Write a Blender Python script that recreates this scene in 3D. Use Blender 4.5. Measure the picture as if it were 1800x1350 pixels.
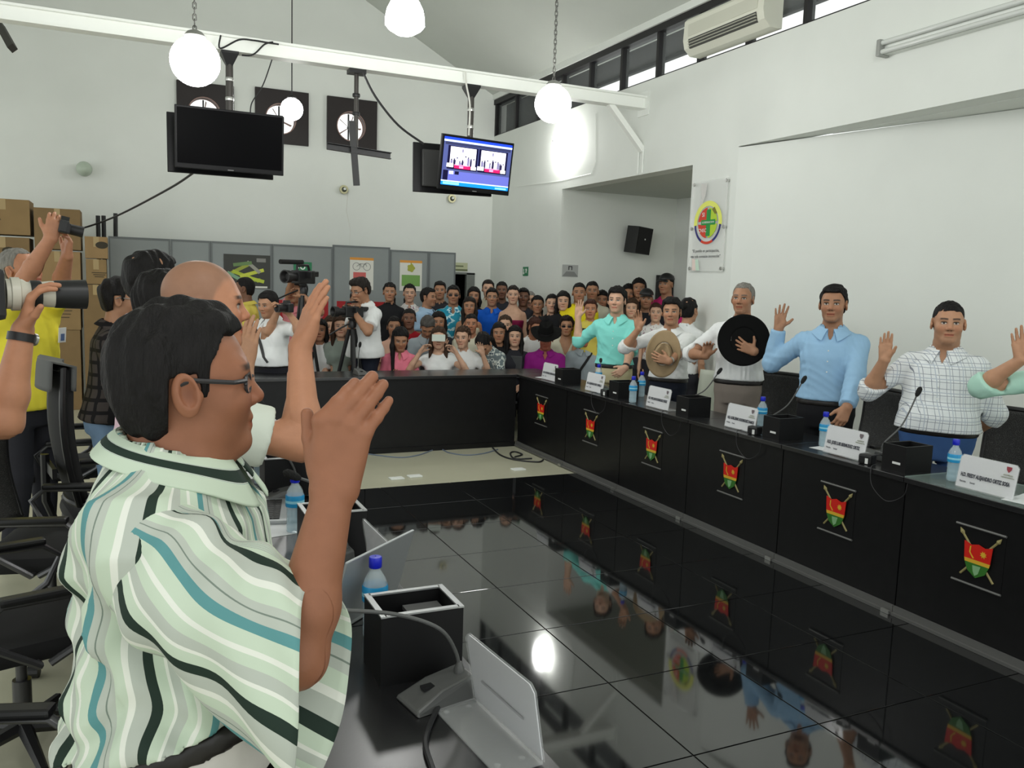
import bpy, bmesh, math, random
import numpy as np
from mathutils import Vector, Matrix

for o in list(bpy.data.objects):
    bpy.data.objects.remove(o)
scene = bpy.context.scene
col = scene.collection
rnd = random.Random(7)

# ------------------------------------------------------------------ camera
# calibrated from the vanishing points of the desks (Y) and of the beam (X)
FPX, PCX, PCY = 1468.0, 900.0, 675.0
CAM = np.array([0.0, 0.0, 1.68])
_a = np.array([220 - PCX, -(475 - PCY), FPX]); _a /= np.linalg.norm(_a)
_b = np.array([4090 - PCX, -(603 - PCY), FPX]); _b -= _a * (_a @ _b); _b /= np.linalg.norm(_b)
_u = np.cross(_b, _a); _u = _u if _u[1] > 0 else -_u
RW = np.array([_b, _a, _u])            # world = RW @ (right, up, forward)

def ray(x, y):
    return RW @ np.array([x - PCX, -(y - PCY), FPX])
def on_z(x, y, z):
    d = ray(x, y); return CAM + d * (z - CAM[2]) / d[2]
def on_x(x, y, X):
    d = ray(x, y); return CAM + d * (X - CAM[0]) / d[0]
def on_y(x, y, Y):
    d = ray(x, y); return CAM + d * (Y - CAM[1]) / d[1]
def on_depth(x, y, dep):
    return CAM + ray(x, y) / FPX * dep

cam_data = bpy.data.cameras.new('camera')
cam = bpy.data.objects.new('camera', cam_data); col.objects.link(cam)
cam_data.sensor_fit = 'HORIZONTAL'; cam_data.sensor_width = 36.0
cam_data.lens = FPX / 1800.0 * 36.0
cam_data.clip_start = 0.05; cam_data.clip_end = 200
_r, _uu, _f = RW[:, 0], RW[:, 1], RW[:, 2]
cam.matrix_world = Matrix(((_r[0], _uu[0], -_f[0], CAM[0]), (_r[1], _uu[1], -_f[1], CAM[1]),
                           (_r[2], _uu[2], -_f[2], CAM[2]), (0, 0, 0, 1)))
scene.camera = cam

# ------------------------------------------------------------------ light
world = bpy.data.worlds.new('world'); scene.world = world
world.use_nodes = True
WBG = world.node_tree.nodes['Background']
WBG.inputs[0].default_value = (0.96, 1.0, 0.97, 1)
WBG.inputs[1].default_value = 0.9
scene.view_settings.view_transform = 'Standard'
scene.view_settings.look = 'None'
scene.view_settings.gamma = 1.0
scene.view_settings.use_curve_mapping = False
scene.view_settings.exposure = 0.60
GLOBE_STRENGTH = 34.0

# ------------------------------------------------------------------ materials
MATS = {}
def mat(name, color=(0.8, 0.8, 0.8), rough=0.5, metal=0.0, spec=0.5, noise=0.0, nscale=8.0, bump=0.0, bscale=60.0,
        emit=None, estr=1.0, trans=0.0, ior=1.45, alpha=1.0, attr=None, coat=0.0, sss=0.0, stretch=None):
    if name in MATS: return MATS[name]
    m = bpy.data.materials.new(name); m.use_nodes = True
    nt = m.node_tree; N = nt.nodes; L = nt.links
    b = N['Principled BSDF']
    b.inputs['Base Color'].default_value = (*color, 1)
    b.inputs['Roughness'].default_value = rough
    b.inputs['Metallic'].default_value = metal
    b.inputs['Specular IOR Level'].default_value = spec
    b.inputs['IOR'].default_value = ior
    b.inputs['Transmission Weight'].default_value = trans
    b.inputs['Alpha'].default_value = alpha
    b.inputs['Coat Weight'].default_value = coat
    if sss:
        b.inputs['Subsurface Weight'].default_value = sss
        b.inputs['Subsurface Scale'].default_value = 0.02
        b.inputs['Subsurface Radius'].default_value = (1.0, 0.4, 0.2)
    if emit is not None:
        b.inputs['Emission Color'].default_value = (*emit, 1)
        b.inputs['Emission Strength'].default_value = estr
    src = None
    if attr:
        a = N.new('ShaderNodeAttribute'); a.attribute_name = attr; src = a.outputs['Color']
        L.new(src, b.inputs['Base Color'])
    if noise or bump:
        tc = N.new('ShaderNodeTexCoord'); mp = N.new('ShaderNodeMapping')
        if stretch: mp.inputs['Scale'].default_value = stretch
        L.new(tc.outputs['Object'], mp.inputs['Vector'])
    if noise:
        n = N.new('ShaderNodeTexNoise'); n.inputs['Scale'].default_value = nscale; n.inputs['Detail'].default_value = 4
        L.new(mp.outputs[0], n.inputs['Vector'])
        mr = N.new('ShaderNodeMapRange'); mr.inputs['From Min'].default_value = 0.25; mr.inputs['From Max'].default_value = 0.75
        mr.inputs['To Min'].default_value = 1 - noise; mr.inputs['To Max'].default_value = 1 + noise
        L.new(n.outputs['Fac'], mr.inputs['Value'])
        mx = N.new('ShaderNodeMix'); mx.data_type = 'RGBA'; mx.blend_type = 'MULTIPLY'; mx.inputs[0].default_value = 1
        mx.clamp_result = False
        if src: L.new(src, mx.inputs[6])
        else: mx.inputs[6].default_value = (*color, 1)
        L.new(mr.outputs[0], mx.inputs[7]); L.new(mx.outputs[2], b.inputs['Base Color'])
    if bump:
        n2 = N.new('ShaderNodeTexNoise'); n2.inputs['Scale'].default_value = bscale; n2.inputs['Detail'].default_value = 3
        L.new(mp.outputs[0], n2.inputs['Vector'])
        bp = N.new('ShaderNodeBump'); bp.inputs['Strength'].default_value = bump; bp.inputs['Distance'].default_value = 0.01
        L.new(n2.outputs['Fac'], bp.inputs['Height']); L.new(bp.outputs[0], b.inputs['Normal'])
    MATS[name] = m
    return m

def srgb(r, g, b):
    f = lambda c: (c / 255 / 12.92) if c / 255 <= 0.04045 else ((c / 255 + 0.055) / 1.055) ** 2.4
    return (f(r), f(g), f(b))

# ------------------------------------------------------------------ objects
def tag(o, label=None, cat=None, group=None, kind=None):
    if label: o['label'] = label
    if cat: o['category'] = cat
    if group: o['group'] = group
    if kind: o['kind'] = kind
    return o

def link(o, parent=None):
    col.objects.link(o)
    if parent is not None: o.parent = parent
    return o

def empty(name, loc=(0, 0, 0), rz=0.0, label=None, cat=None, group=None):
    o = bpy.data.objects.new(name, None); col.objects.link(o)
    o.location = loc; o.rotation_euler = (0, 0, rz); o.empty_display_size = 0.05
    return tag(o, label, cat, group)

def copy_tree(o, parent=None):
    c = o.copy(); col.objects.link(c); c.parent = parent
    for ch in o.children: copy_tree(ch, c)
    return c

class MB:
    """collects shapes; build() links them as one mesh"""
    def __init__(s): s.v = []; s.f = []; s.c = []
    def add(s, V, F, M=None):
        n = len(s.v)
        if M is not None: V = [tuple(M @ Vector(p)) for p in V]
        s.v += [tuple(p) for p in V]; s.f += [tuple(i + n for i in q) for q in F]; return s
    def box(s, c, d, M=None, bev=0.0):
        x, y, z = (d[0] / 2, d[1] / 2, d[2] / 2)
        if bev <= 0:
            V = [(c[0] + i * x, c[1] + j * y, c[2] + k * z) for i in (-1, 1) for j in (-1, 1) for k in (-1, 1)]
            F = [(0, 1, 3, 2), (4, 6, 7, 5), (0, 4, 5, 1), (2, 3, 7, 6), (0, 2, 6, 4), (1, 5, 7, 3)]
            return s.add(V, F, M)
        bm = bmesh.new(); bmesh.ops.create_cube(bm, size=1)
        for v in bm.verts: v.co = Vector((c[0] + v.co.x * d[0], c[1] + v.co.y * d[1], c[2] + v.co.z * d[2]))
        bmesh.ops.bevel(bm, geom=bm.edges[:], offset=bev, segments=2, affect='EDGES', profile=0.6)
        bm.verts.index_update()
        V = [v.co.copy() for v in bm.verts]; F = [[v.index for v in f.verts] for f in bm.faces]; bm.free()
        return s.add(V, F, M)
    def b2(s, a, b, M=None, bev=0.0):
        return s.box([(a[i] + b[i]) / 2 for i in range(3)], [abs(b[i] - a[i]) for i in range(3)], M, bev)
    def quad(s, pts, M=None): return s.add(pts, [tuple(range(len(pts)))], M)
    def prism(s, pts, h, M=None):
        """closed outline in xy extruded along z from 0 to h"""
        n = len(pts)
        V = [(p[0], p[1], 0) for p in pts] + [(p[0], p[1], h) for p in pts]
        F = [tuple(range(n - 1, -1, -1)), tuple(range(n, 2 * n))] + [(i, (i + 1) % n, n + (i + 1) % n, n + i) for i in range(n)]
        return s.add(V, F, M)
    def tube(s, pts, r, n=8, cap=True, M=None):
        pts = [Vector(p) for p in pts]; m = len(pts)
        rs = r if isinstance(r, (list, tuple)) else [r] * m
        V = []; F = []
        up = None
        for i, p in enumerate(pts):
            t = (pts[min(i + 1, m - 1)] - pts[max(i - 1, 0)]).normalized()
            if up is None: up = Vector((0, 0, 1)) if abs(t.z) < 0.9 else Vector((1, 0, 0))
            a = t.cross(up).normalized(); b = a.cross(t).normalized(); up = b
            for k in range(n):
                w = 2 * math.pi * k / n
                V.append(p + (a * math.cos(w) + b * math.sin(w)) * rs[i])
        for i in range(m - 1):
            for k in range(n):
                k2 = (k + 1) % n
                F.append((i * n + k, i * n + k2, (i + 1) * n + k2, (i + 1) * n + k))
        if cap: F += [tuple(range(n - 1, -1, -1)), tuple((m - 1) * n + k for k in range(n))]
        return s.add(V, F, M)
    def lathe(s, prof, n=20, M=None, cap=True):
        """profile [(r, z)] about z"""
        V = []; F = []
        for r, z in prof:
            for k in range(n):
                w = 2 * math.pi * k / n; V.append((r * math.cos(w), r * math.sin(w), z))
        m = len(prof)
        for i in range(m - 1):
            for k in range(n):
                k2 = (k + 1) % n; F.append((i * n + k, i * n + k2, (i + 1) * n + k2, (i + 1) * n + k))
        if cap: F += [tuple(range(n - 1, -1, -1)), tuple((m - 1) * n + k for k in range(n))]
        return s.add(V, F, M)
    def grid(s, fn, nu, nv, closed_u=False):
        V = [fn(i / (nu if closed_u else nu - 1), j / (nv - 1)) for j in range(nv) for i in range(nu)]
        F = []
        for j in range(nv - 1):
            for i in range(nu if closed_u else nu - 1):
                i2 = (i + 1) % nu; F.append((j * nu + i, j * nu + i2, (j + 1) * nu + i2, (j + 1) * nu + i))
        return s.add(V, F)
    def build(s, name, m, parent=None, smooth=False, label=None, loc=None):
        me = bpy.data.meshes.new(name); me.from_pydata(s.v, [], s.f); me.update()
        if smooth:
            me.polygons.foreach_set('use_smooth', [True] * len(me.polygons))
            try: me.set_sharp_from_angle(angle=math.radians(40))
            except Exception: pass
        o = bpy.data.objects.new(name, me)
        if m is not None: me.materials.append(m)
        link(o, parent)
        if loc is not None: o.location = loc
        if label: o['label'] = label
        return o

def T(x=0, y=0, z=0): return Matrix.Translation((x, y, z))
def RZ(a): return Matrix.Rotation(a, 4, 'Z')
def RX(a): return Matrix.Rotation(a, 4, 'X')
def RY(a): return Matrix.Rotation(a, 4, 'Y')

def struct(name, mb, m, parent=None, label=None):
    o = mb.build(name, m, parent)
    if parent is None: o['kind'] = 'structure'
    if label: o['label'] = label
    return o

def text(name, body, size, m, parent, M, align='CENTER', extr=0.0006, sx=1.0, bold=0.0):
    c = bpy.data.curves.new(name, 'FONT'); c.body = body; c.size = size; c.align_x = align; c.align_y = 'CENTER'
    c.extrude = extr; c.resolution_u = 3; c.offset = bold
    t = bpy.data.objects.new('tmp', c); col.objects.link(t)
    bpy.context.view_layer.update()
    me = bpy.data.meshes.new_from_object(t.evaluated_get(bpy.context.evaluated_depsgraph_get()))
    bpy.data.objects.remove(t); bpy.data.curves.remove(c)
    me.name = name; me.materials.clear(); me.materials.append(m)
    o = bpy.data.objects.new(name, me); link(o, parent); o.matrix_local = M @ Matrix.Diagonal((sx, 1, 1, 1))
    return o

def frame_M(o, x, y):
    """matrix with origin o, x axis x, y axis y (z = x cross y)"""
    x = Vector(x).normalized(); y = Vector(y).normalized(); z = x.cross(y)
    return Matrix(((x[0], y[0], z[0], o[0]), (x[1], y[1], z[1], o[1]), (x[2], y[2], z[2], o[2]), (0, 0, 0, 1)))
# ================================================================== ROOM
W, YB, YAL, YO = 5.30, 12.39, 10.04, 7.20
WALLC = srgb(222, 225, 220)
m_wall = mat('painted_wall', WALLC, 0.75, noise=0.03, nscale=1.6, bump=0.05, bscale=25, spec=0.25)
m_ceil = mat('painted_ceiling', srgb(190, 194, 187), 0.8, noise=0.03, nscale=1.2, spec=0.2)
m_white = mat('white_enamel', srgb(228, 231, 226), 0.4, noise=0.02)
m_beige = mat('beige_floor_tile', srgb(186, 184, 162), 0.28, noise=0.04, nscale=3)
m_btile = mat('black_granite_tile', (0.006, 0.0065, 0.007), 0.045, noise=0.4, nscale=60, spec=0.5, ior=1.85)
m_grout = mat('dark_grout', (0.035, 0.035, 0.032), 0.7)
m_dark = mat('dark_frame', (0.012, 0.011, 0.012), 0.5)
m_black = mat('black_plastic', (0.012, 0.012, 0.013), 0.42)
m_eave = mat('dark_eave_boards', (0.022, 0.018, 0.022), 0.8, noise=0.2, nscale=4)
m_glass = mat('window_glass', (0.6, 0.65, 0.65), 0.03, alpha=0.08, spec=0.4)
m_steel = mat('brushed_steel', (0.5, 0.5, 0.48), 0.35, metal=0.9)
m_cable = mat('black_cable', (0.02, 0.02, 0.022), 0.5)
m_wcable = mat('white_cable', srgb(215, 215, 208), 0.5)

# ---- floor with the black inset of single tiles
fl = MB(); fl.b2((-6, -2.5, -0.12), (9.5, 15, 0.0))
floor = struct('floor', fl, m_beige)
gr = MB(); gr.b2((0.62, 0.2, 0.0), (4.25, 6.41, 0.002)); gr.build('grout_bed', m_grout, floor)
tile_me = None
for i in range(6):
    for j in range(11):
        x1 = 4.23 - 0.6 * i; y1 = 6.41 - 0.59 * j
        if tile_me is None:
            t = MB(); t.box((0, 0, 0.003), (0.5945, 0.5845, 0.006), bev=0.0012)
            o = t.build('tile', m_btile, floor); tile_me = o.data
        else:
            o = bpy.data.objects.new('tile', tile_me); link(o, floor)
        o.location = (x1 - 0.3, y1 - 0.295, 0.001)

# ---- walls
def wall_boxes(mb, x0, x1, z0, z1, holes, mk):
    xs = sorted({x0, x1, *[h[0] for h in holes], *[h[1] for h in holes]})
    zs = sorted({z0, z1, *[h[2] for h in holes], *[h[3] for h in holes]})
    for a, b in zip(xs, xs[1:]):
        for c, d in zip(zs, zs[1:]):
            cx, cz = (a + b) / 2, (c + d) / 2
            if any(h[0] < cx < h[1] and h[2] < cz < h[3] for h in holes): continue
            mk(mb, a, b, c, d)

FANS = [(1.035, 3.85), (2.045, 3.885), (3.04, 3.885)]
wb = MB()
holes = [(cx - 0.26, cx + 0.26, cz - 0.26, cz + 0.26) for cx, cz in FANS] + [(4.30, 5.03, 0.0, 1.81)]
wall_boxes(wb, -5.0, W + 0.2, 0, 3.36, [h for h in holes if h[3] < 3.3], lambda m, a, b, c, d: m.b2((a, YB - 0.008, c), (b, YB + 0.2, d)))
wall_boxes(wb, -5.0, W + 0.2, 3.36, 4.62, [h for h in holes if h[3] > 3.3], lambda m, a, b, c, d: m.b2((a, YB, c), (b, YB + 0.2, d)))
# gable above
RIDGE_X, SL = 0.4, 0.53
zr = 4.62 + SL * (W - RIDGE_X)
g = [(-5.0, 4.62), (W, 4.62), (RIDGE_X, zr), (-5.0, zr - 0.45 * (RIDGE_X + 5.0))]
wb.prism([(p[0], p[1]) for p in g], 0.2, Matrix(((1, 0, 0, 0), (0, 0, -1, YB + 0.2), (0, 1, 0, 0), (0, 0, 0, 1))))
wall_back = struct('wall_back', wb, m_wall)

wr = MB()
wr.b2((W, YAL, 0), (W + 0.2, YB + 0.2, 3.95))
wr.b2((W, YO, 2.94), (W + 0.2, YAL, 3.95))
wr.b2((W, 6.5, 0), (W + 0.2, YO, 3.95))
wr.b2((W, -2.5, 3.035), (W + 0.2, 6.5, 3.95))
wr.b2((W, -2.5, 4.45), (W + 0.2, YB + 0.2, 4.62))
wr.b2((W - 0.045, -2.5, 4.50), (W, YB, 4.62))
wr.b2((W, -2.5, 3.95), (W + 0.2, 1.3, 4.45))
# the lower wall swings outwards, leaving a tapering soffit
sx = 5.30 + 0.204 * (6.5 + 2.5)
wr.prism([(W, 6.5), (sx, -2.5), (sx + 0.2, -2.5), (W + 0.2, 6.5)], 3.025)
wr.prism([(W + 0.2, 5.53), (sx + 0.2, -2.5), (W + 0.2, -2.5)], 0.06, T(0, 0, 3.03))
wall_right = struct('wall_right', wr, m_wall)
# alcove
al = MB()
al.b2((W + 0.2, YAL, 0), (7.35, YAL + 0.2, 3.2))
al.b2((7.15, 6.4, 0), (7.35, YAL, 3.2))
struct('wall_alcove', al, m_wall)
ac = MB(); ac.prism([(YO, 2.94), (YAL, 2.94), (YAL, 3.2), (YO, 3.2)], 1.95, Matrix(((0, 0, 1, W + 0.2), (1, 0, 0, 0), (0, 1, 0, 0), (0, 0, 0, 1))))
struct('ceiling_alcove', ac, m_ceil)
ce = MB()
ce.quad([(W + 0.2, -2.5, 4.62 - SL * 0.2), (W + 0.2, YB + 0.2, 4.62 - SL * 0.2), (RIDGE_X, YB + 0.2, zr), (RIDGE_X, -2.5, zr)])
ce.quad([(RIDGE_X, -2.5, zr), (RIDGE_X, YB + 0.2, zr), (-5, YB + 0.2, zr - 0.45 * (RIDGE_X + 5)), (-5, -2.5, zr - 0.45 * (RIDGE_X + 5))])
ceil_o = struct('ceiling', ce, m_ceil)
sm = ceil_o.modifiers.new('thick', 'SOLIDIFY'); sm.thickness = 0.12; sm.offset = 0
# door opening: black panels paint in the darkness of the room beyond
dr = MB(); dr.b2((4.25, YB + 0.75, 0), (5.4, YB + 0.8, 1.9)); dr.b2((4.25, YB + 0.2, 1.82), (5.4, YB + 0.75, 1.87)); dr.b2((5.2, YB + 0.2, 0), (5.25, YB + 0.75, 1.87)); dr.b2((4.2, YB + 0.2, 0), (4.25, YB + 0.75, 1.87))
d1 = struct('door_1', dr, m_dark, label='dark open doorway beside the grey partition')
jm = MB(); jm.b2((4.89, YB - 0.02, 0), (5.03, YB + 0.05, 1.81)); jm.b2((4.30, YB - 0.02, 1.79), (5.03, YB + 0.04, 1.82))
jm.build('door_frame', mat('grey_door_frame', srgb(120, 124, 120), 0.5), d1)
dd = MB(); dd.b2((6.86, YAL - 0.05, 0), (7.14, YAL - 0.005, 1.86), bev=0.008)
d2 = struct('door_2', dd, m_dark, label='dark door at the end of the alcove')
dk = MB(); dk.tube([(6.9, YAL - 0.05, 1.0), (6.9, YAL - 0.09, 1.0), (6.97, YAL - 0.09, 1.0)], 0.009); dk.build('door_handle', m_steel, d2)

# ---- clerestory window band, its mullions, single panes, the eave outside
win = MB()
win.b2((W - 0.02, 1.3, 4.425), (W + 0.12, YB, 4.50))
win.b2((W + 0.01, 1.3, 3.945), (W + 0.10, YB, 3.965))
w1 = struct('window_1', win, m_dark, label='dark framed clerestory window band under the ceiling')
ys = [12.36 - 0.735 * k for k in range(16)]
for k, y in enumerate(ys):
    mm = MB(); mm.b2((W + 0.0, y - 0.022, 3.95), (W + 0.09, y + 0.022, 4.45)); mm.build('mullion', m_dark, w1)
    if k < 15:
        pn = MB(); pn.b2((W + 0.05, y - 0.735 + 0.022, 3.962), (W + 0.056, y - 0.022, 4.43)); pn.build('pane', m_glass, w1)
ev = MB(); ev.b2((W + 0.2, 0.5, 4.50), (6.16, YB + 0.3, 4.56)); ev.b2((6.1, 0.5, 4.46), (6.16, YB + 0.3, 4.56))
ev.b2((W + 0.25, 11.0, 3.4), (6.3, 14, 4.5))
struct('trim_1', ev, m_eave, label='dark eave outside the clerestory windows')

# ---- steel beam across the hall
bm_ = MB()
bm_.b2((-4.9, 8.13, 3.66), (W, 8.19, 3.77)); bm_.b2((-4.9, 8.09, 3.765), (W, 8.23, 3.785)); bm_.b2((-4.9, 8.09, 3.648), (W, 8.23, 3.664))
m_beam = mat('beam_white', srgb(246, 248, 243), 0.45)
beam = bm_.build('roof_beam', m_beam); tag(beam, 'long white steel beam crossing the hall under the roof', 'beam')
br = MB()
Mb = frame_M((4.86, 8.16, 3.65), (0.44, 0, -0.44), (0, 1, 0)); br.box((0.31, 0, 0), (0.64, 0.07, 0.06), Mb); br.build('brace', m_beam, beam)
pl = MB(); pl.b2((W - 0.012, 8.05, 3.58), (W, 8.27, 3.84)); pl.build('end_plate', m_white, beam)
# conduit on the right wall
cd = MB(); P0 = [on_x(910, 328, W - 0.0045), on_x(985, 318, W - 0.0045), on_x(1040, 305, W - 0.0045), on_x(1047, 285, W - 0.0045), on_x(1047, 200, W - 0.0045)]
cd.tube([tuple(p) for p in P0], 0.0028, 5); tag(cd.build('conduit', m_white), 'thin white conduit on the wall below the clerestory windows', 'conduit')
cd = MB(); P0 = [on_x(1123, 262, W - 0.01), on_x(1121, 306, W - 0.01)]; cd.tube([tuple(p) for p in P0], 0.012, 6)
cd.tube([tuple(on_x(1131, 262, W - 0.01)), tuple(on_x(1129, 304, W - 0.01))], 0.012, 6)
tag(cd.build('conduit', m_white), 'pair of short white pipes under the end of the beam', 'conduit')

# ================================================================== exhaust fans
m_fanplate = mat('fan_plate_dark', (0.014, 0.009, 0.009), 0.55)
m_blade = mat('fan_blade', srgb(150, 120, 112), 0.5)
FANLAB = ['square black exhaust fan behind the blank hanging screen', 'square black exhaust fan behind the small pendant globe', 'square black exhaust fan behind the empty screen bracket']
def fan(cx, cz, lab, rot):
    root = empty('exhaust_fan', (cx, YB, cz), 0, lab, 'fan', 'exhaust fans high on the back wall')
    n = 32; R = 0.20; h = 0.365; ox, oz = -0.02, -0.03
    V = []; F = []
    for y in (-0.05, 0.0):
        for k in range(n):
            a = 2 * math.pi * k / n; c, s = math.cos(a), math.sin(a); q = h / max(abs(c), abs(s))
            V += [(ox + R * c, y, oz + R * s), (q * c, y, q * s)]
    for k in range(n):
        k2 = (k + 1) % n; a, b, c, d = 2 * k, 2 * k + 1, 2 * k2 + 1, 2 * k2; e = 2 * n
        F += [(a, d, c, b), (a + e, b + e, c + e, d + e), (a, a + e, d + e, d), (b, c, c + e, b + e)]
    p = MB(); p.add(V, F); p.build('plate', m_fanplate, root)
    rg = MB(); rg.lathe([(R, 0), (R + 0.012, 0), (R + 0.012, 0.14), (R, 0.14)], 28, T(ox, 0.08, oz) @ RX(math.pi / 2), cap=False); rg.build('shroud', m_blade, root)
    for k in range(5):
        a = rot + 2 * math.pi * k / 5
        b = MB(); M = T(ox, 0.07, oz) @ RY(a) @ RX(0.0) @ RZ(0.5)
        b.add([(0.0, 0, 0.03), (0.014, 0.01, 0.05), (0.016, 0.01, 0.17), (-0.014, -0.01, 0.18), (-0.01, -0.01, 0.05)], [(0, 1, 2, 3, 4)], M)
        o = b.build('blade', m_blade, root); o.modifiers.new('s', 'SOLIDIFY').thickness = 0.004
    hb = MB(); hb.lathe([(0.0, -0.03), (0.028, -0.03), (0.03, 0.02), (0.02, 0.06), (0.0, 0.06)], 16, T(ox, 0.07, oz) @ RX(math.pi / 2)); hb.build('hub', m_dark, root)
    for s in (-1, 1):
        br = MB(); br.box((ox, 0.12, oz + s * 0.1), (0.02, 0.02, 0.2)); br.build('motor_strut', m_dark, root)
for (cx, cz), lab, r in zip(FANS, FANLAB, (0.2, 0.7, 0.35)): fan(cx, cz, lab, r)

# ================================================================== pendant globes
def globe_mat(strength):
    return mat('lit_opal_glass', (1, 1, 1), 0.4, emit=(1.0, 1.0, 0.97), estr=strength)
m_globe = globe_mat(GLOBE_STRENGTH)
m_chain = mat('lamp_chain_grey', (0.13, 0.13, 0.12), 0.5, metal=0.5)
def pendant(px, py, dep, r, lab, shape='globe', cord=0.007, dark=False):
    c = on_depth(px, py, dep)
    root = empty('pendant_lamp', tuple(c), 0, lab, 'lamp', 'lit pendant lamps')
    if shape == 'globe':
        prof = [(max(0.001, r * math.sin(t)), -r * math.cos(t)) for t in np.linspace(0.02, math.pi - 0.42, 18)]
    else:   # bell shaped shade with a shallow pointed bowl below
        prof = [(0.002, -r * 0.98), (r * 0.45, -r * 0.9), (r * 0.85, -r * 0.66), (r * 1.02, -r * 0.45), (r * 1.0, -r * 0.1), (r * 0.92, r * 0.3), (r * 0.72, r * 0.7), (r * 0.4, r * 0.95)]
    g = MB(); g.lathe(prof, 28); g.build('glass_globe', m_globe, root, smooth=True)
    cp = MB(); zt = r * 0.9
    cp.lathe([(r * 0.42, zt), (r * 0.45, zt + r * 0.10), (r * 0.30, zt + r * 0.28), (r * 0.12, zt + r * 0.36)], 18)
    cp.build('cap', m_dark if dark else m_steel, root, smooth=True)
    ztop = 4.62 + SL * (W - c[0]) - 0.06
    if c[0] < RIDGE_X: ztop = zr - 0.45 * (RIDGE_X - c[0]) - 0.06
    L = ztop - c[2]
    ch = MB()
    if dark:
        ch.tube([(0, 0, zt + r * 0.3), (0, 0, L)], cord, 6)
    else:
        z = zt + r * 0.3; k = 0
        while z < min(L, 3.0):
            w = cord * 1.5
            M = T(0, 0, z) @ RZ(math.pi / 2 * (k % 2))
            ch.tube([(-w, 0, 0), (-w, 0, 0.03), (0, 0, 0.042), (w, 0, 0.03), (w, 0, 0), (0, 0, -0.012), (-w, 0, 0)], cord * 0.55, 4, M=M)
            z += 0.036; k += 1
        if z < L: ch.tube([(0, 0, z), (0, 0, L)], cord * 0.7, 5)
    ch.build('cord' if dark else 'chain', m_chain if not dark else m_cable, root)
    ro = MB(); ro.lathe([(0.05, L - 0.03), (0.06, L), (0.06, L + 0.02)], 12); ro.build('ceiling_rose', m_white, root)
    return root
pendant(343, 108, 5.4, 0.155, 'round lit globe lamp on a chain before the beam above the blank screen')
pendant(712, 28, 5.7, 0.133, 'bell-shaped lit pendant lamp at the top edge of the picture', 'bell', dark=True)
pendant(972, 183, 6.7, 0.146, 'round lit globe lamp on a chain before the right end of the beam')
pendant(513, 192, 9.6, 0.125, 'small lit globe on a straight dark cord behind the beam', dark=True)
# two lamps added above the frame, out of view, to brighten the right wall
def added_pendant(x, y, z, r, lab):
    c = np.array([x, y, z]); d = RW.T @ (c - CAM); pendant(PCX + FPX * d[0] / d[2], PCY - FPX * d[1] / d[2], d[2], r, lab)
added_pendant(3.0, 2.3, 3.55, 0.15, 'added fill lamp, a round globe out of view above the right-hand desks')
added_pendant(0.4, 1.0, 3.5, 0.15, 'added fill lamp, a round globe out of view above the photographer')
# bright oval lamp on the right wall below the beam
c = on_x(985, 252, W - 0.10)
root = empty('wall_lamp', tuple(c), 0, 'bright oval lamp on the right wall below the chained globe', 'lamp')
g = MB(); g.lathe([(max(0.002, 0.105 * math.sin(t)), -0.2 * math.cos(t)) for t in np.linspace(0.0, math.pi, 16)], 22); g.build('glass_globe', m_globe, root, smooth=True)
g = MB(); g.box((0.075, 0, 0), (0.1, 0.06, 0.08)); g.build('bracket', m_white, root)
g = MB(); g.tube([(-0.105, -0.012, -0.02), (-0.112, 0, 0.015), (-0.105, 0.012, 0.03)], 0.006, 6); g.build('clip', m_dark, root)
# unlit ball on the back wall and two small spotlights
c = on_y(148, 297, YB - 0.14)
root = empty('wall_globe', tuple(c), 0, 'unlit pale glass ball lamp on the back wall above the boxes', 'lamp')
g = MB(); g.lathe([(max(0.002, 0.095 * math.sin(t)), -0.095 * math.cos(t)) for t in np.linspace(0.0, math.pi, 14)], 20)
g.build('glass_globe', mat('frosted_glass', srgb(176, 188, 172), 0.25), root, smooth=True)
g = MB(); g.lathe([(0.03, 0), (0.03, 0.055)], 12, T(0, 0.085, 0) @ RX(-math.pi / 2)); g.build('bracket', m_white, root)
for px, py, lab in ((605, 333, 'small round brass spotlight below the empty screen bracket'), (795, 349, 'small round brass spotlight below the lit screen')):
    c = on_y(px, py, YB - 0.07); root = empty('wall_spotlight', tuple(c), 0, lab, 'spotlight', 'small spotlights on the back wall')
    g = MB(); g.lathe([(0.062, 0.0), (0.066, 0.02), (0.055, 0.05), (0.03, 0.06)], 18, RX(-math.pi / 2)); g.build('housing', mat('pale_brass', srgb(190, 186, 150), 0.4, metal=0.4), root, smooth=True)
    g = MB(); g.lathe([(0.0, -0.004), (0.03, -0.004), (0.048, 0.006)], 16, T(0, 0, 0) @ RX(-math.pi / 2)); g.build('reflector', mat('spot_dark', (0.03, 0.035, 0.02), 0.3), root, smooth=True)
    g = MB(); g.lathe([(0.0, -0.02), (0.018, -0.016), (0.02, 0.0)], 10, T(0.008, 0, 0.008) @ RX(-math.pi / 2)); g.build('bulb', m_white, root, smooth=True)
    if px == 605:
        g = MB(); g.tube([(0.07, 0.06, -0.02), (0.05, 0.062, -0.3), (0.11, 0.064, -0.55), (0.1, 0.066, -0.85)], 0.005, 5); g.build('wire', m_wcable, root)

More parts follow.
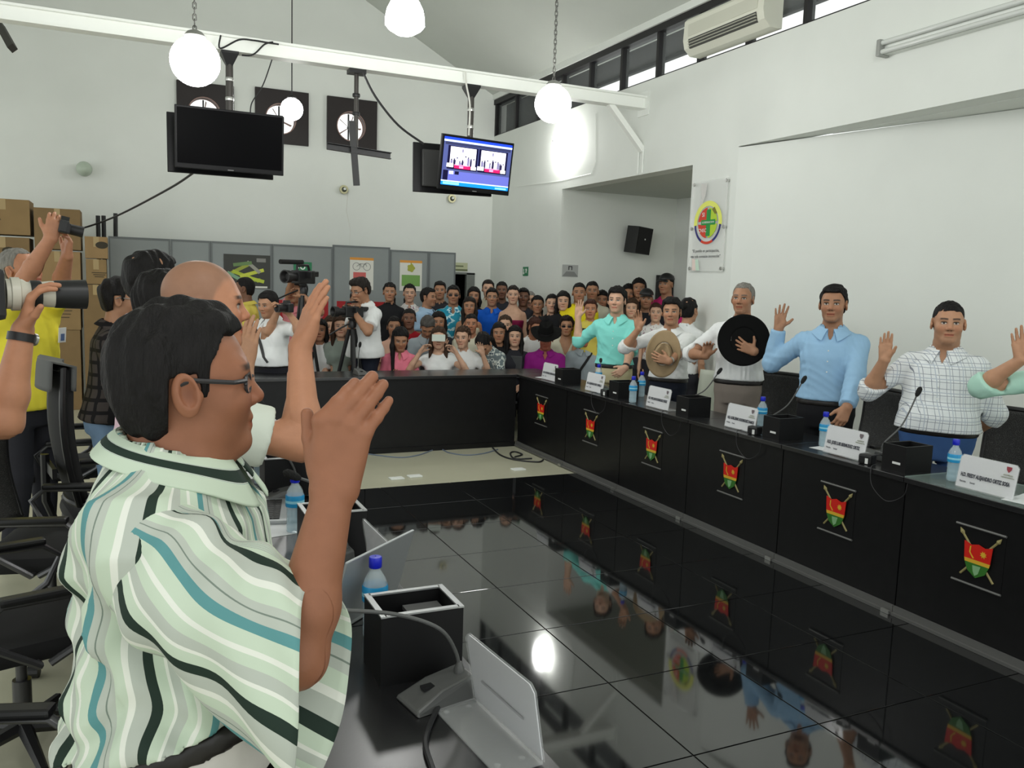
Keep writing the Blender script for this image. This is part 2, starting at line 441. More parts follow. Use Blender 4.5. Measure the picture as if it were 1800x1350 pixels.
# ================================================================== screens under the beam
m_tv = mat('tv_bezel', (0.006, 0.006, 0.007), 0.4, spec=0.2)
m_tvscr = mat('tv_glass', (0.0015, 0.0015, 0.002), 0.4, spec=0.04)
m_tvback = mat('tv_back', (0.045, 0.045, 0.045), 0.5)
def E(name, c, s=1.0): return mat('screen_' + name, c, 0.5, emit=c, estr=s, spec=0.1)
def tv(name, center, yaw, pitch, w, h, lab, on=False, group='screens hung from the beam'):
    """yaw 0 faces -Y; pitch tips the face down"""
    root = empty(name, (0, 0, 0), 0, lab, 'television', group)
    root.matrix_world = T(*center) @ RZ(yaw) @ RX(pitch)
    b = MB(); b.box((0, 0.0, 0), (w, 0.035, h), bev=0.005); b.build('bezel', m_tv, root)
    k = MB(); k.box((0, 0.04, -0.01), (w * 0.8, 0.05, h * 0.75), bev=0.012); k.build('back_shell', m_tvback, root)
    s = MB(); s.box((0, -0.0185, 0.012), (w - 0.035, 0.004, h - 0.06)); so = s.build('screen', m_tvscr, root)
    lg = MB(); lg.box((0, -0.019, -h / 2 + 0.011), (0.05, 0.003, 0.006)); lg.build('maker_mark', mat('grey_print', (0.25, 0.25, 0.25), 0.5), root)
    if on:
        W2, H2 = (w - 0.045), (h - 0.07)
        def r(n, x0, y0, x1, y1, m, lift=0.0):     # fractions of the screen, y down
            q = MB(); q.box(((x0 + x1 - 1) / 2 * W2, -0.0212 - lift, 0.012 + (0.5 - (y0 + y1) / 2) * H2), ((x1 - x0) * W2, 0.0012, (y1 - y0) * H2)); return q.build(n, m, so)
        bg = E('slate', srgb(70, 78, 128), 0.75); dk = E('navy', srgb(18, 16, 48), 0.6)
        r('window_area', 0, 0, 1, 1, bg)
        r('title_bar', 0, 0, 1, 0.075, E('blue', srgb(30, 60, 200), 1.0), 0.0006)
        r('menu_bar', 0, 0.055, 1, 0.095, E('pale', srgb(190, 205, 245), 1.0), 0.0009)
        r('toolbar', 0.02, 0.10, 0.98, 0.16, E('slate_dark', srgb(48, 52, 84), 0.7), 0.0006)
        r('timeline', 0.09, 0.70, 1, 0.90, E('violet', srgb(92, 98, 176), 0.8), 0.0006)
        r('thumbnail', 0.02, 0.69, 0.09, 0.90, dk, 0.0009)
        r('thumbnail', 0.105, 0.70, 0.165, 0.765, E('white', srgb(235, 235, 250), 1.0), 0.001)
        r('thumbnail', 0.185, 0.70, 0.245, 0.765, dk, 0.001)
        r('divider', 0, 0.90, 1, 0.925, E('pale', srgb(190, 205, 245), 1.0), 0.0009)
        r('task_bar', 0, 0.925, 1, 1, E('azure', srgb(20, 120, 225), 1.0), 0.0009)
        r('task_icons', 0.03, 0.935, 0.26, 0.985, E('cyan', srgb(120, 220, 250), 1.0), 0.0012)
        r('clock', 0.8, 0.95, 0.97, 0.985, E('cyan', srgb(120, 220, 250), 0.8), 0.0012)
        rr = random.Random(3)
        for i, x0 in enumerate((0.10, 0.545)):
            x1 = x0 + 0.37
            r('preview_backing', x0 - 0.035, 0.17, x1 + 0.03, 0.66, dk, 0.0007)
            r('preview', x0, 0.19, x1, 0.60, E('white', srgb(235, 235, 250), 1.0), 0.001)
            for k in range(9):
                a = x0 + 0.01 + 0.04 * k; hgt = rr.uniform(0.08, 0.2); q = [E('grey', srgb(120, 115, 150), 0.8), E('ink', srgb(40, 34, 70), 0.6), E('mist', srgb(200, 196, 226), 0.9)][k % 3]
                r('figure', a, 0.585 - hgt, a + rr.uniform(0.025, 0.04), 0.6, q, 0.0013)
                r('figure_head', a + 0.005, 0.555 - hgt, a + 0.022, 0.585 - hgt, E('ink', srgb(40, 34, 70), 0.6), 0.0013)
            r('wall_picture', x0 + 0.165, 0.22, x0 + 0.185, 0.29, E('grey', srgb(120, 115, 150), 0.8), 0.0013)
            r('caption', x0 + 0.07, 0.565, x0 + 0.30, 0.635, E('crimson', srgb(215, 28, 88), 1.0), 0.0016)
            r('caption_line', x0 + 0.07, 0.555, x0 + 0.27, 0.572, E('pink', srgb(250, 140, 180), 1.0), 0.0019)
            r('caption_line', x0 + 0.14, 0.58, x0 + 0.20, 0.625, E('pink', srgb(250, 140, 180), 1.0), 0.0019)
            r('badge', x0 - 0.04, 0.54, x0 + 0.055, 0.62, E('cream', srgb(250, 250, 240), 1.0), 0.0016)
            r('badge', x0 + 0.31, 0.565, x0 + 0.385, 0.635, E('cream', srgb(250, 250, 240), 1.0), 0.0016)
    return root
def mount(px, z1, lab, flare=True):
    c = on_y(px, 100, 8.16); x = c[0]
    root = empty('screen_mount', (x, 8.16, 3.648), 0, lab, 'bracket', 'ceiling mounts on the beam')
    m = MB()
    if flare: m.lathe([(0.025, -0.16), (0.03, -0.13), (0.105, -0.02), (0.105, 0.0)], 4, RZ(math.pi / 4))
    else: m.box((0, 0, -0.02), (0.16, 0.12, 0.04))
    m.build('beam_clamp', m_black, root)
    t = MB(); t.tube([(0, 0, -0.02), (0, 0, z1 - 3.648)], 0.033 if flare else 0.022, 12); t.build('pole', mat('mount_pole', (0.06, 0.055, 0.05), 0.45, metal=0.3), root, smooth=True)
    if flare:
        k = MB(); k.box((0, 0.01, z1 - 3.648 + 0.03), (0.09, 0.26, 0.09)); k.build('screen_plate', m_black, root)
    for z in (-0.25, -0.42):
        k = MB(); k.lathe([(0.036, z), (0.038, z + 0.015), (0.036, z + 0.03)], 12); k.build('collar', m_steel if flare else m_black, root)
    return root
mount(403, 2.85, 'black pole mount holding the blank screen pair')
mount(830, 2.85, 'black pole mount holding the lit screen pair')
mb2 = mount(627, 2.86, 'black pole mount with an empty crossed bracket', flare=False)
q = MB(); x0 = mb2.location.x; a = on_y(575, 259, 8.10); b = on_y(683, 276, 8.10)
Mx = frame_M((x0 - x0, -0.05, -0.76), (b[0] - a[0], 0, b[2] - a[2]), (0, 1, 0))
q.box((0.02, 0, 0), (0.62, 0.012, 0.055), Mx); q.box((0.02, -0.02, 0.028), (0.62, 0.05, 0.006), Mx); q.box((0.02, -0.02, -0.028), (0.62, 0.05, 0.006), Mx); q.build('cross_bar', m_black, mb2)
q = MB(); Mx = frame_M((-0.035, -0.08, -0.79), (1, 0, 0.03), (0, 1, 0)); q.box((0, 0, 0), (0.06, 0.02, 0.60), Mx @ RY(-0.06)); q.build('upright_bar', m_black, mb2)
def pxc(*pts, Y=8.0): return np.mean([on_y(x, y, Y) for x, y in pts], axis=0)
c1 = pxc((313, 187), (494, 205), (494, 303), (311, 296), Y=8.02)
tv('television', tuple(c1), 0.0, 0.07, 0.925, 0.53, 'blank black flat screen hung from the beam, facing the hall')
tv('television', (c1[0] - 0.05, 8.32, c1[2] - 0.015), math.pi, 0.07, 0.925, 0.53, 'flat screen hung back to back behind the blank screen')
c3 = pxc((771, 236), (909, 253), (899, 341), (762, 333), Y=8.02)
tv('television', tuple(c3), 0.16, 0.15, 0.84, 0.53, 'lit flat screen showing a blue video program with two previews', on=True)
tv('television', (c3[0] - 0.13, 8.34, c3[2] - 0.02), math.pi - 0.1, 0.08, 0.84, 0.50, 'dark screen hung back to back behind the lit screen')
# cables round the mounts
def cable(name, pts, r, m, lab, cat='cable', group=None, n=6):
    k = MB(); P = [Vector(p) for p in pts]; out = []
    for i in range(len(P) - 1):
        p0 = P[max(i - 1, 0)]; p1 = P[i]; p2 = P[i + 1]; p3 = P[min(i + 2, len(P) - 1)]
        for t in np.linspace(0, 1, 7)[:-1]:
            out.append(0.5 * ((2 * p1) + (p2 - p0) * t + (2 * p0 - 5 * p1 + 4 * p2 - p3) * t * t + (3 * p1 - p0 - 3 * p2 + p3) * t ** 3))
    out.append(P[-1]); k.tube(out, r, n); o = k.build(name, m, smooth=True); return tag(o, lab, cat, group)
cable('cable', [on_y(x, y, 8.04) for x, y in ((388, 62), (387, 85), (420, 70), (445, 71), (470, 75), (490, 78))], 0.008, m_cable, 'black cable looped over the beam at the blank screen mount', group='cables at the beam')
cable('cable', [on_y(x, y, 8.05) for x, y in ((425, 97), (445, 96), (465, 78), (480, 74))], 0.008, m_cable, 'short black cable curling behind the blank screen mount', group='cables at the beam')
cable('cable', [on_y(x, y, 8.02) for x, y in ((478, 105), (462, 150), (443, 180), (440, 200))], 0.006, m_cable, 'thin dark cable slanting down to the blank screen', group='cables at the beam')
cable('cable', [on_y(x, y, 8.05) for x, y in ((638, 127), (660, 170), (700, 220), (745, 253))], 0.011, m_cable, 'black cable sagging from the empty bracket to the lit screen', group='cables at the beam')
cable('cable', [on_y(x, y, 8.07) for x, y in ((818, 127), (820, 150), (826, 185), (824, 238))], 0.009, m_wcable, 'white cable running down the lit screen mount', group='cables at the beam')
cable('cable', [on_y(345, 300, 8.3), on_y(300, 330, 9.2), on_y(215, 375, 10.8), on_y(165, 395, 11.6), on_y(120, 408, 11.6)], 0.011, m_cable, 'long dark cable sloping from the blank screen to the boxes', group='cables at the beam')

# ================================================================== wall fittings
# air conditioner
root = empty('air_conditioner', (W, 6.60, 4.0), 0, 'cream split air conditioner over the clerestory windows', 'air conditioner')
prof = [(0.0, -0.02), (-0.13, -0.02), (-0.20, 0.04), (-0.22, 0.12), (-0.21, 0.30), (-0.18, 0.33), (0.0, 0.33)]
q = MB(); q.prism([(p[0], p[1]) for p in prof], 1.16, Matrix(((1, 0, 0, 0), (0, 0, -1, 0.58), (0, 1, 0, 0), (0, 0, 0, 1)))); q.build('casing', mat('cream_plastic', srgb(214, 214, 200), 0.4), root)
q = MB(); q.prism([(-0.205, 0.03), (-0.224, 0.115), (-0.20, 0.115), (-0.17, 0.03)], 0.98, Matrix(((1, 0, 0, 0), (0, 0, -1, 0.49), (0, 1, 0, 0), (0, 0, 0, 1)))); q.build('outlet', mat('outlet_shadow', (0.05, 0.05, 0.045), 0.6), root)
for k in range(3):
    q = MB(); q.box((-0.215 + 0.006 * k - 0.004 , 0, 0.095 - 0.025 * k), (0.03, 0.98, 0.006), None); q.build('louvre', mat('louvre_cream', srgb(180, 180, 166), 0.4), root)
q = MB(); q.box((-0.217, 0, 0.2), (0.012, 1.0, 0.11)); q.build('intake_grille', mat('grille_cream', srgb(196, 196, 182), 0.5), root)
# twin tube fluorescent fitting
root = empty('fluorescent_light', (W, 4.22, 3.53), 0, 'unlit two-tube fluorescent fitting high on the right wall', 'light fitting')
q = MB(); q.b2((-0.06, -0.63, -0.045), (0, 0.63, 0.045)); q.build('batten', m_white, root)
for z in (-0.03, 0.035):
    q = MB(); q.tube([(-0.085, -0.60, z), (-0.085, 0.60, z)], 0.019, 10); q.build('tube', mat('tube_glass', srgb(205, 208, 204), 0.2), root, smooth=True)
for y in (-0.61, 0.61):
    q = MB(); q.box((-0.06, y, 0), (0.11, 0.035, 0.125), bev=0.01); q.build('end_cap', mat('end_cap_grey', srgb(150, 152, 148), 0.35), root)
# loudspeaker in the alcove
root = empty('loudspeaker', (6.40, YAL - 0.19, 2.32), 0, 'black loudspeaker on the alcove wall', 'loudspeaker')
root.rotation_euler = (0.1, 0.06, 0.3)
q = MB(); q.prism([(-0.15, -0.12), (0.15, -0.12), (0.11, 0.12), (-0.11, 0.12)], 0.36, T(0, 0, -0.18)); q.build('cabinet', m_black, root)
q = MB(); q.box((0, -0.124, 0), (0.28, 0.008, 0.34)); q.build('grille', mat('speaker_cloth', (0.01, 0.01, 0.01), 0.9, bump=0.4, bscale=300), root)
q = MB(); q.box((0.0, -0.129, 0.02), (0.02, 0.004, 0.018)); q.build('badge', m_white, root)
q = MB(); q.box((0, 0.14, 0), (0.06, 0.06, 0.1)); q.build('wall_bracket', m_black, root)
# signs
def sign_board(name, loc, M, w, h, m, lab, cat='sign', th=0.006):
    root = empty(name, (0, 0, 0), 0, lab, cat); root.matrix_world = M
    q = MB(); q.box((0, 0, th / 2), (w, h, th)); q.build('board', m, root); return root
def flat(root, name, x0, y0, x1, y1, m, z=0.0065):
    q = MB(); q.box(((x0 + x1) / 2, (y0 + y1) / 2, z), (x1 - x0, y1 - y0, 0.0012)); return q.build(name, m, root)
def poly(root, name, pts, m, z=0.0065, t=0.0012):
    q = MB(); q.prism(pts, t, T(0, 0, z)); return q.build(name, m, root)
def ring(root, name, r0, r1, a0, a1, m, z, sxy=(1, 1), n=28):
    pts = [(r1 * math.cos(a) * sxy[0], r1 * math.sin(a) * sxy[1]) for a in np.linspace(a0, a1, n)] + [(r0 * math.cos(a) * sxy[0], r0 * math.sin(a) * sxy[1]) for a in np.linspace(a1, a0, n)]
    V = [(p[0], p[1], z) for p in pts]; F = [(i, i + 1, 2 * n - 2 - i, 2 * n - 1 - i) for i in range(n - 1)]
    q = MB(); q.add(V, F); o = q.build(name, m, root); o.modifiers.new('s', 'SOLIDIFY').thickness = 0.0012; return o
m_sgreen = mat('sign_green', srgb(30, 120, 78), 0.4)
c = on_x(924, 477, W - 0.004)
R_left = lambda c: frame_M(tuple(c), (0, -1, 0), (0, 0, 1))     # faces -X
F_back = lambda c: frame_M(tuple(c), (1, 0, 0), (0, 0, 1))      # faces -Y
s = sign_board('escape_route_sign', None, R_left(c), 0.17, 0.13, m_sgreen, 'small green escape route sign on the right wall by the corner')
poly(s, 'arrow', [(-0.06, 0.035), (-0.04, 0.035), (-0.04, -0.02), (-0.02, -0.02), (-0.05, -0.05), (-0.08, -0.02), (-0.06, -0.02)], m_white)
poly(s, 'running_figure', [(0.0, 0.03), (0.03, 0.045), (0.06, 0.02), (0.04, 0.0), (0.06, -0.03), (0.03, -0.01), (0.0, -0.03), (0.015, 0.005)], m_white)
c = on_y(1002, 476, YAL - 0.004)
s = sign_board('restroom_sign', None, F_back(c), 0.24, 0.16, mat('sign_grey', srgb(172, 174, 172), 0.5), 'small grey sign with a black figure mark on the alcove wall')
m_ink = mat('sign_ink', (0.03, 0.03, 0.035), 0.6)
flat(s, 'mark', -0.03, 0.01, -0.016, 0.06, m_ink); flat(s, 'mark', 0.016, 0.01, 0.03, 0.06, m_ink); flat(s, 'mark', -0.03, 0.05, 0.03, 0.062, m_ink)
poly(s, 'printed_band', [(-0.12, -0.075), (0.12, -0.075), (0.06, -0.01), (-0.06, -0.01)], mat('sign_grey_dark', srgb(132, 134, 132), 0.5))
c = on_y(806, 469, YB - 0.012)
s = sign_board('exit_sign', None, F_back(c), 0.30, 0.13, mat('sign_cream', srgb(196, 200, 164), 0.5), 'pale green sign above the dark doorway')
flat(s, 'printed_line', -0.12, 0.0, 0.08, 0.022, mat('sign_olive', srgb(110, 118, 84), 0.5)); flat(s, 'printed_band', -0.15, -0.06, 0.15, -0.035, mat('sign_olive', (0, 0, 0)))
# acrylic panel with a round emblem
Y0, Y1, Z0, Z1 = 6.585, 7.13, 1.86, 2.755
c = np.array([W - 0.03, (Y0 + Y1) / 2, (Z0 + Z1) / 2])
root = empty('acrylic_panel', (0, 0, 0), 0, 'clear acrylic wall panel with a round four-part emblem', 'sign'); root.matrix_world = R_left(c)
q = MB(); q.box((0, 0, 0), (Y1 - Y0, Z1 - Z0, 0.006), bev=0.002); q.build('sheet', mat('acrylic_sheet', srgb(240, 241, 238), 0.12, alpha=0.3, spec=0.3), root)
for px, py in ((-0.25, 0.42), (0.25, 0.42), (-0.25, -0.02), (0.25, -0.02), (-0.25, -0.42), (0.25, -0.42)):
    q = MB(); q.lathe([(0.012, -0.028), (0.012, 0.006), (0.018, 0.006), (0.016, 0.014), (0.0, 0.014)], 10, T(px, py, 0)); q.build('standoff', m_steel, root, smooth=True)
ry, gy, by = mat('emblem_red', srgb(205, 62, 38), 0.5), mat('emblem_green', srgb(32, 140, 62), 0.5), mat('emblem_lime', srgb(176, 204, 52), 0.5)
yel, blu = mat('emblem_yellow', srgb(226, 230, 110), 0.5), mat('emblem_blue', srgb(40, 40, 110), 0.5)
eo = empty('emblem', (0, 0, 0)); eo.parent = root; eo.location = (-0.0, 0.03, 0.004)
ring(eo, 'upper_arc', 0.165, 0.215, -0.12, math.pi + 0.12, yel, 0.001, (1.02, 1.0))
ring(eo, 'lower_arc', 0.185, 0.21, math.pi + 0.1, math.pi * 1.35, blu, 0.001); ring(eo, 'lower_arc', 0.185, 0.21, math.pi * 1.35, math.pi * 1.65, ry, 0.001); ring(eo, 'lower_arc', 0.185, 0.21, math.pi * 1.65, math.pi * 2 - 0.1, blu, 0.001)
for a, m_, n_ in ((0.08, by, 'quarter'), (math.pi / 2 + 0.08, ry, 'quarter'), (math.pi + 0.08, ry, 'quarter'), (1.5 * math.pi + 0.08, by, 'quarter')):
    pts = [(0.03 * math.cos(a + 0.7), 0.03 * math.sin(a + 0.7))] + [(0.15 * math.cos(t), 0.15 * math.sin(t)) for t in np.linspace(a, a + 1.41, 10)]
    poly(eo, n_, pts, m_, 0.001)
flat(eo, 'cross_bar', -0.10, -0.022, 0.12, 0.03, gy, 0.003); flat(eo, 'cross_post', -0.02, -0.13, 0.045, 0.13, gy, 0.0028)
poly(eo, 'corner_mark', [(0.06, 0.13), (0.10, 0.15), (0.14, 0.09), (0.11, 0.08)], mat('emblem_olive', srgb(120, 118, 40), 0.5), 0.004)
text('lettering', 'SI', 0.06, m_white, eo, T(-0.07, 0.08, 0.004)); text('lettering', 'CNSC', 0.05, m_white, eo, T(-0.075, -0.075, 0.004)); text('lettering', 'GOBERNACION', 0.026, m_white, eo, T(0.01, 0.004, 0.005))
text('motto_line', '“El pueblo en participación,', 0.042, m_ink, root, T(-0.01, -0.245, 0.004), sx=0.93)
text('motto_line', 'una sola comisión innovación”', 0.042, m_ink, root, T(-0.01, -0.30, 0.004), sx=0.93)
poly(root, 'ribbon', [(-0.21, -0.44), (-0.15, -0.44), (-0.17, -0.33), (-0.22, -0.32)], mat('ribbon_pink', srgb(226, 208, 200), 0.5), 0.0035, 0.0005)
poly(root, 'ribbon', [(-0.15, -0.44), (-0.09, -0.44), (-0.12, -0.33), (-0.17, -0.33)], mat('ribbon_mint', srgb(200, 222, 204), 0.5), 0.0035, 0.0005)
poly(root, 'ribbon', [(-0.14, 0.42), (-0.04, 0.42), (-0.06, 0.30), (-0.10, 0.22), (-0.17, 0.1), (-0.2, 0.1), (-0.12, 0.28)], mat('ribbon_grey', srgb(206, 204, 200), 0.5), 0.0035, 0.0005)

# ================================================================== partition with posters
YP = 11.70
seams = [-0.185, 0.535, 1.02, 1.80, 2.62, 3.44, 4.02, 4.44]
m_part = mat('grey_partition', srgb(134, 140, 140), 0.45, noise=0.05, nscale=2)
m_post = mat('partition_post', srgb(104, 109, 110), 0.5)
m_red = mat('red_board', srgb(160, 24, 32), 0.6)
PL = ['beside the stacked boxes', 'behind the pink-shirted man', 'carrying the dark poster', 'carrying the small green sign', 'carrying the bicycle poster', 'carrying the green-square poster', 'next to the dark doorway']
for k in range(7):
    a, b = seams[k], seams[k + 1]; top = 2.095 + (0.03 if k == 4 else 0)
    root = empty('partition_panel', ((a + b) / 2, YP, 0), 0, 'grey free-standing partition panel ' + PL[k], 'partition', 'grey partition panels')
    w = b - a
    q = MB(); q.b2((-w / 2 + 0.02, -0.015, 0.08), (w / 2 - 0.02, 0.015, top - 0.02)); q.build('panel', m_part, root)
    for s_ in (-1, 1):
        q = MB(); q.b2((s_ * (w / 2 - 0.022), -0.022, 0.0), (s_ * (w / 2 - 0.002), 0.022, top)); q.build('post', m_post, root)
        q = MB(); q.box((s_ * (w / 2 - 0.03), 0, 0.015), (0.05, 0.4, 0.03)); q.build('foot', m_post, root)
    q = MB(); q.b2((-w / 2 + 0.02, -0.02, top - 0.025), (w / 2 - 0.02, 0.02, top)); q.build('top_rail', m_post, root)
    if k in (3, 4):
        q = MB(); q.b2((-w / 2 + 0.06, -0.02, 0.9), (w / 2 - 0.06, -0.016, 1.35)); q.build('red_insert', m_red, root)
def poster(px0, py0, px1, py1, lab, m_, name='poster'):
    a = on_y(px0, py0, YP - 0.02); b = on_y(px1, py1, YP - 0.02)
    c = (a + b) / 2; w, h = b[0] - a[0], a[2] - b[2]
    root = empty(name, (0, 0, 0), 0, lab, 'poster'); root.matrix_world = F_back((c[0], YP - 0.021, c[2]))
    q = MB(); q.box((0, 0, 0), (w, h, 0.003)); q.build('sheet', m_, root)
    return root, w, h
m_paper = mat('poster_paper', srgb(214, 214, 206), 0.6)
m_org = mat('poster_orange', srgb(214, 146, 60), 0.6)
p, w, h = poster(393, 446, 475, 508, 'dark poster with tangled yellow-green shapes', mat('poster_charcoal', srgb(52, 54, 50), 0.5))
rr = random.Random(5)
for k, (x, y, l, a, c_) in enumerate([(-0.12, 0.02, 0.34, 0.5, (150, 160, 60)), (-0.02, -0.06, 0.36, -0.35, (170, 186, 50)), (0.06, -0.02, 0.32, 0.3, (196, 204, 70)), (0.02, -0.12, 0.3, 0.1, (120, 140, 60)), (-0.14, -0.08, 0.26, -0.5, (120, 160, 130)), (0.08, 0.06, 0.22, -0.7, (150, 150, 140)), (0.1, -0.1, 0.24, -0.25, (180, 196, 60)), (-0.06, 0.1, 0.24, 0.15, (100, 130, 80))]):
    q = MB(); q.box((0, 0, 0), (l, 0.045, 0.001), T(x, y, 0.003 + 0.0006 * k) @ RZ(a)); q.build('printed_stroke', mat('stroke_%d' % k, srgb(*c_), 0.5), p)
flat(p, 'caption_block', 0.12, 0.13, 0.24, 0.18, mat('caption_grey', srgb(130, 130, 126), 0.5), 0.003); flat(p, 'caption_line', 0.02, -0.215, 0.26, -0.19, m_paper, 0.003)
p, w, h = poster(516, 460, 548, 479, 'small green sign on the partition behind the video camera', m_sgreen, 'green_sign')
ring(p, 'symbol', 0.02, 0.035, 0, 6.28, m_white, 0.003)
flat(p, 'symbol_bar', -0.09, -0.02, -0.05, 0.03, m_white, 0.003)
p, w, h = poster(615, 452, 656, 510, 'white poster with a bicycle and a red square', m_paper)
flat(p, 'header', -w / 2, h / 2 - 0.035, w / 2, h / 2, m_org, 0.003)
bi = mat('bicycle_line', srgb(120, 122, 120), 0.5)
for x in (-0.075, 0.075):
    q = ring(p, 'wheel', 0.048, 0.055, 0, 2 * math.pi, bi, 0.003); q.location = (x, 0.1, 0)
q = MB(); q.tube([(-0.075, 0.1, 0.004), (-0.02, 0.14, 0.004), (0.05, 0.14, 0.004), (0.0, 0.09, 0.004), (-0.02, 0.14, 0.004)], 0.003, 4); q.tube([(0.05, 0.15, 0.004), (0.075, 0.1, 0.004)], 0.003, 4); q.build('bicycle_frame', bi, p)
flat(p, 'red_square', -0.12, -h / 2 + 0.06, 0.06, 0.02, mat('poster_red', srgb(196, 96, 92), 0.6), 0.003)
p, w, h = poster(703, 457, 741, 512, 'white poster with a yellow-green fruit and a green square', m_paper)
flat(p, 'header', -w / 2, h / 2 - 0.035, w / 2, h / 2, m_org, 0.003)
pts = [(0.055 * (1 + 0.12 * math.cos(5 * t)) * math.cos(t), 0.11 + 0.055 * (1 + 0.12 * math.cos(5 * t)) * math.sin(t)) for t in np.linspace(0, 2 * math.pi, 30)[:-1]]
poly(p, 'fruit', pts, mat('fruit_olive', srgb(160, 164, 62), 0.6), 0.003); flat(p, 'fruit_stem', -0.008, 0.16, 0.01, 0.185, mat('fruit_olive', (0, 0, 0)), 0.003)
flat(p, 'green_square', -w / 2 + 0.03, -h / 2 + 0.07, w / 2 - 0.03, 0.01, mat('poster_green', srgb(116, 160, 84), 0.6), 0.003)
# black poles behind the partition
for px, lab in ((172, 'black pole sticking up behind the partition, nearest the boxes'), (182, 'middle black pole sticking up behind the partition'), (203, 'leaning black pole sticking up behind the partition')):
    a = on_y(px, 379 if px < 200 else 375, 11.95); q = MB(); q.tube([(a[0] - (0.04 if px > 200 else 0) - 0.0, 11.95, 0.0), (a[0], 11.95, a[2])], 0.026, 8)
    tag(q.build('pole', m_black, smooth=True), lab, 'pole', 'black poles behind the partition')

# ================================================================== cardboard boxes
m_card = [mat('cardboard_%d' % k, srgb(*c), 0.8, noise=0.08, nscale=6) for k, c in enumerate(((142, 116, 78), (128, 104, 70), (150, 122, 84)))]
m_cardk = mat('cardboard_print', srgb(60, 54, 42), 0.8)
m_tape = mat('packing_tape', srgb(166, 142, 96), 0.35)
YC = 11.15
def carton(px0, py0, px1, py1, lab, depth=0.5, zb=None, kk=0, mark=None):
    a = on_y(px0, py0, YC); b = on_y(px1, py1, YC)
    x0, x1, z1 = a[0], b[0], a[2]; z0 = b[2] if zb is None else zb
    root = empty('cardboard_box', ((x0 + x1) / 2, YC + depth / 2, z0), 0, lab, 'box', 'stacked cardboard boxes')
    w, h = x1 - x0 - 0.006, z1 - z0
    q = MB(); q.box((0, 0, h / 2), (w, depth, h), bev=0.004); q.build('carton', m_card[kk % 3], root)
    q = MB(); q.box((0, 0, h - 0.001), (0.06, depth * 1.0, 0.003)); q.build('tape', m_tape, root)
    q = MB(); q.box((0, -depth / 2 - 0.001, h - 0.06), (0.06, 0.003, 0.12)); q.build('tape', m_tape, root)
    if mark == 'hole':
        q = MB(); q.lathe([(0.0, 0), (0.055, 0), (0.055, 0.004), (0.0, 0.004)], 16, T(0.06, -depth / 2 - 0.0, h * 0.62) @ RX(math.pi / 2) @ Matrix.Diagonal((1.25, 0.75, 1, 1))); q.build('hand_hole', m_cardk, root)
    if mark == 'print':
        q = MB(); q.add([(-0.1, -depth / 2 - 0.002, h * 0.75), (-0.22, -depth / 2 - 0.002, h * 0.75), (-0.16, -depth / 2 - 0.002, h * 0.4), (-0.02, -depth / 2 - 0.002, h * 0.4)], [(0, 1, 2, 3)]); o = q.build('printed_mark', m_cardk, root)
    if mark == 'lines':
        for j in range(3):
            q = MB(); q.box((w * 0.15, -depth / 2 - 0.002, h * (0.3 + 0.08 * j)), (0.1 + 0.03 * j, 0.003, 0.008)); q.build('printed_line', m_cardk, root)
carton(-45, 346, 54, 414, 'cardboard box with a dark printed mark, topmost at the left edge', mark='print')
carton(58, 364, 143, 440, 'plain cardboard box on top of its stack beside the one with a dark mark', kk=1)
carton(-45, 414, 54, 480, 'cardboard box with a hand hole below the one with a dark mark', mark='hole', kk=1)
carton(58, 440, 143, 505, 'cardboard box second from the top, behind the raised small camera', kk=2)
carton(-45, 480, 54, 560, 'cardboard box third from the top at the left edge', kk=0)
carton(58, 505, 143, 580, 'cardboard box third from the top, beside the raised arms', kk=0, mark='lines')
carton(-45, 560, 54, 640, 'bottom cardboard box at the left edge', kk=2, zb=0)
carton(58, 580, 143, 640, 'bottom cardboard box of the middle stack', kk=1, zb=0)
carton(148, 415, 190, 455, 'small cardboard box with a hand hole next to the partition, topmost', depth=0.4, kk=2, mark='hole')
carton(150, 455, 188, 500, 'small cardboard box with printed lines next to the partition', depth=0.4, kk=0, mark='lines')
carton(145, 500, 193, 590, 'tall cardboard box at the bottom next to the partition', depth=0.4, kk=1, zb=0, mark='lines')
# dark bar high at the left edge
a = on_y(0, 45, 11.5); b = on_y(22, 85, 10.6)
q = MB(); q.tube([tuple(a), tuple(b)], 0.05, 4); 
a2 = np.array([a[0] - 0.3, YB, a[2] + 0.5]); q.tube([tuple(a2), tuple(a)], 0.05, 4)
tag(q.build('hanging_bar', mat('bar_brown', (0.03, 0.027, 0.022), 0.6)), 'dark slanting bar under the beam at the upper left edge', 'bar')
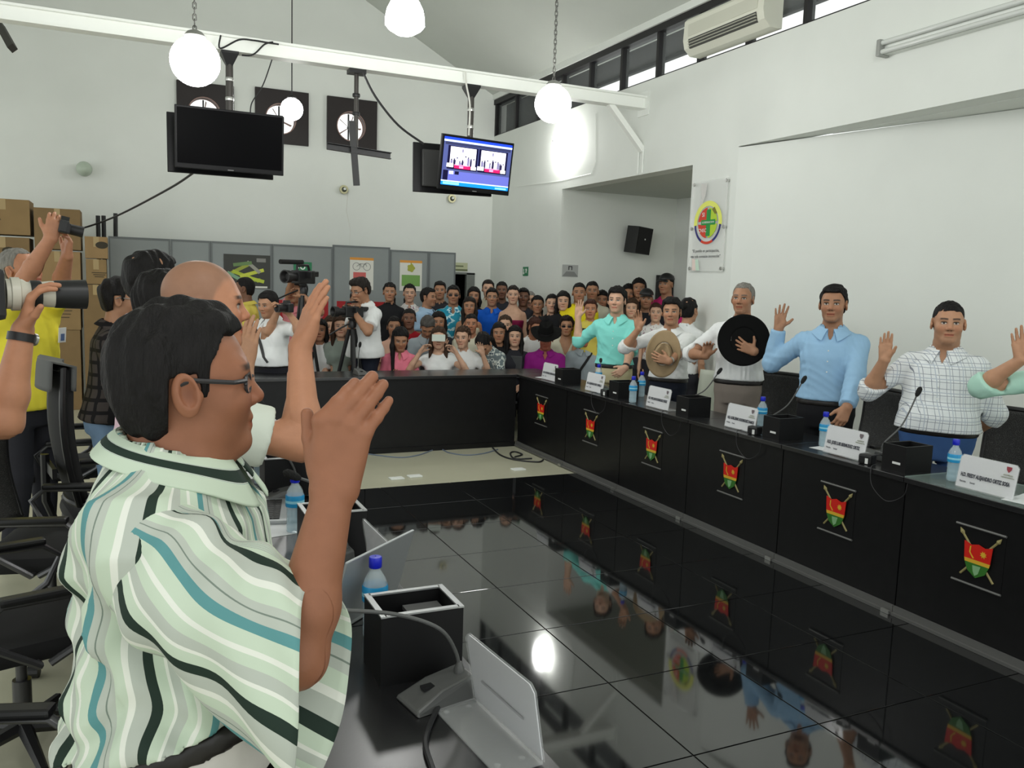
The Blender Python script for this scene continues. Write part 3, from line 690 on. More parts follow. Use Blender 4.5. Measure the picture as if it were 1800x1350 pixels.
# ================================================================== DESKS
m_desk = mat('black_laminate', (0.0075, 0.0075, 0.008), 0.34, noise=0.2, nscale=14, spec=0.35)
m_desktop = mat('black_desk_top', (0.010, 0.010, 0.011), 0.27, noise=0.15, nscale=10, spec=0.95)
m_dglass = mat('desk_glass', (0.55, 0.72, 0.66), 0.03, alpha=0.22, spec=0.6)
m_rail = mat('grey_rail', (0.16, 0.16, 0.155), 0.4, metal=0.4)
e_red, e_yel, e_grn = mat('shield_red', srgb(206, 32, 20), 0.45), mat('shield_yellow', srgb(216, 172, 50), 0.45), mat('shield_green', srgb(52, 112, 40), 0.45)
e_pale, e_wood = mat('shield_pale', srgb(130, 176, 128), 0.5), mat('spear_wood', srgb(150, 140, 92), 0.5)
DZ = 0.75
def emblem(parent, M):
    """hanging banner: two bars, crossed spears and a three-banded shield; local x right, y up"""
    r = empty('banner', (0, 0, 0)); r.parent = parent; r.matrix_local = M
    def pl(n, pts, m_, z, t=0.002):
        q = MB(); q.prism(pts, t, T(0, 0, z)); return q.build(n, m_, r)
    q = MB(); q.box((0, 0, 0.001), (0.25, 0.30, 0.002)); q.build('cloth', m_desk, r)
    for y, n in ((0.14, 'top_bar'), (-0.14, 'bottom_bar')):
        q = MB(); q.tube([(-0.128, y, 0.006), (0.128, y, 0.006)], 0.006, 8); q.build(n, m_rail, r, smooth=True)
    for s in (-1, 1):
        q = MB(); d = Vector((0.175 * s, 0.235, 0)).normalized()
        a = Vector((-0.085 * s, -0.10, 0.005)); b = Vector((0.085 * s, 0.095, 0.005)); q.tube([a, b], 0.0055, 6)
        q.tube([b, b + d * 0.012, b + d * 0.035], [0.006, 0.011, 0.001], 6); q.build('spear', e_wood, r, smooth=True)
    x = 0.072
    top = [(-x, 0.068), (-0.035, 0.056), (0, 0.066), (0.035, 0.056), (x, 0.068)]
    pl('shield_top', [(-0.066, -0.012), (0.066, -0.012)] + [(a, b) for a, b in reversed(top)], e_red, 0.010, 0.004)
    pl('shield_band', [(-0.062, -0.03), (0.062, -0.03), (0.066, -0.012), (-0.066, -0.012)], e_yel, 0.010, 0.004)
    pl('shield_point', [(-0.062, -0.03), (-0.045, -0.07), (0, -0.098), (0.045, -0.07), (0.062, -0.03)], e_grn, 0.010, 0.004)
    pts = [((0.018 if k % 2 else 0.010) * math.cos(k * math.pi / 8) + 0.03, (0.018 if k % 2 else 0.010) * math.sin(k * math.pi / 8) + 0.024) for k in range(16)]
    pl('sun', pts, e_yel, 0.0142, 0.0012)
    pl('crescent', [(-0.04, 0.05), (-0.034, 0.05), (-0.036, 0.02), (-0.015, -0.005), (-0.022, -0.008), (-0.043, 0.02)], e_yel, 0.0142, 0.0012)
    pl('pale_mark', [(-0.02, -0.04), (0.022, -0.038), (0.012, -0.075), (-0.004, -0.088), (-0.014, -0.07)], e_pale, 0.0142, 0.0012)

UNITS = [2.10, 2.99, 3.885, 4.83, 5.74, 6.68, 7.72]
DL = ['nearest the right edge', 'in front of the plaid-shirted man', 'in front of the blue-shirted man', 'in front of the man with the black hat', 'in front of the man with the tan hat', 'farthest right-hand one at the corner of the desks']
DD = 0.46
for k in range(6):
    a, b = UNITS[k], UNITS[k + 1]; w = b - a
    root = empty('council_desk', (3.65, (a + b) / 2, 0), 0, 'black desk unit with a shield banner, ' + DL[k], 'desk', 'right-hand row of black desks')
    q = MB(); q.b2((0.012, -w / 2 + 0.004, 0.055), (0.03, w / 2 - 0.004, DZ - 0.028)); q.build('front_panel', m_desk, root)
    for s in (-1, 1):
        q = MB(); q.b2((0.0305, s * (w / 2 - 0.003), 0.0075), (DD - 0.02, s * (w / 2 - 0.022), DZ - 0.028)); q.build('side_panel', m_desk, root)
    q = MB(); q.b2((-0.008, -w / 2 + 0.002, DZ - 0.028), (DD, w / 2 - 0.002, DZ), bev=0.003); q.build('desk_top', m_desktop, root)
    q = MB(); q.b2((-0.004, -w / 2 + 0.002, 0.0075), (0.011, w / 2 - 0.002, 0.055)); q.b2((-0.02, -w / 2 + 0.002, 0.0075), (-0.004, w / 2 - 0.002, 0.022)); q.build('base_rail', m_rail, root)
    q = MB(); q.box((-0.022, -w / 2 + 0.03, 0.018), (0.012, 0.05, 0.02)); q.build('rail_clip', m_steel, root)
    if k == 0:
        q = MB(); q.b2((-0.006, -w / 2 + 0.004, DZ), (DD - 0.02, w / 2 - 0.004, DZ + 0.006)); q.build('glass_sheet', m_dglass, root)
    yc = [2.55, 3.43, 4.35, 5.28, 6.22, 7.18][k] - (a + b) / 2
    emblem(root, frame_M((0.0118, yc, 0.455), (0, -1, 0), (0, 0, 1)))
# desk across the back
for k, (a, b, lab) in enumerate(((0.45, 2.06, 'black desk across the back of the floor, left-hand length'), (2.06, 3.64, 'black desk across the back of the floor, right-hand length'))):
    w = b - a; root = empty('council_desk', ((a + b) / 2, 7.72, 0), 0, lab, 'desk', 'black desks across the back')
    q = MB(); q.b2((-w / 2 + 0.004, 0.012, 0.012), (w / 2 - 0.004, 0.03, DZ - 0.028)); q.build('front_panel', m_desk, root)
    for s in (-1, 1):
        q = MB(); q.b2((s * (w / 2 - 0.003), 0.0305, 0.0), (s * (w / 2 - 0.022), 0.5, DZ - 0.028)); q.build('side_panel', m_desk, root)
    q = MB(); q.b2((-w / 2 + 0.002, -0.008, DZ - 0.028), (w / 2 - 0.002, 0.52, DZ), bev=0.003); q.build('desk_top', m_desktop, root)
    q = MB(); q.b2((-w / 2, -0.002, 0.0), (w / 2, 0.011, 0.05)); q.build('base_rail', m_desk, root)
q = MB(); root = empty('corner_desk', (3.88, 8.0, 0), 0, 'black corner desk joining the back row and the right-hand row', 'desk')
q.b2((-0.23, -0.27, DZ - 0.028), (0.23, 0.24, DZ), bev=0.003); q.build('desk_top', m_desktop, root)
for sx_, sy_ in ((-1, 1), (1, 1), (1, -1)):
    q = MB(); q.box((sx_ * 0.2, sy_ * 0.21 - 0.015, 0.36), (0.05, 0.05, 0.722)); q.build('leg', m_desk, root)
# left-hand row
LDX0, LDX1 = 0.28, 0.74
LU = [0.72, 1.22, 2.12, 3.02, 3.92, 4.82, 5.72, 6.6]
LL = ['at the bottom edge of the picture', 'under the near microphone and name stand', 'under the silver laptop', 'under the second microphone box', 'under the third microphone box', 'past the third microphone box', 'farthest one near the back desk']
for k in range(7):
    a, b = LU[k], LU[k + 1]; w = b - a
    root = empty('council_desk', (LDX0, (a + b) / 2, 0), 0, 'black left-hand desk unit ' + LL[k], 'desk', 'left-hand row of black desks')
    q = MB(); q.b2((LDX1 - LDX0 - 0.03, -w / 2 + 0.004, 0.055), (LDX1 - LDX0 - 0.012, w / 2 - 0.004, DZ - 0.028)); q.build('front_panel', m_desk, root)
    for s in (-1, 1):
        q = MB(); q.b2((0.02, s * (w / 2 - 0.003), 0.0075), (LDX1 - LDX0 - 0.0305, s * (w / 2 - 0.022), DZ - 0.028)); q.build('side_panel', m_desk, root)
    q = MB(); q.b2((0, -w / 2 + 0.002, DZ - 0.028), (LDX1 - LDX0 + 0.008, w / 2 - 0.002, DZ), bev=0.003); q.build('desk_top', m_desktop, root)

# ================================================================== things on the desks
m_silver = mat('silver_trim', (0.42, 0.43, 0.43), 0.35, metal=0.6)
m_box = mat('black_box', (0.006, 0.006, 0.0065), 0.5, spec=0.3)
m_stick = mat('white_sticker', srgb(225, 226, 224), 0.5)
def power_box(x, y, lab, side):
    """open-topped black desk box, pale rim on the left row; side = direction of the hall"""
    root = empty('desk_box', (x, y, DZ), 0, lab, 'box', 'black boxes on the desks')
    w, d, h, t = 0.20, 0.15, 0.165 if side > 0 else 0.14, 0.012
    for n, c, s in (('side_panel', (-w / 2 + t / 2, 0, h / 2), (t, d, h)), ('side_panel', (w / 2 - t / 2, 0, h / 2), (t, d, h)), ('side_panel', (0, -d / 2 + t / 2, h / 2), (w - 2 * t, t, h)), ('side_panel', (0, d / 2 - t / 2, h / 2), (w - 2 * t, t, h)), ('bottom_panel', (0, 0, 0.02), (w - 2 * t, d - 2 * t, 0.012))):
        q = MB(); q.box(c, s); q.build(n, m_box, root)
    if side > 0:
        q = MB()
        for c, s in (((-w / 2 + 0.006, 0, h + 0.001), (0.014, d + 0.004, 0.004)), ((w / 2 - 0.006, 0, h + 0.001), (0.014, d + 0.004, 0.004)), ((0, -d / 2 + 0.006, h + 0.001), (w - 0.02, 0.014, 0.004)), ((0, d / 2 - 0.006, h + 0.001), (w - 0.02, 0.014, 0.004))): q.box(c, s)
        q.build('rim', m_silver, root)
        q = MB(); q.box((0.035, 0, h - 0.035), (0.09, 0.11, 0.01)); q.build('inner_plate', mat('inner_plate_grey', (0.12, 0.12, 0.12), 0.5), root)
    else:
        q = MB(); q.box((-w / 2 - 0.0015, -0.02, 0.045), (0.002, 0.05, 0.012)); q.build('sticker', m_stick, root)
    return root
for y, lab in ((1.84, 'open black desk box beside the near water bottle'), (2.72, 'open black desk box with a pale rim behind the silver laptop'), (3.60, 'open black desk box farther along, behind the raised hand'), (4.5, 'small open black desk box by the bald man’s elbow')):
    power_box(0.612, y, lab, 1)
for y, lab in ((3.12, 'black desk box in front of the plaid-shirted man'), (4.06, 'black desk box in front of the blue-shirted man'), (5.0, 'black desk box in front of the man with the black hat'), (5.96, 'black desk box in front of the mint-shirted man'), (6.95, 'black desk box nearest the back corner of the desks')):
    power_box(3.81, y, lab, -1)

m_card_white = mat('white_card', srgb(222, 222, 226), 0.55)
m_acr = mat('clear_acrylic', (0.85, 0.87, 0.87), 0.06, alpha=0.18, spec=0.6)
m_inkg = mat('plate_ink', srgb(70, 72, 80), 0.6)
def name_stand(x, y, lab, side, line=None, w=0.285, rz=0.0, logo=None):
    """clear L-shaped stand; side -1: faces the hall from the right row (-X), +1: faces +X from the left row"""
    root = empty('name_stand', (x, y, DZ + 0.002), (math.pi / 2 if side > 0 else -math.pi / 2) + rz, lab, 'name stand', 'name stands on the desks')
    # local: faces -Y, width along x; foot goes back (+Y)
    h, t = 0.165, 0.16
    q = MB(); q.b2((-w / 2, 0.0, 0.0), (w / 2, 0.10, 0.004)); q.build('foot', m_acr, root)
    if line is None and y < 2:
        for sx_ in (-w / 2 + 0.03, w / 2 - 0.03):
            for sy_ in (0.03, 0.085):
                q = MB(); q.lathe([(0.0, 0.004), (0.007, 0.004), (0.007, 0.006), (0.0, 0.006)], 8, T(sx_, sy_, 0)); q.build('foot_pad', m_acr, root)
    M = T(0, 0.0, 0.003) @ RX(-0.17)
    c = 0.014
    def rr(x0, x1, y0, y1): return [(x0, y0), (x1, y0), (x1, y1 - c), (x1 - c, y1), (x0 + c, y1), (x0, y1 - c)]
    Mv = M @ Matrix(((1, 0, 0, 0), (0, 0, -1, 0), (0, 1, 0, 0), (0, 0, 0, 1)))
    q = MB(); q.prism(rr(-w / 2, w / 2, 0.0, h), 0.0022, Mv @ T(0, 0, 0.0025)); q.prism(rr(-w / 2, w / 2, 0.0, h), 0.0022, Mv @ T(0, 0, -0.0025)); q.build('acrylic_sheet', m_acr, root)
    q = MB(); q.prism(rr(-w / 2 + 0.003, w / 2 - 0.003, 0.004, h - 0.003), 0.0018, Mv @ T(0, 0, 0.0002)); q.build('card', m_card_white, root)
    if line is not None:
        z = 0.0054
        text('name_line', line, 0.026, m_inkg, root, Mv @ T(-w / 2 + 0.02, h * 0.40, z), align='LEFT', sx=(w - 0.045) / (0.0143 * len(line)), extr=0.0004, bold=0.0011)
        text('small_line', 'Partido', 0.013, m_inkg, root, Mv @ T(-w / 2 + 0.02, h * 0.2, z), align='LEFT', sx=0.9, extr=0.0004)
        text('small_line', 'Social', 0.013, m_inkg, root, Mv @ T(-w / 2 + 0.075, h * 0.2, z), align='LEFT', sx=0.9, extr=0.0004)
        lg = logo or mat('plate_logo_grey', srgb(110, 100, 104), 0.6)
        q = MB(); q.prism([(-0.013, 0.014), (0.013, 0.014), (0.012, 0.0), (0.0, -0.014), (-0.012, 0.0)], 0.0006, Mv @ T(w / 2 - 0.045, h * 0.82, z)); q.build('crest', lg, root)
        text('crest_line', 'ASAMBLEA', 0.011, mat('plate_olive', srgb(140, 146, 120), 0.6), root, Mv @ T(w / 2 - 0.045, h * 0.66, z), extr=0.0004, sx=0.9)
        text('crest_line', 'DEPARTAMENTAL', 0.009, mat('plate_olive', (0, 0, 0)), root, Mv @ T(w / 2 - 0.045, h * 0.59, z), extr=0.0004, sx=0.9)
    else:
        q = MB(); q.box((0, 0.0035, h * 0.42), (w * 0.62, 0.0004, 0.006), M); q.build('show_through_line', mat('faint_print', srgb(176, 176, 180), 0.6), root)
    return root
for y, line, lab, lg in ((2.60, 'H.D. FREDY ALEJANDRO ORTIZ SOSA', 'white name card in a clear stand, nearest the right edge', mat('plate_logo_red', srgb(150, 60, 70), 0.6)),
                         (3.47, 'H.D. JOSE LUIS BERMUDEZ ORTIZ', 'white name card in a clear stand before the blue-shirted man', None),
                         (4.37, 'H.D. GUILLERMO RODRIGUEZ RAMOS', 'white name card in a clear stand before the man with the black hat', None),
                         (5.33, 'H.D. WILLIAM RODRIGUEZ PEREZ', 'white name card in a clear stand before the man with the tan hat', None),
                         (6.30, 'H.D. ALEJANDRO RUIZ CARRILLO', 'white name card in a clear stand before the mint-shirted man', None),
                         (7.17, 'H.D. RODRIGO HERNANDEZ', 'white name card in a clear stand at the far corner of the desks', None)):
    name_stand(3.715, y, lab, -1, line, logo=lg, w=0.30)
for y, rz, lab in ((1.49, 0.10, 'blank back of a white name card in a clear stand, nearest the camera'), (2.42, 0.02, 'blank back of a white name card behind the silver laptop'), (3.32, 0.0, 'blank back of a white name card beyond the raised hand'), (4.2, 0.0, 'blank back of a white name card farthest along the left row')):
    name_stand(0.705, y, lab, 1, None, rz=rz)

m_pet = mat('bottle_plastic', (0.80, 0.92, 0.96), 0.05, alpha=0.30, spec=0.7)
m_water = mat('bottle_water', (0.35, 0.62, 0.75), 0.05, alpha=0.35)
m_blabel = mat('bottle_label', srgb(40, 150, 205), 0.35)
m_cap = mat('bottle_cap', srgb(28, 40, 190), 0.35)
m_blab2 = mat('bottle_print', srgb(150, 215, 235), 0.4)
bottle0 = None
def bottle(x, y, lab, z=DZ):
    global bottle0
    if bottle0 is None:
        root = empty('water_bottle', (0, 0, 0)); bottle0 = root
        q = MB(); q.lathe([(0.002, 0.004), (0.026, 0.0), (0.031, 0.006), (0.031, 0.03), (0.0295, 0.036), (0.031, 0.042), (0.031, 0.055), (0.0295, 0.06), (0.031, 0.066), (0.031, 0.095), (0.033, 0.1), (0.033, 0.135), (0.028, 0.155), (0.016, 0.175), (0.0135, 0.18), (0.0135, 0.192)], 20, cap=False); q.build('bottle_body', m_pet, root, smooth=True)
        q = MB(); q.lathe([(0.002, 0.006), (0.028, 0.005), (0.029, 0.03), (0.028, 0.06), (0.029, 0.1), (0.002, 0.101)], 18, cap=False); q.build('water', m_water, root, smooth=True)
        q = MB(); q.lathe([(0.0335, 0.098), (0.034, 0.1), (0.034, 0.134), (0.0325, 0.14)], 22, cap=False); lb = q.build('label_band', m_blabel, root, smooth=True)
        q = MB(); q.lathe([(0.0342, 0.112), (0.0342, 0.122)], 22, cap=False); q.build('label_print', m_blab2, lb, smooth=True)
        q = MB(); q.lathe([(0.002, 0.215), (0.0155, 0.214), (0.017, 0.21), (0.017, 0.187), (0.0155, 0.185)], 18, cap=False); q.build('cap', m_cap, root, smooth=True)
    else:
        root = copy_tree(bottle0)
    root.location = (x, y, z); root.rotation_euler = (0, 0, rnd.uniform(0, 6))
    tag(root, lab, 'bottle', 'blue-capped water bottles')
    return root
bottle(0.575, 2.045, 'blue-capped water bottle beside the silver laptop')
bottle(0.545, 3.02, 'blue-capped water bottle half hidden behind the raised forearm')
bottle(0.535, 3.80, 'blue-capped water bottle by the striped man’s collar')
bottle(3.86, 3.76, 'blue-capped water bottle in front of the blue-shirted man')
bottle(3.80, 2.83, 'blue-capped water bottle in front of the plaid-shirted man', DZ + 0.006)
bottle(3.95, 4.42, 'blue-capped water bottle behind the name card of the man with the black hat')
bottle(3.72, 5.68, 'front one of the two water bottles beside the far black box')
bottle(4.00, 5.98, 'back one of the two water bottles beside the far black box')
bottle(3.95, 6.62, 'blue-capped water bottle behind the mint-shirted man’s name card')

m_mic = mat('mic_grey', (0.09, 0.092, 0.09), 0.38, spec=0.5)
m_foam = mat('mic_foam', (0.012, 0.012, 0.012), 0.9, bump=0.5, bscale=200)
def mic(x, y, rz, pts, lab, big=True, z=DZ, foam=True):
    """gooseneck microphone; local x points to the speaker; pts relative to the neck root"""
    root = empty('gooseneck_microphone', (x, y, z), rz, lab, 'microphone', 'gooseneck microphones')
    q = MB()
    V = [(-0.06, -0.045, 0), (0.10, -0.055, 0), (0.10, 0.055, 0), (-0.06, 0.045, 0), (-0.055, -0.036, 0.055), (0.03, -0.042, 0.04), (0.098, -0.045, 0.012), (0.098, 0.045, 0.012), (0.03, 0.042, 0.04), (-0.055, 0.036, 0.055)]
    F = [(3, 2, 1, 0), (4, 5, 8, 9), (5, 6, 7, 8), (0, 4, 9, 3), (1, 2, 7, 6), (0, 1, 6, 5, 4), (3, 9, 8, 7, 2)]
    q.add(V, F); o = q.build('base', m_mic, root)
    bv = o.modifiers.new('b', 'BEVEL'); bv.width = 0.006; bv.segments = 2
    q = MB(); q.box((0.045, 0, 0.036), (0.03, 0.02, 0.006), RY(0.0)); q.build('switch', m_black, root)
    P = [Vector(p) for p in pts]; out = []
    for i in range(len(P) - 1):
        p0 = P[max(i - 1, 0)]; p1 = P[i]; p2 = P[i + 1]; p3 = P[min(i + 2, len(P) - 1)]
        for t in np.linspace(0, 1, 8)[:-1]:
            out.append(0.5 * ((2 * p1) + (p2 - p0) * t + (2 * p0 - 5 * p1 + 4 * p2 - p3) * t * t + (3 * p1 - p0 - 3 * p2 + p3) * t ** 3))
    out.append(P[-1])
    q = MB(); q.lathe([(0.012, 0.045), (0.012, 0.06), (0.006, 0.075)], 10, T(-0.035, 0, 0)); q.tube(out, 0.0045, 8); q.build('gooseneck', m_mic, root, smooth=True)
    d = (P[-1] - P[-2]).normalized(); e = P[-1]
    q = MB(); q.tube([e - d * 0.01, e, e + d * 0.02, e + d * 0.04, e + d * 0.05], [0.006, 0.012, 0.015, 0.013, 0.004], 10); q.build('foam_tip' if foam else 'mic_head', m_foam, root, smooth=True)
    return root
# near one: base at the near box, neck bending left towards the speaker
mic(0.635, 1.70 - 0.03, math.pi + 0.18, [(-0.035, 0, 0.05), (-0.025, 0, 0.10), (0.02, 0.0, 0.165), (0.12, -0.01, 0.215), (0.25, -0.015, 0.25), (0.34, -0.02, 0.27)], 'grey gooseneck microphone on the near desk, its neck bending towards the striped man')
mic(0.60, 2.62, math.pi + 0.05, [(-0.035, 0, 0.05), (-0.03, 0, 0.12), (0.0, 0, 0.2), (0.06, 0, 0.27), (0.12, 0, 0.3)], 'grey gooseneck microphone half hidden behind the silver laptop')
mic(0.60, 3.5, math.pi, [(-0.035, 0, 0.05), (-0.03, 0, 0.12), (0.02, 0, 0.22), (0.06, 0, 0.33), (0.09, 0.0, 0.38)], 'grey gooseneck microphone beside the third open box')
def mic_px(base, tip, lab, yb, xb=3.90, tipX=4.05):
    b = np.array([xb, yb, DZ]); t = on_x(tip[0], tip[1], tipX)
    rel = t - b
    mic(xb, yb, 0, [(-0.035, 0, 0.05), (-0.03, 0, 0.10), (rel[0] * 0.55, rel[1] * 0.45, rel[2] * 0.55), (rel[0], rel[1], rel[2])], lab)
mic_px(None, (1410, 672), 'dark gooseneck microphone pointing up at the blue-shirted man', 4.25)
mic_px(None, (1612, 694), 'dark gooseneck microphone pointing up at the plaid-shirted man', 3.33)
mic_px(None, (1262, 656), 'dark gooseneck microphone pointing at the man with the black hat', 5.15)
mic_px(None, (1056, 636), 'dark gooseneck microphone pointing at the mint-shirted man', 6.55)
cable('cable', [(0.60, 1.62, DZ + 0.008), (0.53, 1.50, DZ + 0.008), (0.50, 1.36, DZ + 0.008), (0.42, 1.24, DZ + 0.008), (0.38, 1.10, DZ + 0.008)], 0.006, m_cable, 'dark cable lying on the near desk below the microphone')
for (y0, lab) in ((3.20, 'thin cable looping down the desk front before the plaid-shirted man'), (4.30, 'thin cable looping down the desk front before the black-hatted man'), (5.15, 'thin cable looping down the desk front near the third banner'), (6.2, 'thin cable looping down the desk front near the second banner')):
    cable('cable', [(3.70, y0 + 0.02, DZ + 0.012), (3.64, y0, DZ + 0.005), (3.635, y0 - 0.02, 0.66), (3.635, y0 - 0.12, 0.60), (3.635, y0 - 0.22, 0.65), (3.636, y0 - 0.24, 0.72)], 0.0025, m_cable, lab, group='thin cables on the desk fronts', n=5)
for y0, lab in ((3.30, 'black adapter plug beside the box of the plaid-shirted man'), (4.22, 'black adapter plug beside the box of the blue-shirted man'), (6.1, 'black adapter plug beside the far black box')):
    root = empty('adapter_plug', (3.72, y0, DZ), 0.3, lab, 'adapter', 'black adapters on the desks')
    q = MB(); q.box((0, 0, 0.028), (0.07, 0.075, 0.056), bev=0.012); q.build('body', m_black, root)
    q = MB(); q.box((-0.037, -0.012, 0.02), (0.004, 0.016, 0.03)); q.build('pale_tab', m_stick, root)
    q = MB(); q.tube([(0.0, -0.03, 0.05), (0.02, -0.06, 0.06), (0.06, -0.09, 0.03), (0.1, -0.06, 0.006)], 0.004, 6); q.build('lead', m_cable, root)
def sheet(x, y, rz, w, d, lab, z=DZ):
    q = MB(); q.grid(lambda u, v: ((u - 0.5) * w, (v - 0.5) * d, 0.0015 + 0.004 * max(0, (u - 0.8)) * 5 * v), 6, 6)
    o = q.build('paper_sheet', mat('paper_white', srgb(218, 220, 222), 0.6)); o.location = (x, y, z); o.rotation_euler = (0, 0, rz); o.modifiers.new('s', 'SOLIDIFY').thickness = 0.001
    tag(o, lab, 'paper', 'loose papers on the desks')
sheet(3.86, 3.62, 0.1, 0.21, 0.30, 'white paper under the name card of the blue-shirted man')
sheet(3.80, 2.36, 0.15, 0.21, 0.28, 'white paper beside the nearest right-hand name card', DZ + 0.006)
sheet(3.86, 7.35, 0.4, 0.21, 0.30, 'white paper lying at the far corner of the desks')
sheet(0.47, 3.13, 0.2, 0.21, 0.3, 'white paper on the desk beyond the silver laptop')
sheet(0.40, 4.0, 0.5, 0.21, 0.3, 'white paper on the desk below the bald man')
sheet(0.66, 1.2, 0.3, 0.13, 0.2, 'crumpled white paper at the bottom edge of the near desk')
# laptops
m_alu = mat('aluminium_shell', (0.42, 0.44, 0.45), 0.38, metal=0.55)
def laptop(x, y, rz, ang, lab):
    root = empty('laptop', (x, y, DZ), rz, lab, 'laptop', 'silver laptops')
    q = MB(); q.box((0, 0, 0.009), (0.33, 0.23, 0.014), bev=0.004); q.build('base', m_alu, root)
    q = MB(); q.box((0, 0.015, 0.0168), (0.28, 0.11, 0.002)); kb = q.build('keyboard', m_black, root)
    for r_ in range(4):
        for c_ in range(10):
            q = MB(); q.box((-0.126 + 0.028 * c_, -0.02 + 0.026 * r_, 0.0185), (0.023, 0.021, 0.002)); q.build('key', mat('key_dark', (0.03, 0.03, 0.03), 0.5), kb)
    q = MB(); q.box((0, -0.075, 0.0168), (0.09, 0.055, 0.001)); q.build('touch_pad', m_silver, root)
    M = T(0, 0.115, 0.016) @ RX(-ang)
    q = MB(); q.box((0, 0.0, 0.105), (0.33, 0.008, 0.21), M, bev=0.003); q.build('lid', m_alu, root)
    q = MB(); q.box((0, -0.0048, 0.108), (0.31, 0.001, 0.19), M); q.build('screen', m_tvscr, root)
    return root
laptop(0.50, 2.25, math.pi + 0.72, 0.28, 'open silver laptop with its back to the camera beside the water bottle')
laptop(0.47, 3.30, -math.pi / 2 - 0.2, 1.45, 'silver laptop folded nearly flat beyond the raised forearm')
# small desk microphone on the back desk
mic(2.05, 7.95, -1.4, [(-0.035, 0, 0.05), (-0.03, 0, 0.12), (-0.02, 0, 0.2), (0.0, 0, 0.27)], 'small gooseneck microphone on the back desk')
# floor sockets and leads
for px, py, lab in ((697, 842, 'left of the two white floor plates near the black tiles'), (729, 838, 'right of the two white floor plates near the black tiles'), (911, 826, 'white floor socket near the corner of the desks')):
    c = on_z(px, py, 0.0); root = empty('floor_plate', (c[0], c[1], 0.0), 0.05, lab, 'floor plate', 'white floor plates')
    q = MB(); q.box((0, 0, 0.006), (0.12, 0.085, 0.012), bev=0.004); q.build('plate', m_white, root)
    q = MB(); q.box((0, 0, 0.0128), (0.05, 0.03, 0.002)); q.build('cover_flap', m_stick, root)
cable('cable', [tuple(on_z(x, y, 0.006)) for x, y in ((640, 797), (700, 804), (735, 800), (770, 789), (790, 796), (820, 800), (850, 797), (875, 790))], 0.006, mat('grey_blue_cable', srgb(110, 122, 140), 0.5), 'thin bluish cable winding along the foot of the back desk')
cable('cable', [tuple(on_z(x, y, 0.008)) for x, y in ((866, 787), (880, 800), (905, 808), (945, 812), (955, 808))], 0.008, m_cable, 'black cable curving on the beige floor by the corner')
cable('cable', [tuple(on_z(x, y, 0.008)) for x, y in ((935, 806), (905, 806), (897, 797), (905, 794), (918, 799), (905, 803))], 0.008, m_cable, 'black cable coiled on the beige floor by the corner')

# ================================================================== chairs
m_mesh = mat('chair_mesh', (0.018, 0.018, 0.018), 0.6)
def chair_mesh_mat():
    m = bpy.data.materials.new('chair_woven_mesh'); m.use_nodes = True; nt = m.node_tree; N = nt.nodes; L = nt.links; b = N['Principled BSDF']
    tc = N.new('ShaderNodeTexCoord'); mp = N.new('ShaderNodeMapping'); mp.inputs['Scale'].default_value = (26, 26, 26); mp.inputs['Rotation'].default_value = (0, 0.6, 0)
    ck = N.new('ShaderNodeTexVoronoi'); ck.feature = 'DISTANCE_TO_EDGE'
    cr = N.new('ShaderNodeValToRGB'); cr.color_ramp.elements[0].position = 0.02; cr.color_ramp.elements[0].color = (0.075, 0.075, 0.072, 1); cr.color_ramp.elements[1].position = 0.12; cr.color_ramp.elements[1].color = (0.012, 0.012, 0.012, 1)
    L.new(tc.outputs['Object'], mp.inputs[0]); L.new(mp.outputs[0], ck.inputs[0]); L.new(ck.outputs[0], cr.inputs[0]); L.new(cr.outputs[0], b.inputs['Base Color']); b.inputs['Roughness'].default_value = 0.7
    return m
m_cmesh = chair_mesh_mat()
m_cfab = mat('chair_fabric', (0.011, 0.011, 0.012), 0.85)
m_cgrey = mat('chair_cover_grey', srgb(92, 93, 92), 0.85)
m_chrome = mat('chair_tube', (0.11, 0.11, 0.115), 0.3, metal=0.6)
chair0 = {}
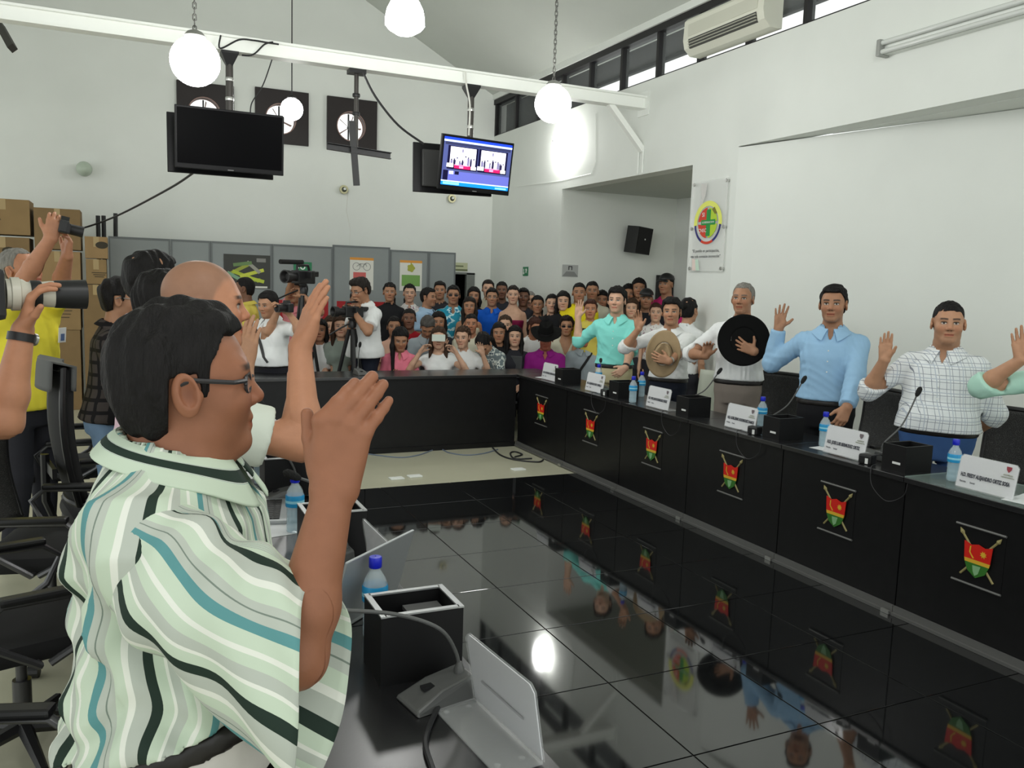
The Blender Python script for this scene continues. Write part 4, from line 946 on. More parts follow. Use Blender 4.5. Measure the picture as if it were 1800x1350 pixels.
def chair(x, y, rz, lab, kind='mesh', group='black mesh-back office chairs'):
    """local +Y is the way the sitter faces"""
    if kind not in chair0:
        root = empty('office_chair', (0, 0, 0)); chair0[kind] = root
        for k in range(5):
            a = 2 * math.pi * k / 5; c, s = math.cos(a), math.sin(a)
            q = MB(); q.tube([(0.02 * c, 0.02 * s, 0.11), (0.27 * c, 0.27 * s, 0.075)], [0.026, 0.016], 6); lg = q.build('leg', m_black, root)
            q = MB(); q.lathe([(0.0, -0.02), (0.027, -0.02), (0.027, 0.02), (0.0, 0.02)], 12, T(0.28 * c, 0.28 * s, 0.0275) @ RZ(a) @ RX(math.pi / 2)); q.build('caster', m_black, lg)
        q = MB(); q.tube([(0, 0, 0.1), (0, 0, 0.28)], 0.03, 10); q.tube([(0, 0, 0.28), (0, 0, 0.42)], 0.018, 10); q.build('gas_column', m_chrome, root, smooth=True)
        q = MB(); q.box((0, 0, 0.41), (0.22, 0.25, 0.03)); q.build('seat_plate', m_black, root)
        q = MB(); q.box((0, 0.02, 0.46), (0.48, 0.47, 0.075), bev=0.03); q.build('seat', m_cfab, root, smooth=True)
        def bk(u, v):
            z = 0.55 + (0.46 if kind == 'mesh' else 0.66) * v; w_ = (0.225 if kind == 'mesh' else 0.19) * (1 - 0.10 * abs(2 * v - 1) ** 3) + 0.012 * math.sin(math.pi * v)
            xx = (u - 0.5) * 2
            return (xx * w_, -0.225 - 0.05 * (v - 0.3) + 0.03 * xx * xx - 0.035 * math.sin(math.pi * v), z)
        q = MB(); q.grid(bk, 13, 15); o = q.build('backrest', {'mesh': m_cmesh, 'grey': m_cfab}[kind], root, smooth=True); o.modifiers.new('s', 'SOLIDIFY').thickness = 0.012 if kind == 'mesh' else 0.05
        per = [bk(u, 0) for u in np.linspace(0, 1, 7)] + [bk(1, v) for v in np.linspace(0.1, 1, 9)] + [bk(u, 1) for u in np.linspace(0.9, 0, 7)] + [bk(0, v) for v in np.linspace(0.9, 0, 9)]
        q = MB(); q.tube(per, 0.016, 8); q.build('back_frame', m_black, root, smooth=True)
        q = MB(); q.tube([(0, -0.1, 0.41), (0, -0.26, 0.43), (0, -0.30, 0.55), (0, -0.30, 0.78)], 0.02, 8); q.build('back_post', m_black, root, smooth=True)
        q = MB(); q.box((0, -0.285, 0.72), (0.40, 0.02, 0.05)); q.build('lumbar_bar', m_black, root)
        for s in (-1, 1):
            q = MB(); q.tube([(s * 0.16, 0.0, 0.42), (s * 0.27, 0.0, 0.43), (s * 0.29, -0.12, 0.52), (s * 0.29, -0.16, 0.60), (s * 0.29, -0.10, 0.655), (s * 0.29, 0.14, 0.65), (s * 0.29, 0.2, 0.60), (s * 0.29, 0.15, 0.50), (s * 0.27, 0.03, 0.43)], 0.013, 8); ar = q.build('armrest', m_chrome, root, smooth=True)
            q = MB(); q.box((s * 0.29, 0.02, 0.667), (0.05, 0.26, 0.025), bev=0.01); q.build('arm_pad', m_black, ar)
        if kind == 'grey':
            q = MB(); q.grid(lambda u, v: (lambda p: (p[0] * 1.08, p[1] - 0.035 * math.cos(math.pi * v) * 0 + (0.045 if v < 0.5 else -0.045) * 1.0, p[2] + 0.03))(bk(u, 0.80 + 0.20 * (1 - abs(2 * v - 1)))), 13, 13); o = q.build('cover', m_cgrey, root, smooth=True); o.modifiers.new('s', 'SOLIDIFY').thickness = 0.012
    else:
        root = copy_tree(chair0[kind])
    root.location = (x, y, 0); root.rotation_euler = (0, 0, rz); tag(root, lab, 'chair', group)
    return root
FX = math.pi / 2       # facing -X
chair(4.72, 3.22, FX + 0.1, 'black mesh-back chair at the right edge behind the plaid-shirted man')
chair(4.70, 4.26, FX - 0.1, 'black mesh-back chair between the blue-shirted and plaid-shirted men')
chair(4.70, 5.20, FX + 0.3, 'black mesh-back chair beside the blue-shirted man, turned sideways')
chair(-0.40, 1.85, -FX - 0.3, 'black office chair nearest the camera behind the striped man')
chair(-0.35, 3.15, -FX + 0.3, 'second black office chair behind the striped man')
chair(-0.32, 4.05, -FX - 0.2, 'third black office chair behind the left-hand desks')
chair(-0.08, 4.62, -FX + 0.2, 'black office chair with a grey cover over its back', 'grey', None)
chair(-0.36, 5.75, -FX + 0.1, 'farthest black office chair on the left, before the plaid-shirted photographer')
# ================================================================== FIGURES: smooth distance-field bodies
def _v(p): return np.array(p, dtype=float)
def _n(p): p = _v(p); return p / (np.linalg.norm(p) + 1e-12)
def M3(M): return np.array([[M[i][j] for j in range(3)] for i in range(3)])
def MT(M): return np.array([M[0][3], M[1][3], M[2][3]])
def app(M, p): return M3(M) @ _v(p) + MT(M)

class Sdf:
    def __init__(s): s.ops = []; s.cuts = []; s.disp = []
    def cap(s, a, b, ra, rb, k=0.02, sub=False, flat=None):
        """tapered capsule; flat = (axis, factor) squashes the section along an axis"""
        a, b = _v(a), _v(b); r = max(ra, rb)
        s.ops.append(('cap', np.minimum(a, b) - r, np.maximum(a, b) + r, k, sub, (a, b, ra, rb, flat))); return s
    def ell(s, c, r, R=None, k=0.02, sub=False):
        c, r = _v(c), _v(r); m = r if R is None else np.abs(R) @ r
        s.ops.append(('ell', c - m, c + m, k, sub, (c, r, R))); return s
    def loft(s, M, tab, k=0.03, sub=False):
        tab = np.array(tab, dtype=float); R, o = M3(M), MT(M)
        m = tab[:, 2:4].max() * 1.15
        P = np.array([o + R @ np.array([0, t[1], t[0]]) for t in tab])
        s.ops.append(('loft', P.min(0) - m, P.max(0) + m, k, sub, (R, o, tab))); return s
    def _d(s, kind, prm, X, Y, Z):
        if kind == 'cap':
            a, b, ra, rb, flat = prm; ba = b - a; L2 = ba @ ba + 1e-12
            x, y, z = X - a[0], Y - a[1], Z - a[2]
            t = np.clip((x * ba[0] + y * ba[1] + z * ba[2]) / L2, 0, 1)
            dx, dy, dz = x - t * ba[0], y - t * ba[1], z - t * ba[2]
            if flat is not None:
                ax, fct = flat; q = (dx * ax[0] + dy * ax[1] + dz * ax[2]) * (1 / fct - 1)
                dx, dy, dz = dx + q * ax[0], dy + q * ax[1], dz + q * ax[2]
            return np.sqrt(dx * dx + dy * dy + dz * dz) - (ra + (rb - ra) * t)
        if kind == 'ell':
            c, r, R = prm; x, y, z = X - c[0], Y - c[1], Z - c[2]
            if R is not None:
                x, y, z = (R[0, 0] * x + R[1, 0] * y + R[2, 0] * z, R[0, 1] * x + R[1, 1] * y + R[2, 1] * z, R[0, 2] * x + R[1, 2] * y + R[2, 2] * z)
            k0 = np.sqrt((x / r[0]) ** 2 + (y / r[1]) ** 2 + (z / r[2]) ** 2)
            k1 = np.sqrt((x / r[0] ** 2) ** 2 + (y / r[1] ** 2) ** 2 + (z / r[2] ** 2) ** 2) + 1e-9
            return k0 * (k0 - 1) / k1
        R, o, tab = prm; x, y, z = X - o[0], Y - o[1], Z - o[2]
        x, y, z = (R[0, 0] * x + R[1, 0] * y + R[2, 0] * z, R[0, 1] * x + R[1, 1] * y + R[2, 1] * z, R[0, 2] * x + R[1, 2] * y + R[2, 2] * z)
        zc = np.clip(z, tab[0, 0], tab[-1, 0]); sh = zc.shape; f = zc.ravel()
        cy = np.interp(f, tab[:, 0], tab[:, 1]).reshape(sh); rx = np.interp(f, tab[:, 0], tab[:, 2]).reshape(sh); ry = np.interp(f, tab[:, 0], tab[:, 3]).reshape(sh)
        e = ((np.abs(x) / rx) ** 2.35 + (np.abs(y - cy) / ry) ** 2.35) ** (1 / 2.35)
        d = (e - 1) * np.minimum(rx, ry); dz = np.abs(z - zc)
        return np.where(dz > 0, np.sqrt(np.maximum(d, 0) ** 2 + dz * dz), d)
    def field(s, lo, hi, h):
        n = np.ceil((_v(hi) - _v(lo)) / h).astype(int) + 1
        ax = [lo[i] + h * np.arange(n[i]) for i in range(3)]
        F = np.full(n, 9.0, dtype=np.float32)
        for kind, a, b, k, sub, prm in s.ops:
            pad = k + 2.5 * h
            i0 = np.maximum(0, np.floor((a - pad - lo) / h).astype(int)); i1 = np.minimum(n, np.ceil((b + pad - lo) / h).astype(int) + 1)
            if (i1 <= i0).any(): continue
            sl = tuple(slice(i0[i], i1[i]) for i in range(3))
            X, Y, Z = ax[0][sl[0]][:, None, None], ax[1][sl[1]][None, :, None], ax[2][sl[2]][None, None, :]
            d2 = s._d(kind, prm, X, Y, Z); d1 = F[sl]
            d2 = np.broadcast_to(d2, d1.shape)
            if not sub:
                t = np.clip(0.5 + 0.5 * (d2 - d1) / k, 0, 1); F[sl] = d2 * (1 - t) + d1 * t - k * t * (1 - t)
            else:
                t = np.clip(0.5 - 0.5 * (d1 + d2) / k, 0, 1); F[sl] = d1 * (1 - t) + (-d2) * t + k * t * (1 - t)
        if s.disp or s.cuts:
            X, Y, Z = ax[0][:, None, None], ax[1][None, :, None], ax[2][None, None, :]
            for fn in s.disp:
                near = np.argwhere(np.abs(F) < 0.035 + h)
                if len(near):
                    p = lo + near * h; F[near[:, 0], near[:, 1], near[:, 2]] += fn(p[:, 0], p[:, 1], p[:, 2])
            for fn in s.cuts:
                near = np.argwhere(F < 0.03 + h)
                if len(near):
                    p = lo + near * h; i = (near[:, 0], near[:, 1], near[:, 2]); F[i] = np.maximum(F[i], fn(p[:, 0], p[:, 1], p[:, 2]))
        return F
    def bounds(s, pad=0.03):
        A = np.min([o[1] for o in s.ops if not o[4]], axis=0) - pad; B = np.max([o[2] for o in s.ops if not o[4]], axis=0) + pad; return A, B
    def mesh(s, h, fine=()):
        """surface nets; fine = [(lo, hi, h)] boxes meshed at a finer step and left out of the coarse pass"""
        Vs, Fs, n = [], [], 0
        lo, hi = s.bounds()
        jobs = [(lo, hi, h, True)] + [(_v(a), _v(b), hh, False) for a, b, hh in fine]
        for lo_, hi_, hh, coarse in jobs:
            lo_ = np.maximum(lo_, lo - hh * 2); hi_ = np.minimum(hi_, hi + hh * 2)
            if (hi_ <= lo_).any(): continue
            V, F = nets(s.field(lo_, hi_, hh), lo_, hh)
            if not len(F): continue
            if coarse and fine:
                c = V[F].mean(1); keep = np.ones(len(F), bool)
                for a, b, _ in fine:
                    m = hh * 0.9; keep &= ~((c > _v(a) + m) & (c < _v(b) - m)).all(1)
                F = F[keep]
            if not len(F): continue
            used = np.unique(F); mp = np.full(len(V), -1); mp[used] = np.arange(len(used)); V = V[used]; F = mp[F]
            Vs.append(V); Fs.append(F + n); n += len(V)
        return np.concatenate(Vs), np.concatenate(Fs)

def nets(F, lo, h):
    S = F < 0
    c = np.zeros(tuple(np.array(F.shape) - 1), np.uint8)
    for i in (0, 1):
        for j in (0, 1):
            for k in (0, 1):
                c += S[i:F.shape[0] - 1 + i, j:F.shape[1] - 1 + j, k:F.shape[2] - 1 + k]
    act = np.argwhere((c > 0) & (c < 8))
    if not len(act): return np.zeros((0, 3)), np.zeros((0, 4), int)
    idx = np.full(c.shape, -1, np.int32); idx[act[:, 0], act[:, 1], act[:, 2]] = np.arange(len(act))
    acc = np.zeros((len(act), 3)); cnt = np.zeros(len(act))
    corner = lambda o: F[act[:, 0] + o[0], act[:, 1] + o[1], act[:, 2] + o[2]].astype(float)
    cv = {(i, j, k): corner((i, j, k)) for i in (0, 1) for j in (0, 1) for k in (0, 1)}
    for ax in range(3):
        for u in (0, 1):
            for v in (0, 1):
                a = [0, 0, 0]; o2 = [i for i in range(3) if i != ax]; a[o2[0]] = u; a[o2[1]] = v; b = list(a); b[ax] = 1
                va, vb = cv[tuple(a)], cv[tuple(b)]; m = (va < 0) != (vb < 0)
                t = np.where(m, va / np.where(m, va - vb, 1), 0)
                p = np.tile(np.array(a, float), (len(act), 1)); p[:, ax] = t
                acc += p * m[:, None]; cnt += m
    V = lo + (act + acc / np.maximum(cnt, 1)[:, None]) * h
    Q = []
    for ax in range(3):
        o2 = [(1, 2), (2, 0), (0, 1)][ax]
        sl0 = [slice(None)] * 3; sl1 = [slice(None)] * 3; sl0[ax] = slice(0, -1); sl1[ax] = slice(1, None)
        A, B = S[tuple(sl0)], S[tuple(sl1)]; e = np.argwhere(A != B)
        if not len(e): continue
        ok = np.ones(len(e), bool)
        for d in o2: ok &= (e[:, d] >= 1) & (e[:, d] <= c.shape[d] - 1)
        e = e[ok]; sg = A[e[:, 0], e[:, 1], e[:, 2]]
        def at(du, dv):
            q = e.copy(); q[:, o2[0]] -= du; q[:, o2[1]] -= dv; return idx[q[:, 0], q[:, 1], q[:, 2]]
        q = np.stack([at(0, 0), at(1, 0), at(1, 1), at(0, 1)], 1)
        q[~sg] = q[~sg][:, ::-1]
        Q.append(q)
    Q = np.concatenate(Q); Q = Q[(Q >= 0).all(1)]
    return V, Q

def np_mesh(name, V, F, m, parent=None, cols=None, attrs=None):
    me = bpy.data.meshes.new(name); n, k = len(V), F.shape[1]
    me.vertices.add(n); me.vertices.foreach_set('co', np.asarray(V, np.float32).ravel())
    me.loops.add(F.size); me.loops.foreach_set('vertex_index', F.astype(np.int32).ravel())
    me.polygons.add(len(F)); me.polygons.foreach_set('loop_start', np.arange(0, F.size, k, dtype=np.int32))
    me.polygons.foreach_set('use_smooth', np.ones(len(F), bool))
    me.update(calc_edges=True)
    if cols is not None:
        a = me.color_attributes.new('Col', 'FLOAT_COLOR', 'POINT')
        c = np.ones((n, 4), np.float32); c[:, :3] = cols; a.data.foreach_set('color', c.ravel())
    for an, vals in (attrs or {}).items():
        a = me.attributes.new(an, 'FLOAT', 'POINT'); a.data.foreach_set('value', np.asarray(vals, np.float32))
    if m is not None: me.materials.append(m)
    o = bpy.data.objects.new(name, me); link(o, parent); return o

def folds(seed, amp, lam=0.085, dirz=0.5):
    """irregular soft creases: ridged noise with a patchy strength"""
    r = np.random.RandomState(seed); K = []
    for i in range(6):
        d = r.normal(size=3); d[2] *= dirz; d = d / np.linalg.norm(d); K.append((d * 2 * math.pi / (lam * r.uniform(0.7, 3.0)), r.uniform(0, 6.28), r.uniform(0.5, 1)))
    W = [(r.normal(size=3) * 8, r.uniform(0, 6.28)) for _ in range(3)]; A = [(r.normal(size=3) * 9, r.uniform(0, 6.28)) for _ in range(6)]
    def fn(x, y, z):
        w = [0.05 * np.sin(q[0] * x + q[1] * y + q[2] * z + ph) for q, ph in W]; x2, y2, z2 = x + w[0], y + w[1], z + w[2]; o = 0
        for (q, ph, a), (q2, p2) in zip(K, A):
            v = np.sin(q[0] * x2 + q[1] * y2 + q[2] * z2 + ph); m = np.clip(0.5 + np.sin(q2[0] * x + q2[1] * y + q2[2] * z + p2), 0, 1.4)
            o = o + a * m * (np.abs(v) ** 0.8 - 0.6)
        return o * amp * 0.55
    return fn
m_skin = mat('skin', (0.5, 0.3, 0.2), 0.5, attr='Col', noise=0.06, nscale=40, spec=0.35, bump=0.03, bscale=250)
def hair_mat(name, c, rough=0.6):
    return mat('hair_' + name, c, rough, noise=0.35, nscale=70, bump=0.5, bscale=160, spec=0.22, stretch=(1, 1, 0.25))
HAIR = {'black': hair_mat('black', (0.008, 0.007, 0.007)), 'dark': hair_mat('dark', (0.016, 0.012, 0.010)), 'brown': hair_mat('brown', (0.045, 0.024, 0.014)),
        'grey': hair_mat('grey', (0.20, 0.19, 0.17)), 'greying': hair_mat('greying', (0.07, 0.065, 0.06)), 'reddish': hair_mat('reddish', (0.05, 0.018, 0.012))}
SKG = 1.08
SK = {'tan': (0.42, 0.225, 0.135), 'light': (0.56, 0.34, 0.235), 'mid': (0.36, 0.185, 0.108), 'dark': (0.17, 0.082, 0.05), 'ruddy': (0.43, 0.20, 0.115), 'red': (0.36, 0.12, 0.075)}
TORSO = [(-0.14, 0.0, 0.135, 0.10), (-0.05, -0.005, 0.168, 0.118), (0.03, 0.0, 0.168, 0.112), (0.12, 0.004, 0.150, 0.105), (0.22, 0.004, 0.156, 0.112), (0.32, 0.002, 0.172, 0.120), (0.40, -0.006, 0.168, 0.110), (0.455, -0.014, 0.135, 0.085), (0.495, -0.018, 0.082, 0.064), (0.53, -0.016, 0.056, 0.056)]

SK = {k: tuple(min(0.8, SKG * c) for c in v) for k, v in SK.items()}
def head_prims(S, M, s, fem=False, fat=1.0, ear=True, lo=False):
    """head in its own frame: y forward, z up, origin between the ears"""
    R = M3(M) ; R = R / np.linalg.norm(R[:, 0])
    P = lambda x, y, z: app(M, (x * s, y * s, z * s)); f = fat
    E_ = lambda c, r, k=0.02, sub=False: S.ell(P(*c), _v(r) * s, R, k * s, sub)
    C_ = lambda a, b, ra, rb, k=0.01, sub=False: S.cap(P(*a), P(*b), ra * s, rb * s, k * s, sub)
    E_((0, -0.016, 0.034), (0.077, 0.096, 0.086))
    E_((0, 0.022, -0.02), (0.064 * f, 0.070, 0.088), 0.03)
    E_((0, 0.026, -0.072), (0.054 * f, 0.052, 0.040), 0.03)
    C_((-0.016, 0.071, -0.100), (0.016, 0.071, -0.100), 0.016, 0.016, 0.025)
    C_((-0.036, 0.073, 0.019), (0.036, 0.073, 0.019), 0.013, 0.013, 0.02)
    for q in (-1, 1):
        E_((q * 0.036 * f, 0.058, -0.03), (0.026, 0.024, 0.024), 0.025)
        E_((q * 0.031, 0.097, -0.002), (0.017, 0.016, 0.011), 0.012, True)
        if not lo: E_((q * 0.031, 0.070, -0.002), (0.0155, 0.0135, 0.0105), 0.004)
    C_((0, 0.082, 0.006), (0, 0.101, -0.029), 0.008, 0.0125, 0.012)
    for q in (-1, 1): E_((q * 0.0125, 0.091, -0.035), (0.009, 0.011, 0.008), 0.006)
    C_((-0.018, 0.085, -0.060), (0.018, 0.085, -0.060), 0.0075, 0.0075, 0.008)
    C_((-0.015, 0.083, -0.0745), (0.015, 0.083, -0.0745), 0.008, 0.008, 0.006)
    if ear:
        for q in (-1, 1):
            Re = R @ M3(RZ(-q * 0.35) @ RX(0.15))
            S.ell(P(q * 0.080 * (0.5 + 0.5 * f), -0.008, -0.010), _v((0.009, 0.021, 0.034)) * s, Re, 0.006 * s)
            S.ell(P(q * 0.0865 * (0.5 + 0.5 * f), -0.005, -0.006), _v((0.0078, 0.0125, 0.0215)) * s, Re, 0.004 * s, True); S.ell(P(q * 0.081 * (0.5 + 0.5 * f), 0.010, -0.012), _v((0.006, 0.006, 0.009)) * s, Re, 0.005 * s)

def face_cols(L, skin, brow, stubble=0.0, lips=(0.42, 0.13, 0.10), fem=False, scalp=None, eyes=True, blush=0.05, old=0.0, eyecol=(0.03, 0.018, 0.012), closed=False):
    """L: vertices in the head frame at unit size"""
    x, y, z = np.abs(L[:, 0]), L[:, 1], L[:, 2]
    c = np.tile(_v(skin), (len(L), 1)); fr = (y > 0.035)
    def mix(w, col):
        nonlocal c
        w = np.clip(w, 0, 1)[:, None]; c = c * (1 - w) + _v(col) * w
    sm = lambda a, b, v: np.clip((v - a) / (b - a), 0, 1)
    rd = _v(skin) * _v((1.05, 0.78, 0.74))
    mix(fr * np.exp(-(((x - 0.038) / 0.02) ** 2 + ((z + 0.034) / 0.02) ** 2)) * 0.6, rd)
    mix(np.exp(-((x / 0.016) ** 2 + ((z + 0.031) / 0.016) ** 2)) * (y > 0.085) * 0.5, rd)
    if stubble:
        w = sm(-0.025, -0.045, z) * sm(-0.02, 0.02, y) * np.where(x < 0.03, 1, 0.75)
        w *= 1 - np.exp(-((x / 0.02) ** 2 + ((z + 0.067) / 0.008) ** 2))
        mix(w * stubble, _v(skin) * 0.42)
    mix(fr * sm(0.010, 0.004, np.abs(z + 0.067)) * sm(0.027, 0.020, x) * (y > 0.06), lips)
    mix(fr * sm(0.0035, 0.001, np.abs(z + 0.0665)) * sm(0.025, 0.02, x) * (y > 0.06), _v(lips) * 0.3)
    mix(fr * sm(0.006, 0.003, np.hypot(x - 0.008, (z + 0.043) * 1.3)) * (y > 0.08), _v(skin) * 0.3)
    zb = 0.0235 - 0.10 * np.abs(x - 0.034) ** 1.2 * 2
    mix(fr * sm(0.0068 if not fem else 0.005, 0.003, np.abs(z - zb)) * sm(0.054, 0.048, x) * sm(0.009, 0.014, x) * 0.9, brow)
    if eyes:
        u, v = (x - 0.031) / 0.0145, (z + 0.002) / 0.0068
        r = np.hypot(u, v)
        mix(fr * sm(1.6, 1.0, r) * 0.55, _v(skin) * 0.45)
        if not closed:
            mix(fr * sm(1.0, 0.75, r), (0.55, 0.52, 0.48))
            mix(fr * sm(0.0068, 0.005, np.hypot(x - 0.031, z + 0.0015)) * sm(1.15, 0.95, r), eyecol)
        mix(fr * sm(0.0035, 0.0015, np.abs(z - 0.0048 + 8 * (x - 0.031) ** 2)) * sm(0.018, 0.014, np.abs(x - 0.031)), (0.02, 0.014, 0.012))
    mix((x > 0.070) * np.exp(-(((y + 0.003) / 0.010) ** 2 + ((z + 0.008) / 0.017) ** 2)) * 0.55, _v(skin) * _v((0.5, 0.38, 0.36)))  # shade of the ear hollow painted into the skin colour
    if scalp is not None:
        zh = np.interp(y, [-0.12, -0.03, 0.012, 0.03, 0.05, 0.085], [-0.075, -0.06, -0.02, 0.03, 0.055, 0.078])
        mix(sm(0.0, 0.02, z - zh) * scalp[1], scalp[0])
    return c

def hair_sdf(M, s, style, seed=1):
    S = Sdf(); R = M3(M); R = R / np.linalg.norm(R[:, 0])
    P = lambda x, y, z: app(M, (x * s, y * s, z * s))
    E_ = lambda c, r, k=0.015, sub=False: S.ell(P(*c), _v(r) * s, R, k * s, sub)
    C_ = lambda a, b, ra, rb, k=0.02: S.cap(P(*a), P(*b), ra * s, rb * s, k * s)
    Ri = R.T; o = MT(M); rs = np.random.RandomState(seed)
    vol = {'short': 0.007, 'crew': 0.004, 'full': 0.015, 'long': 0.011, 'tied': 0.007, 'bun': 0.007, 'hero': 0.009, 'ring': 0.004, 'side': 0.013, 'bob': 0.014}[style]
    E_((0, -0.016, 0.034), (0.077 + vol, 0.096 + vol, 0.086 + vol))
    E_((0, -0.03, -0.02), (0.066 + vol, 0.070 + vol, 0.075), 0.03)
    if style in ('full', 'side'): E_((0.01, 0.03, 0.088), (0.064, 0.062, 0.036), 0.02)
    if style == 'short': E_((0, 0.035, 0.082), (0.058, 0.05, 0.03), 0.02)
    if style == 'hero':
        E_((0, 0.020, 0.090), (0.060, 0.052, 0.032), 0.02); E_((0, -0.044, 0.0), (0.072, 0.056, 0.088), 0.03)
    yk = [-0.13, -0.06, -0.036, -0.029, 0.010, 0.014, 0.024, 0.030, 0.048, 0.075, 0.11]
    zk = {'short': [-0.075, -0.07, -0.06, 0.022, 0.026, -0.012, -0.012, 0.03, 0.052, 0.072, 0.082],
          'hero': [-0.092, -0.088, -0.078, 0.018, 0.022, -0.016, -0.016, 0.035, 0.056, 0.078, 0.09],
          'ring': [-0.06, -0.05, -0.04, 0.02, 0.024, 0.0, 0.0, 0.045, 0.07, 0.08, 0.09]}.get(style, [-0.075, -0.07, -0.06, 0.022, 0.026, -0.008, -0.008, 0.03, 0.05, 0.068, 0.078])
    if style in ('long', 'bob'): zk = [-0.2] * 8 + [0.03, 0.066, 0.076]
    def cut(x, y, z):
        q = (np.stack([x, y, z], 1) - o) @ R / s
        ax = np.abs(q[:, 0]); yy = q[:, 1] - 0.35 * np.maximum(0, ax - 0.03) * 0
        zh = np.interp(yy, yk, zk) + 0.002 * np.sin(q[:, 0] * 90 + seed) + 0.012 * np.exp(-((ax - 0.048) / 0.013) ** 2) * (yy > 0.03)
        if style in ('long', 'bob'):
            # open at the face: keep only behind the cheeks below the hairline
            face = np.minimum(0.072 + 0 * ax - ax, q[:, 1] - 0.012); low = np.where(q[:, 2] < 0.03, face, -1)
            return np.maximum((zh - q[:, 2]) * 0.8, np.where(q[:, 2] < 0.05, np.minimum(face, 0.05 - q[:, 2]), -1)) * s
        return (zh - q[:, 2]) * 0.8 * s
    S.cuts.append(cut)
    K = [(rs.normal(size=3) * 120, rs.uniform(0, 6)) for _ in range(4)]
    S.disp.append(lambda x, y, z: sum(np.sin(k[0] * x + k[1] * y + 0.3 * k[2] * z + p) for k, p in K) * (0.0011 if style in ('crew', 'ring') else 0.0022) * s)
    return S

def long_strands(M, s, side, length, back, thick=1.0, Mt=None):
    """long hair falling beside and behind the head"""
    S = Sdf(); P = lambda x, y, z: app(M, (x * s, y * s, z * s))
    down = _v((0, 0, -1)); R = M3(M) / np.linalg.norm(M3(M)[:, 0])
    for q in side:
        for j, (yy, xx) in enumerate(((0.0, 0.070), (-0.04, 0.068), (-0.075, 0.045))):
            a = P(q * xx, yy, 0.03); b = a + R @ _v((q * 0.014, 0.012, 0)) * s + down * 0.11 * s; c = b + down * (length - 0.1) * s + R @ _v((-q * 0.004, 0.045 if j == 0 else -0.01, 0)) * s * (1 if length > 0.2 else 0.3)
            S.cap(a, b, 0.022 * s * thick, 0.026 * s * thick, 0.02); S.cap(b, c, 0.026 * s * thick, 0.016 * s * thick, 0.02)
    if back:
        for xx in (-0.045, 0, 0.045):
            a = P(xx, -0.085, 0.02); b = a + down * 0.14 * s; c = b + down * (length - 0.12) * s
            S.cap(a, b, 0.03 * s, 0.032 * s, 0.025); S.cap(b, c, 0.032 * s, 0.018 * s, 0.025)
    K = [(_v((r1, r2, 12)), r3) for r1, r2, r3 in ((95, 60, 0), (-70, 110, 2), (130, -40, 4))]
    S.disp.append(lambda x, y, z: sum(np.sin(k[0] * x + k[1] * y + k[2] * z + p) for k, p in K) * 0.0025)
    return S

def hand_prims(S, w, d, n, right, s=1.0, curl=(0.15, 0.15, 0.1), spread=0.06, thumb=(0.75, 0.62, 0.15), tcurl=0.3, fing=None, kf=0.003, flean=0.0, fr_=1.0):
    """w wrist, d finger direction, n palm normal"""
    d = _n(d); n = _n(_v(n) - d * (_v(n) @ d)); t = np.cross(d, n) * (1 if right else -1)
    P = lambda u, v, q=0.0: _v(w) + (d * u + t * v + n * q) * s
    kn = [(0.092, 0.029), (0.097, 0.0085), (0.091, -0.0125), (0.081, -0.032)]
    for (u, v), v0 in zip(kn, (0.016, 0.006, -0.006, -0.016)):
        S.cap(P(0.0, v0), P(u, v), 0.0165 * s, 0.0112 * s, 0.016 * s)
    S.ell(P(0.038, 0.026, 0.010), _v((0.03, 0.016, 0.016)) * s, np.stack([_n(d + t * 0.35), _n(t - d * 0.35), n], 1), 0.012 * s)
    S.ell(P(0.045, -0.022, 0.008), _v((0.034, 0.013, 0.013)) * s, np.stack([d, t, n], 1), 0.012 * s)
    Ls = (0.074, 0.082, 0.076, 0.060); tips = []
    for i, ((u, v), L) in enumerate(zip(kn, Ls)):
        cl = curl if fing is None or fing.get(i) is None else fing[i]
        a = spread * (1.5 - i) + flean; p = P(u, v); ang = 0.0; f0 = _n(d * math.cos(a) + t * math.sin(a)); r0 = (0.0098, 0.0102, 0.0096, 0.0085)[i] * fr_
        for seg, (fr, c_) in enumerate(zip((0.45, 0.30, 0.25), cl)):
            ang += c_; dr = f0 * math.cos(ang) + n * math.sin(ang); q = p + dr * L * fr * s
            S.cap(p, q, (r0 - 0.0008 * seg) * s, (r0 - 0.0009 * (seg + 1)) * s, kf * s if seg else 0.006 * s); p = q
        tips.append((p, dr))
    td = _n(d * thumb[0] + t * thumb[1] + n * thumb[2]); b = P(0.022, 0.026, 0.006); m_ = b + td * 0.046 * s
    S.cap(b, m_, 0.0135 * s, 0.0112 * s, 0.01 * s); t2 = _n(td * math.cos(tcurl) + (d * 0.9 - t * 0.3) * math.sin(tcurl)); e = m_ + t2 * 0.034 * s
    S.cap(m_, e, 0.0112 * s, 0.0088 * s, 0.004 * s); tips.append((e, t2))
    return tips

def ik(S0, Wt, l1, l2, pole):
    v = Wt - S0; D = np.linalg.norm(v); D2 = min(D, (l1 + l2) * 0.998); u = v / D; Wt = S0 + u * D2
    a = (l1 * l1 - l2 * l2 + D2 * D2) / (2 * D2); hgt = math.sqrt(max(l1 * l1 - a * a, 0)); p = _v(pole); p = p - u * (p @ u); p = _n(p)
    return S0 + u * a + p * hgt, Wt

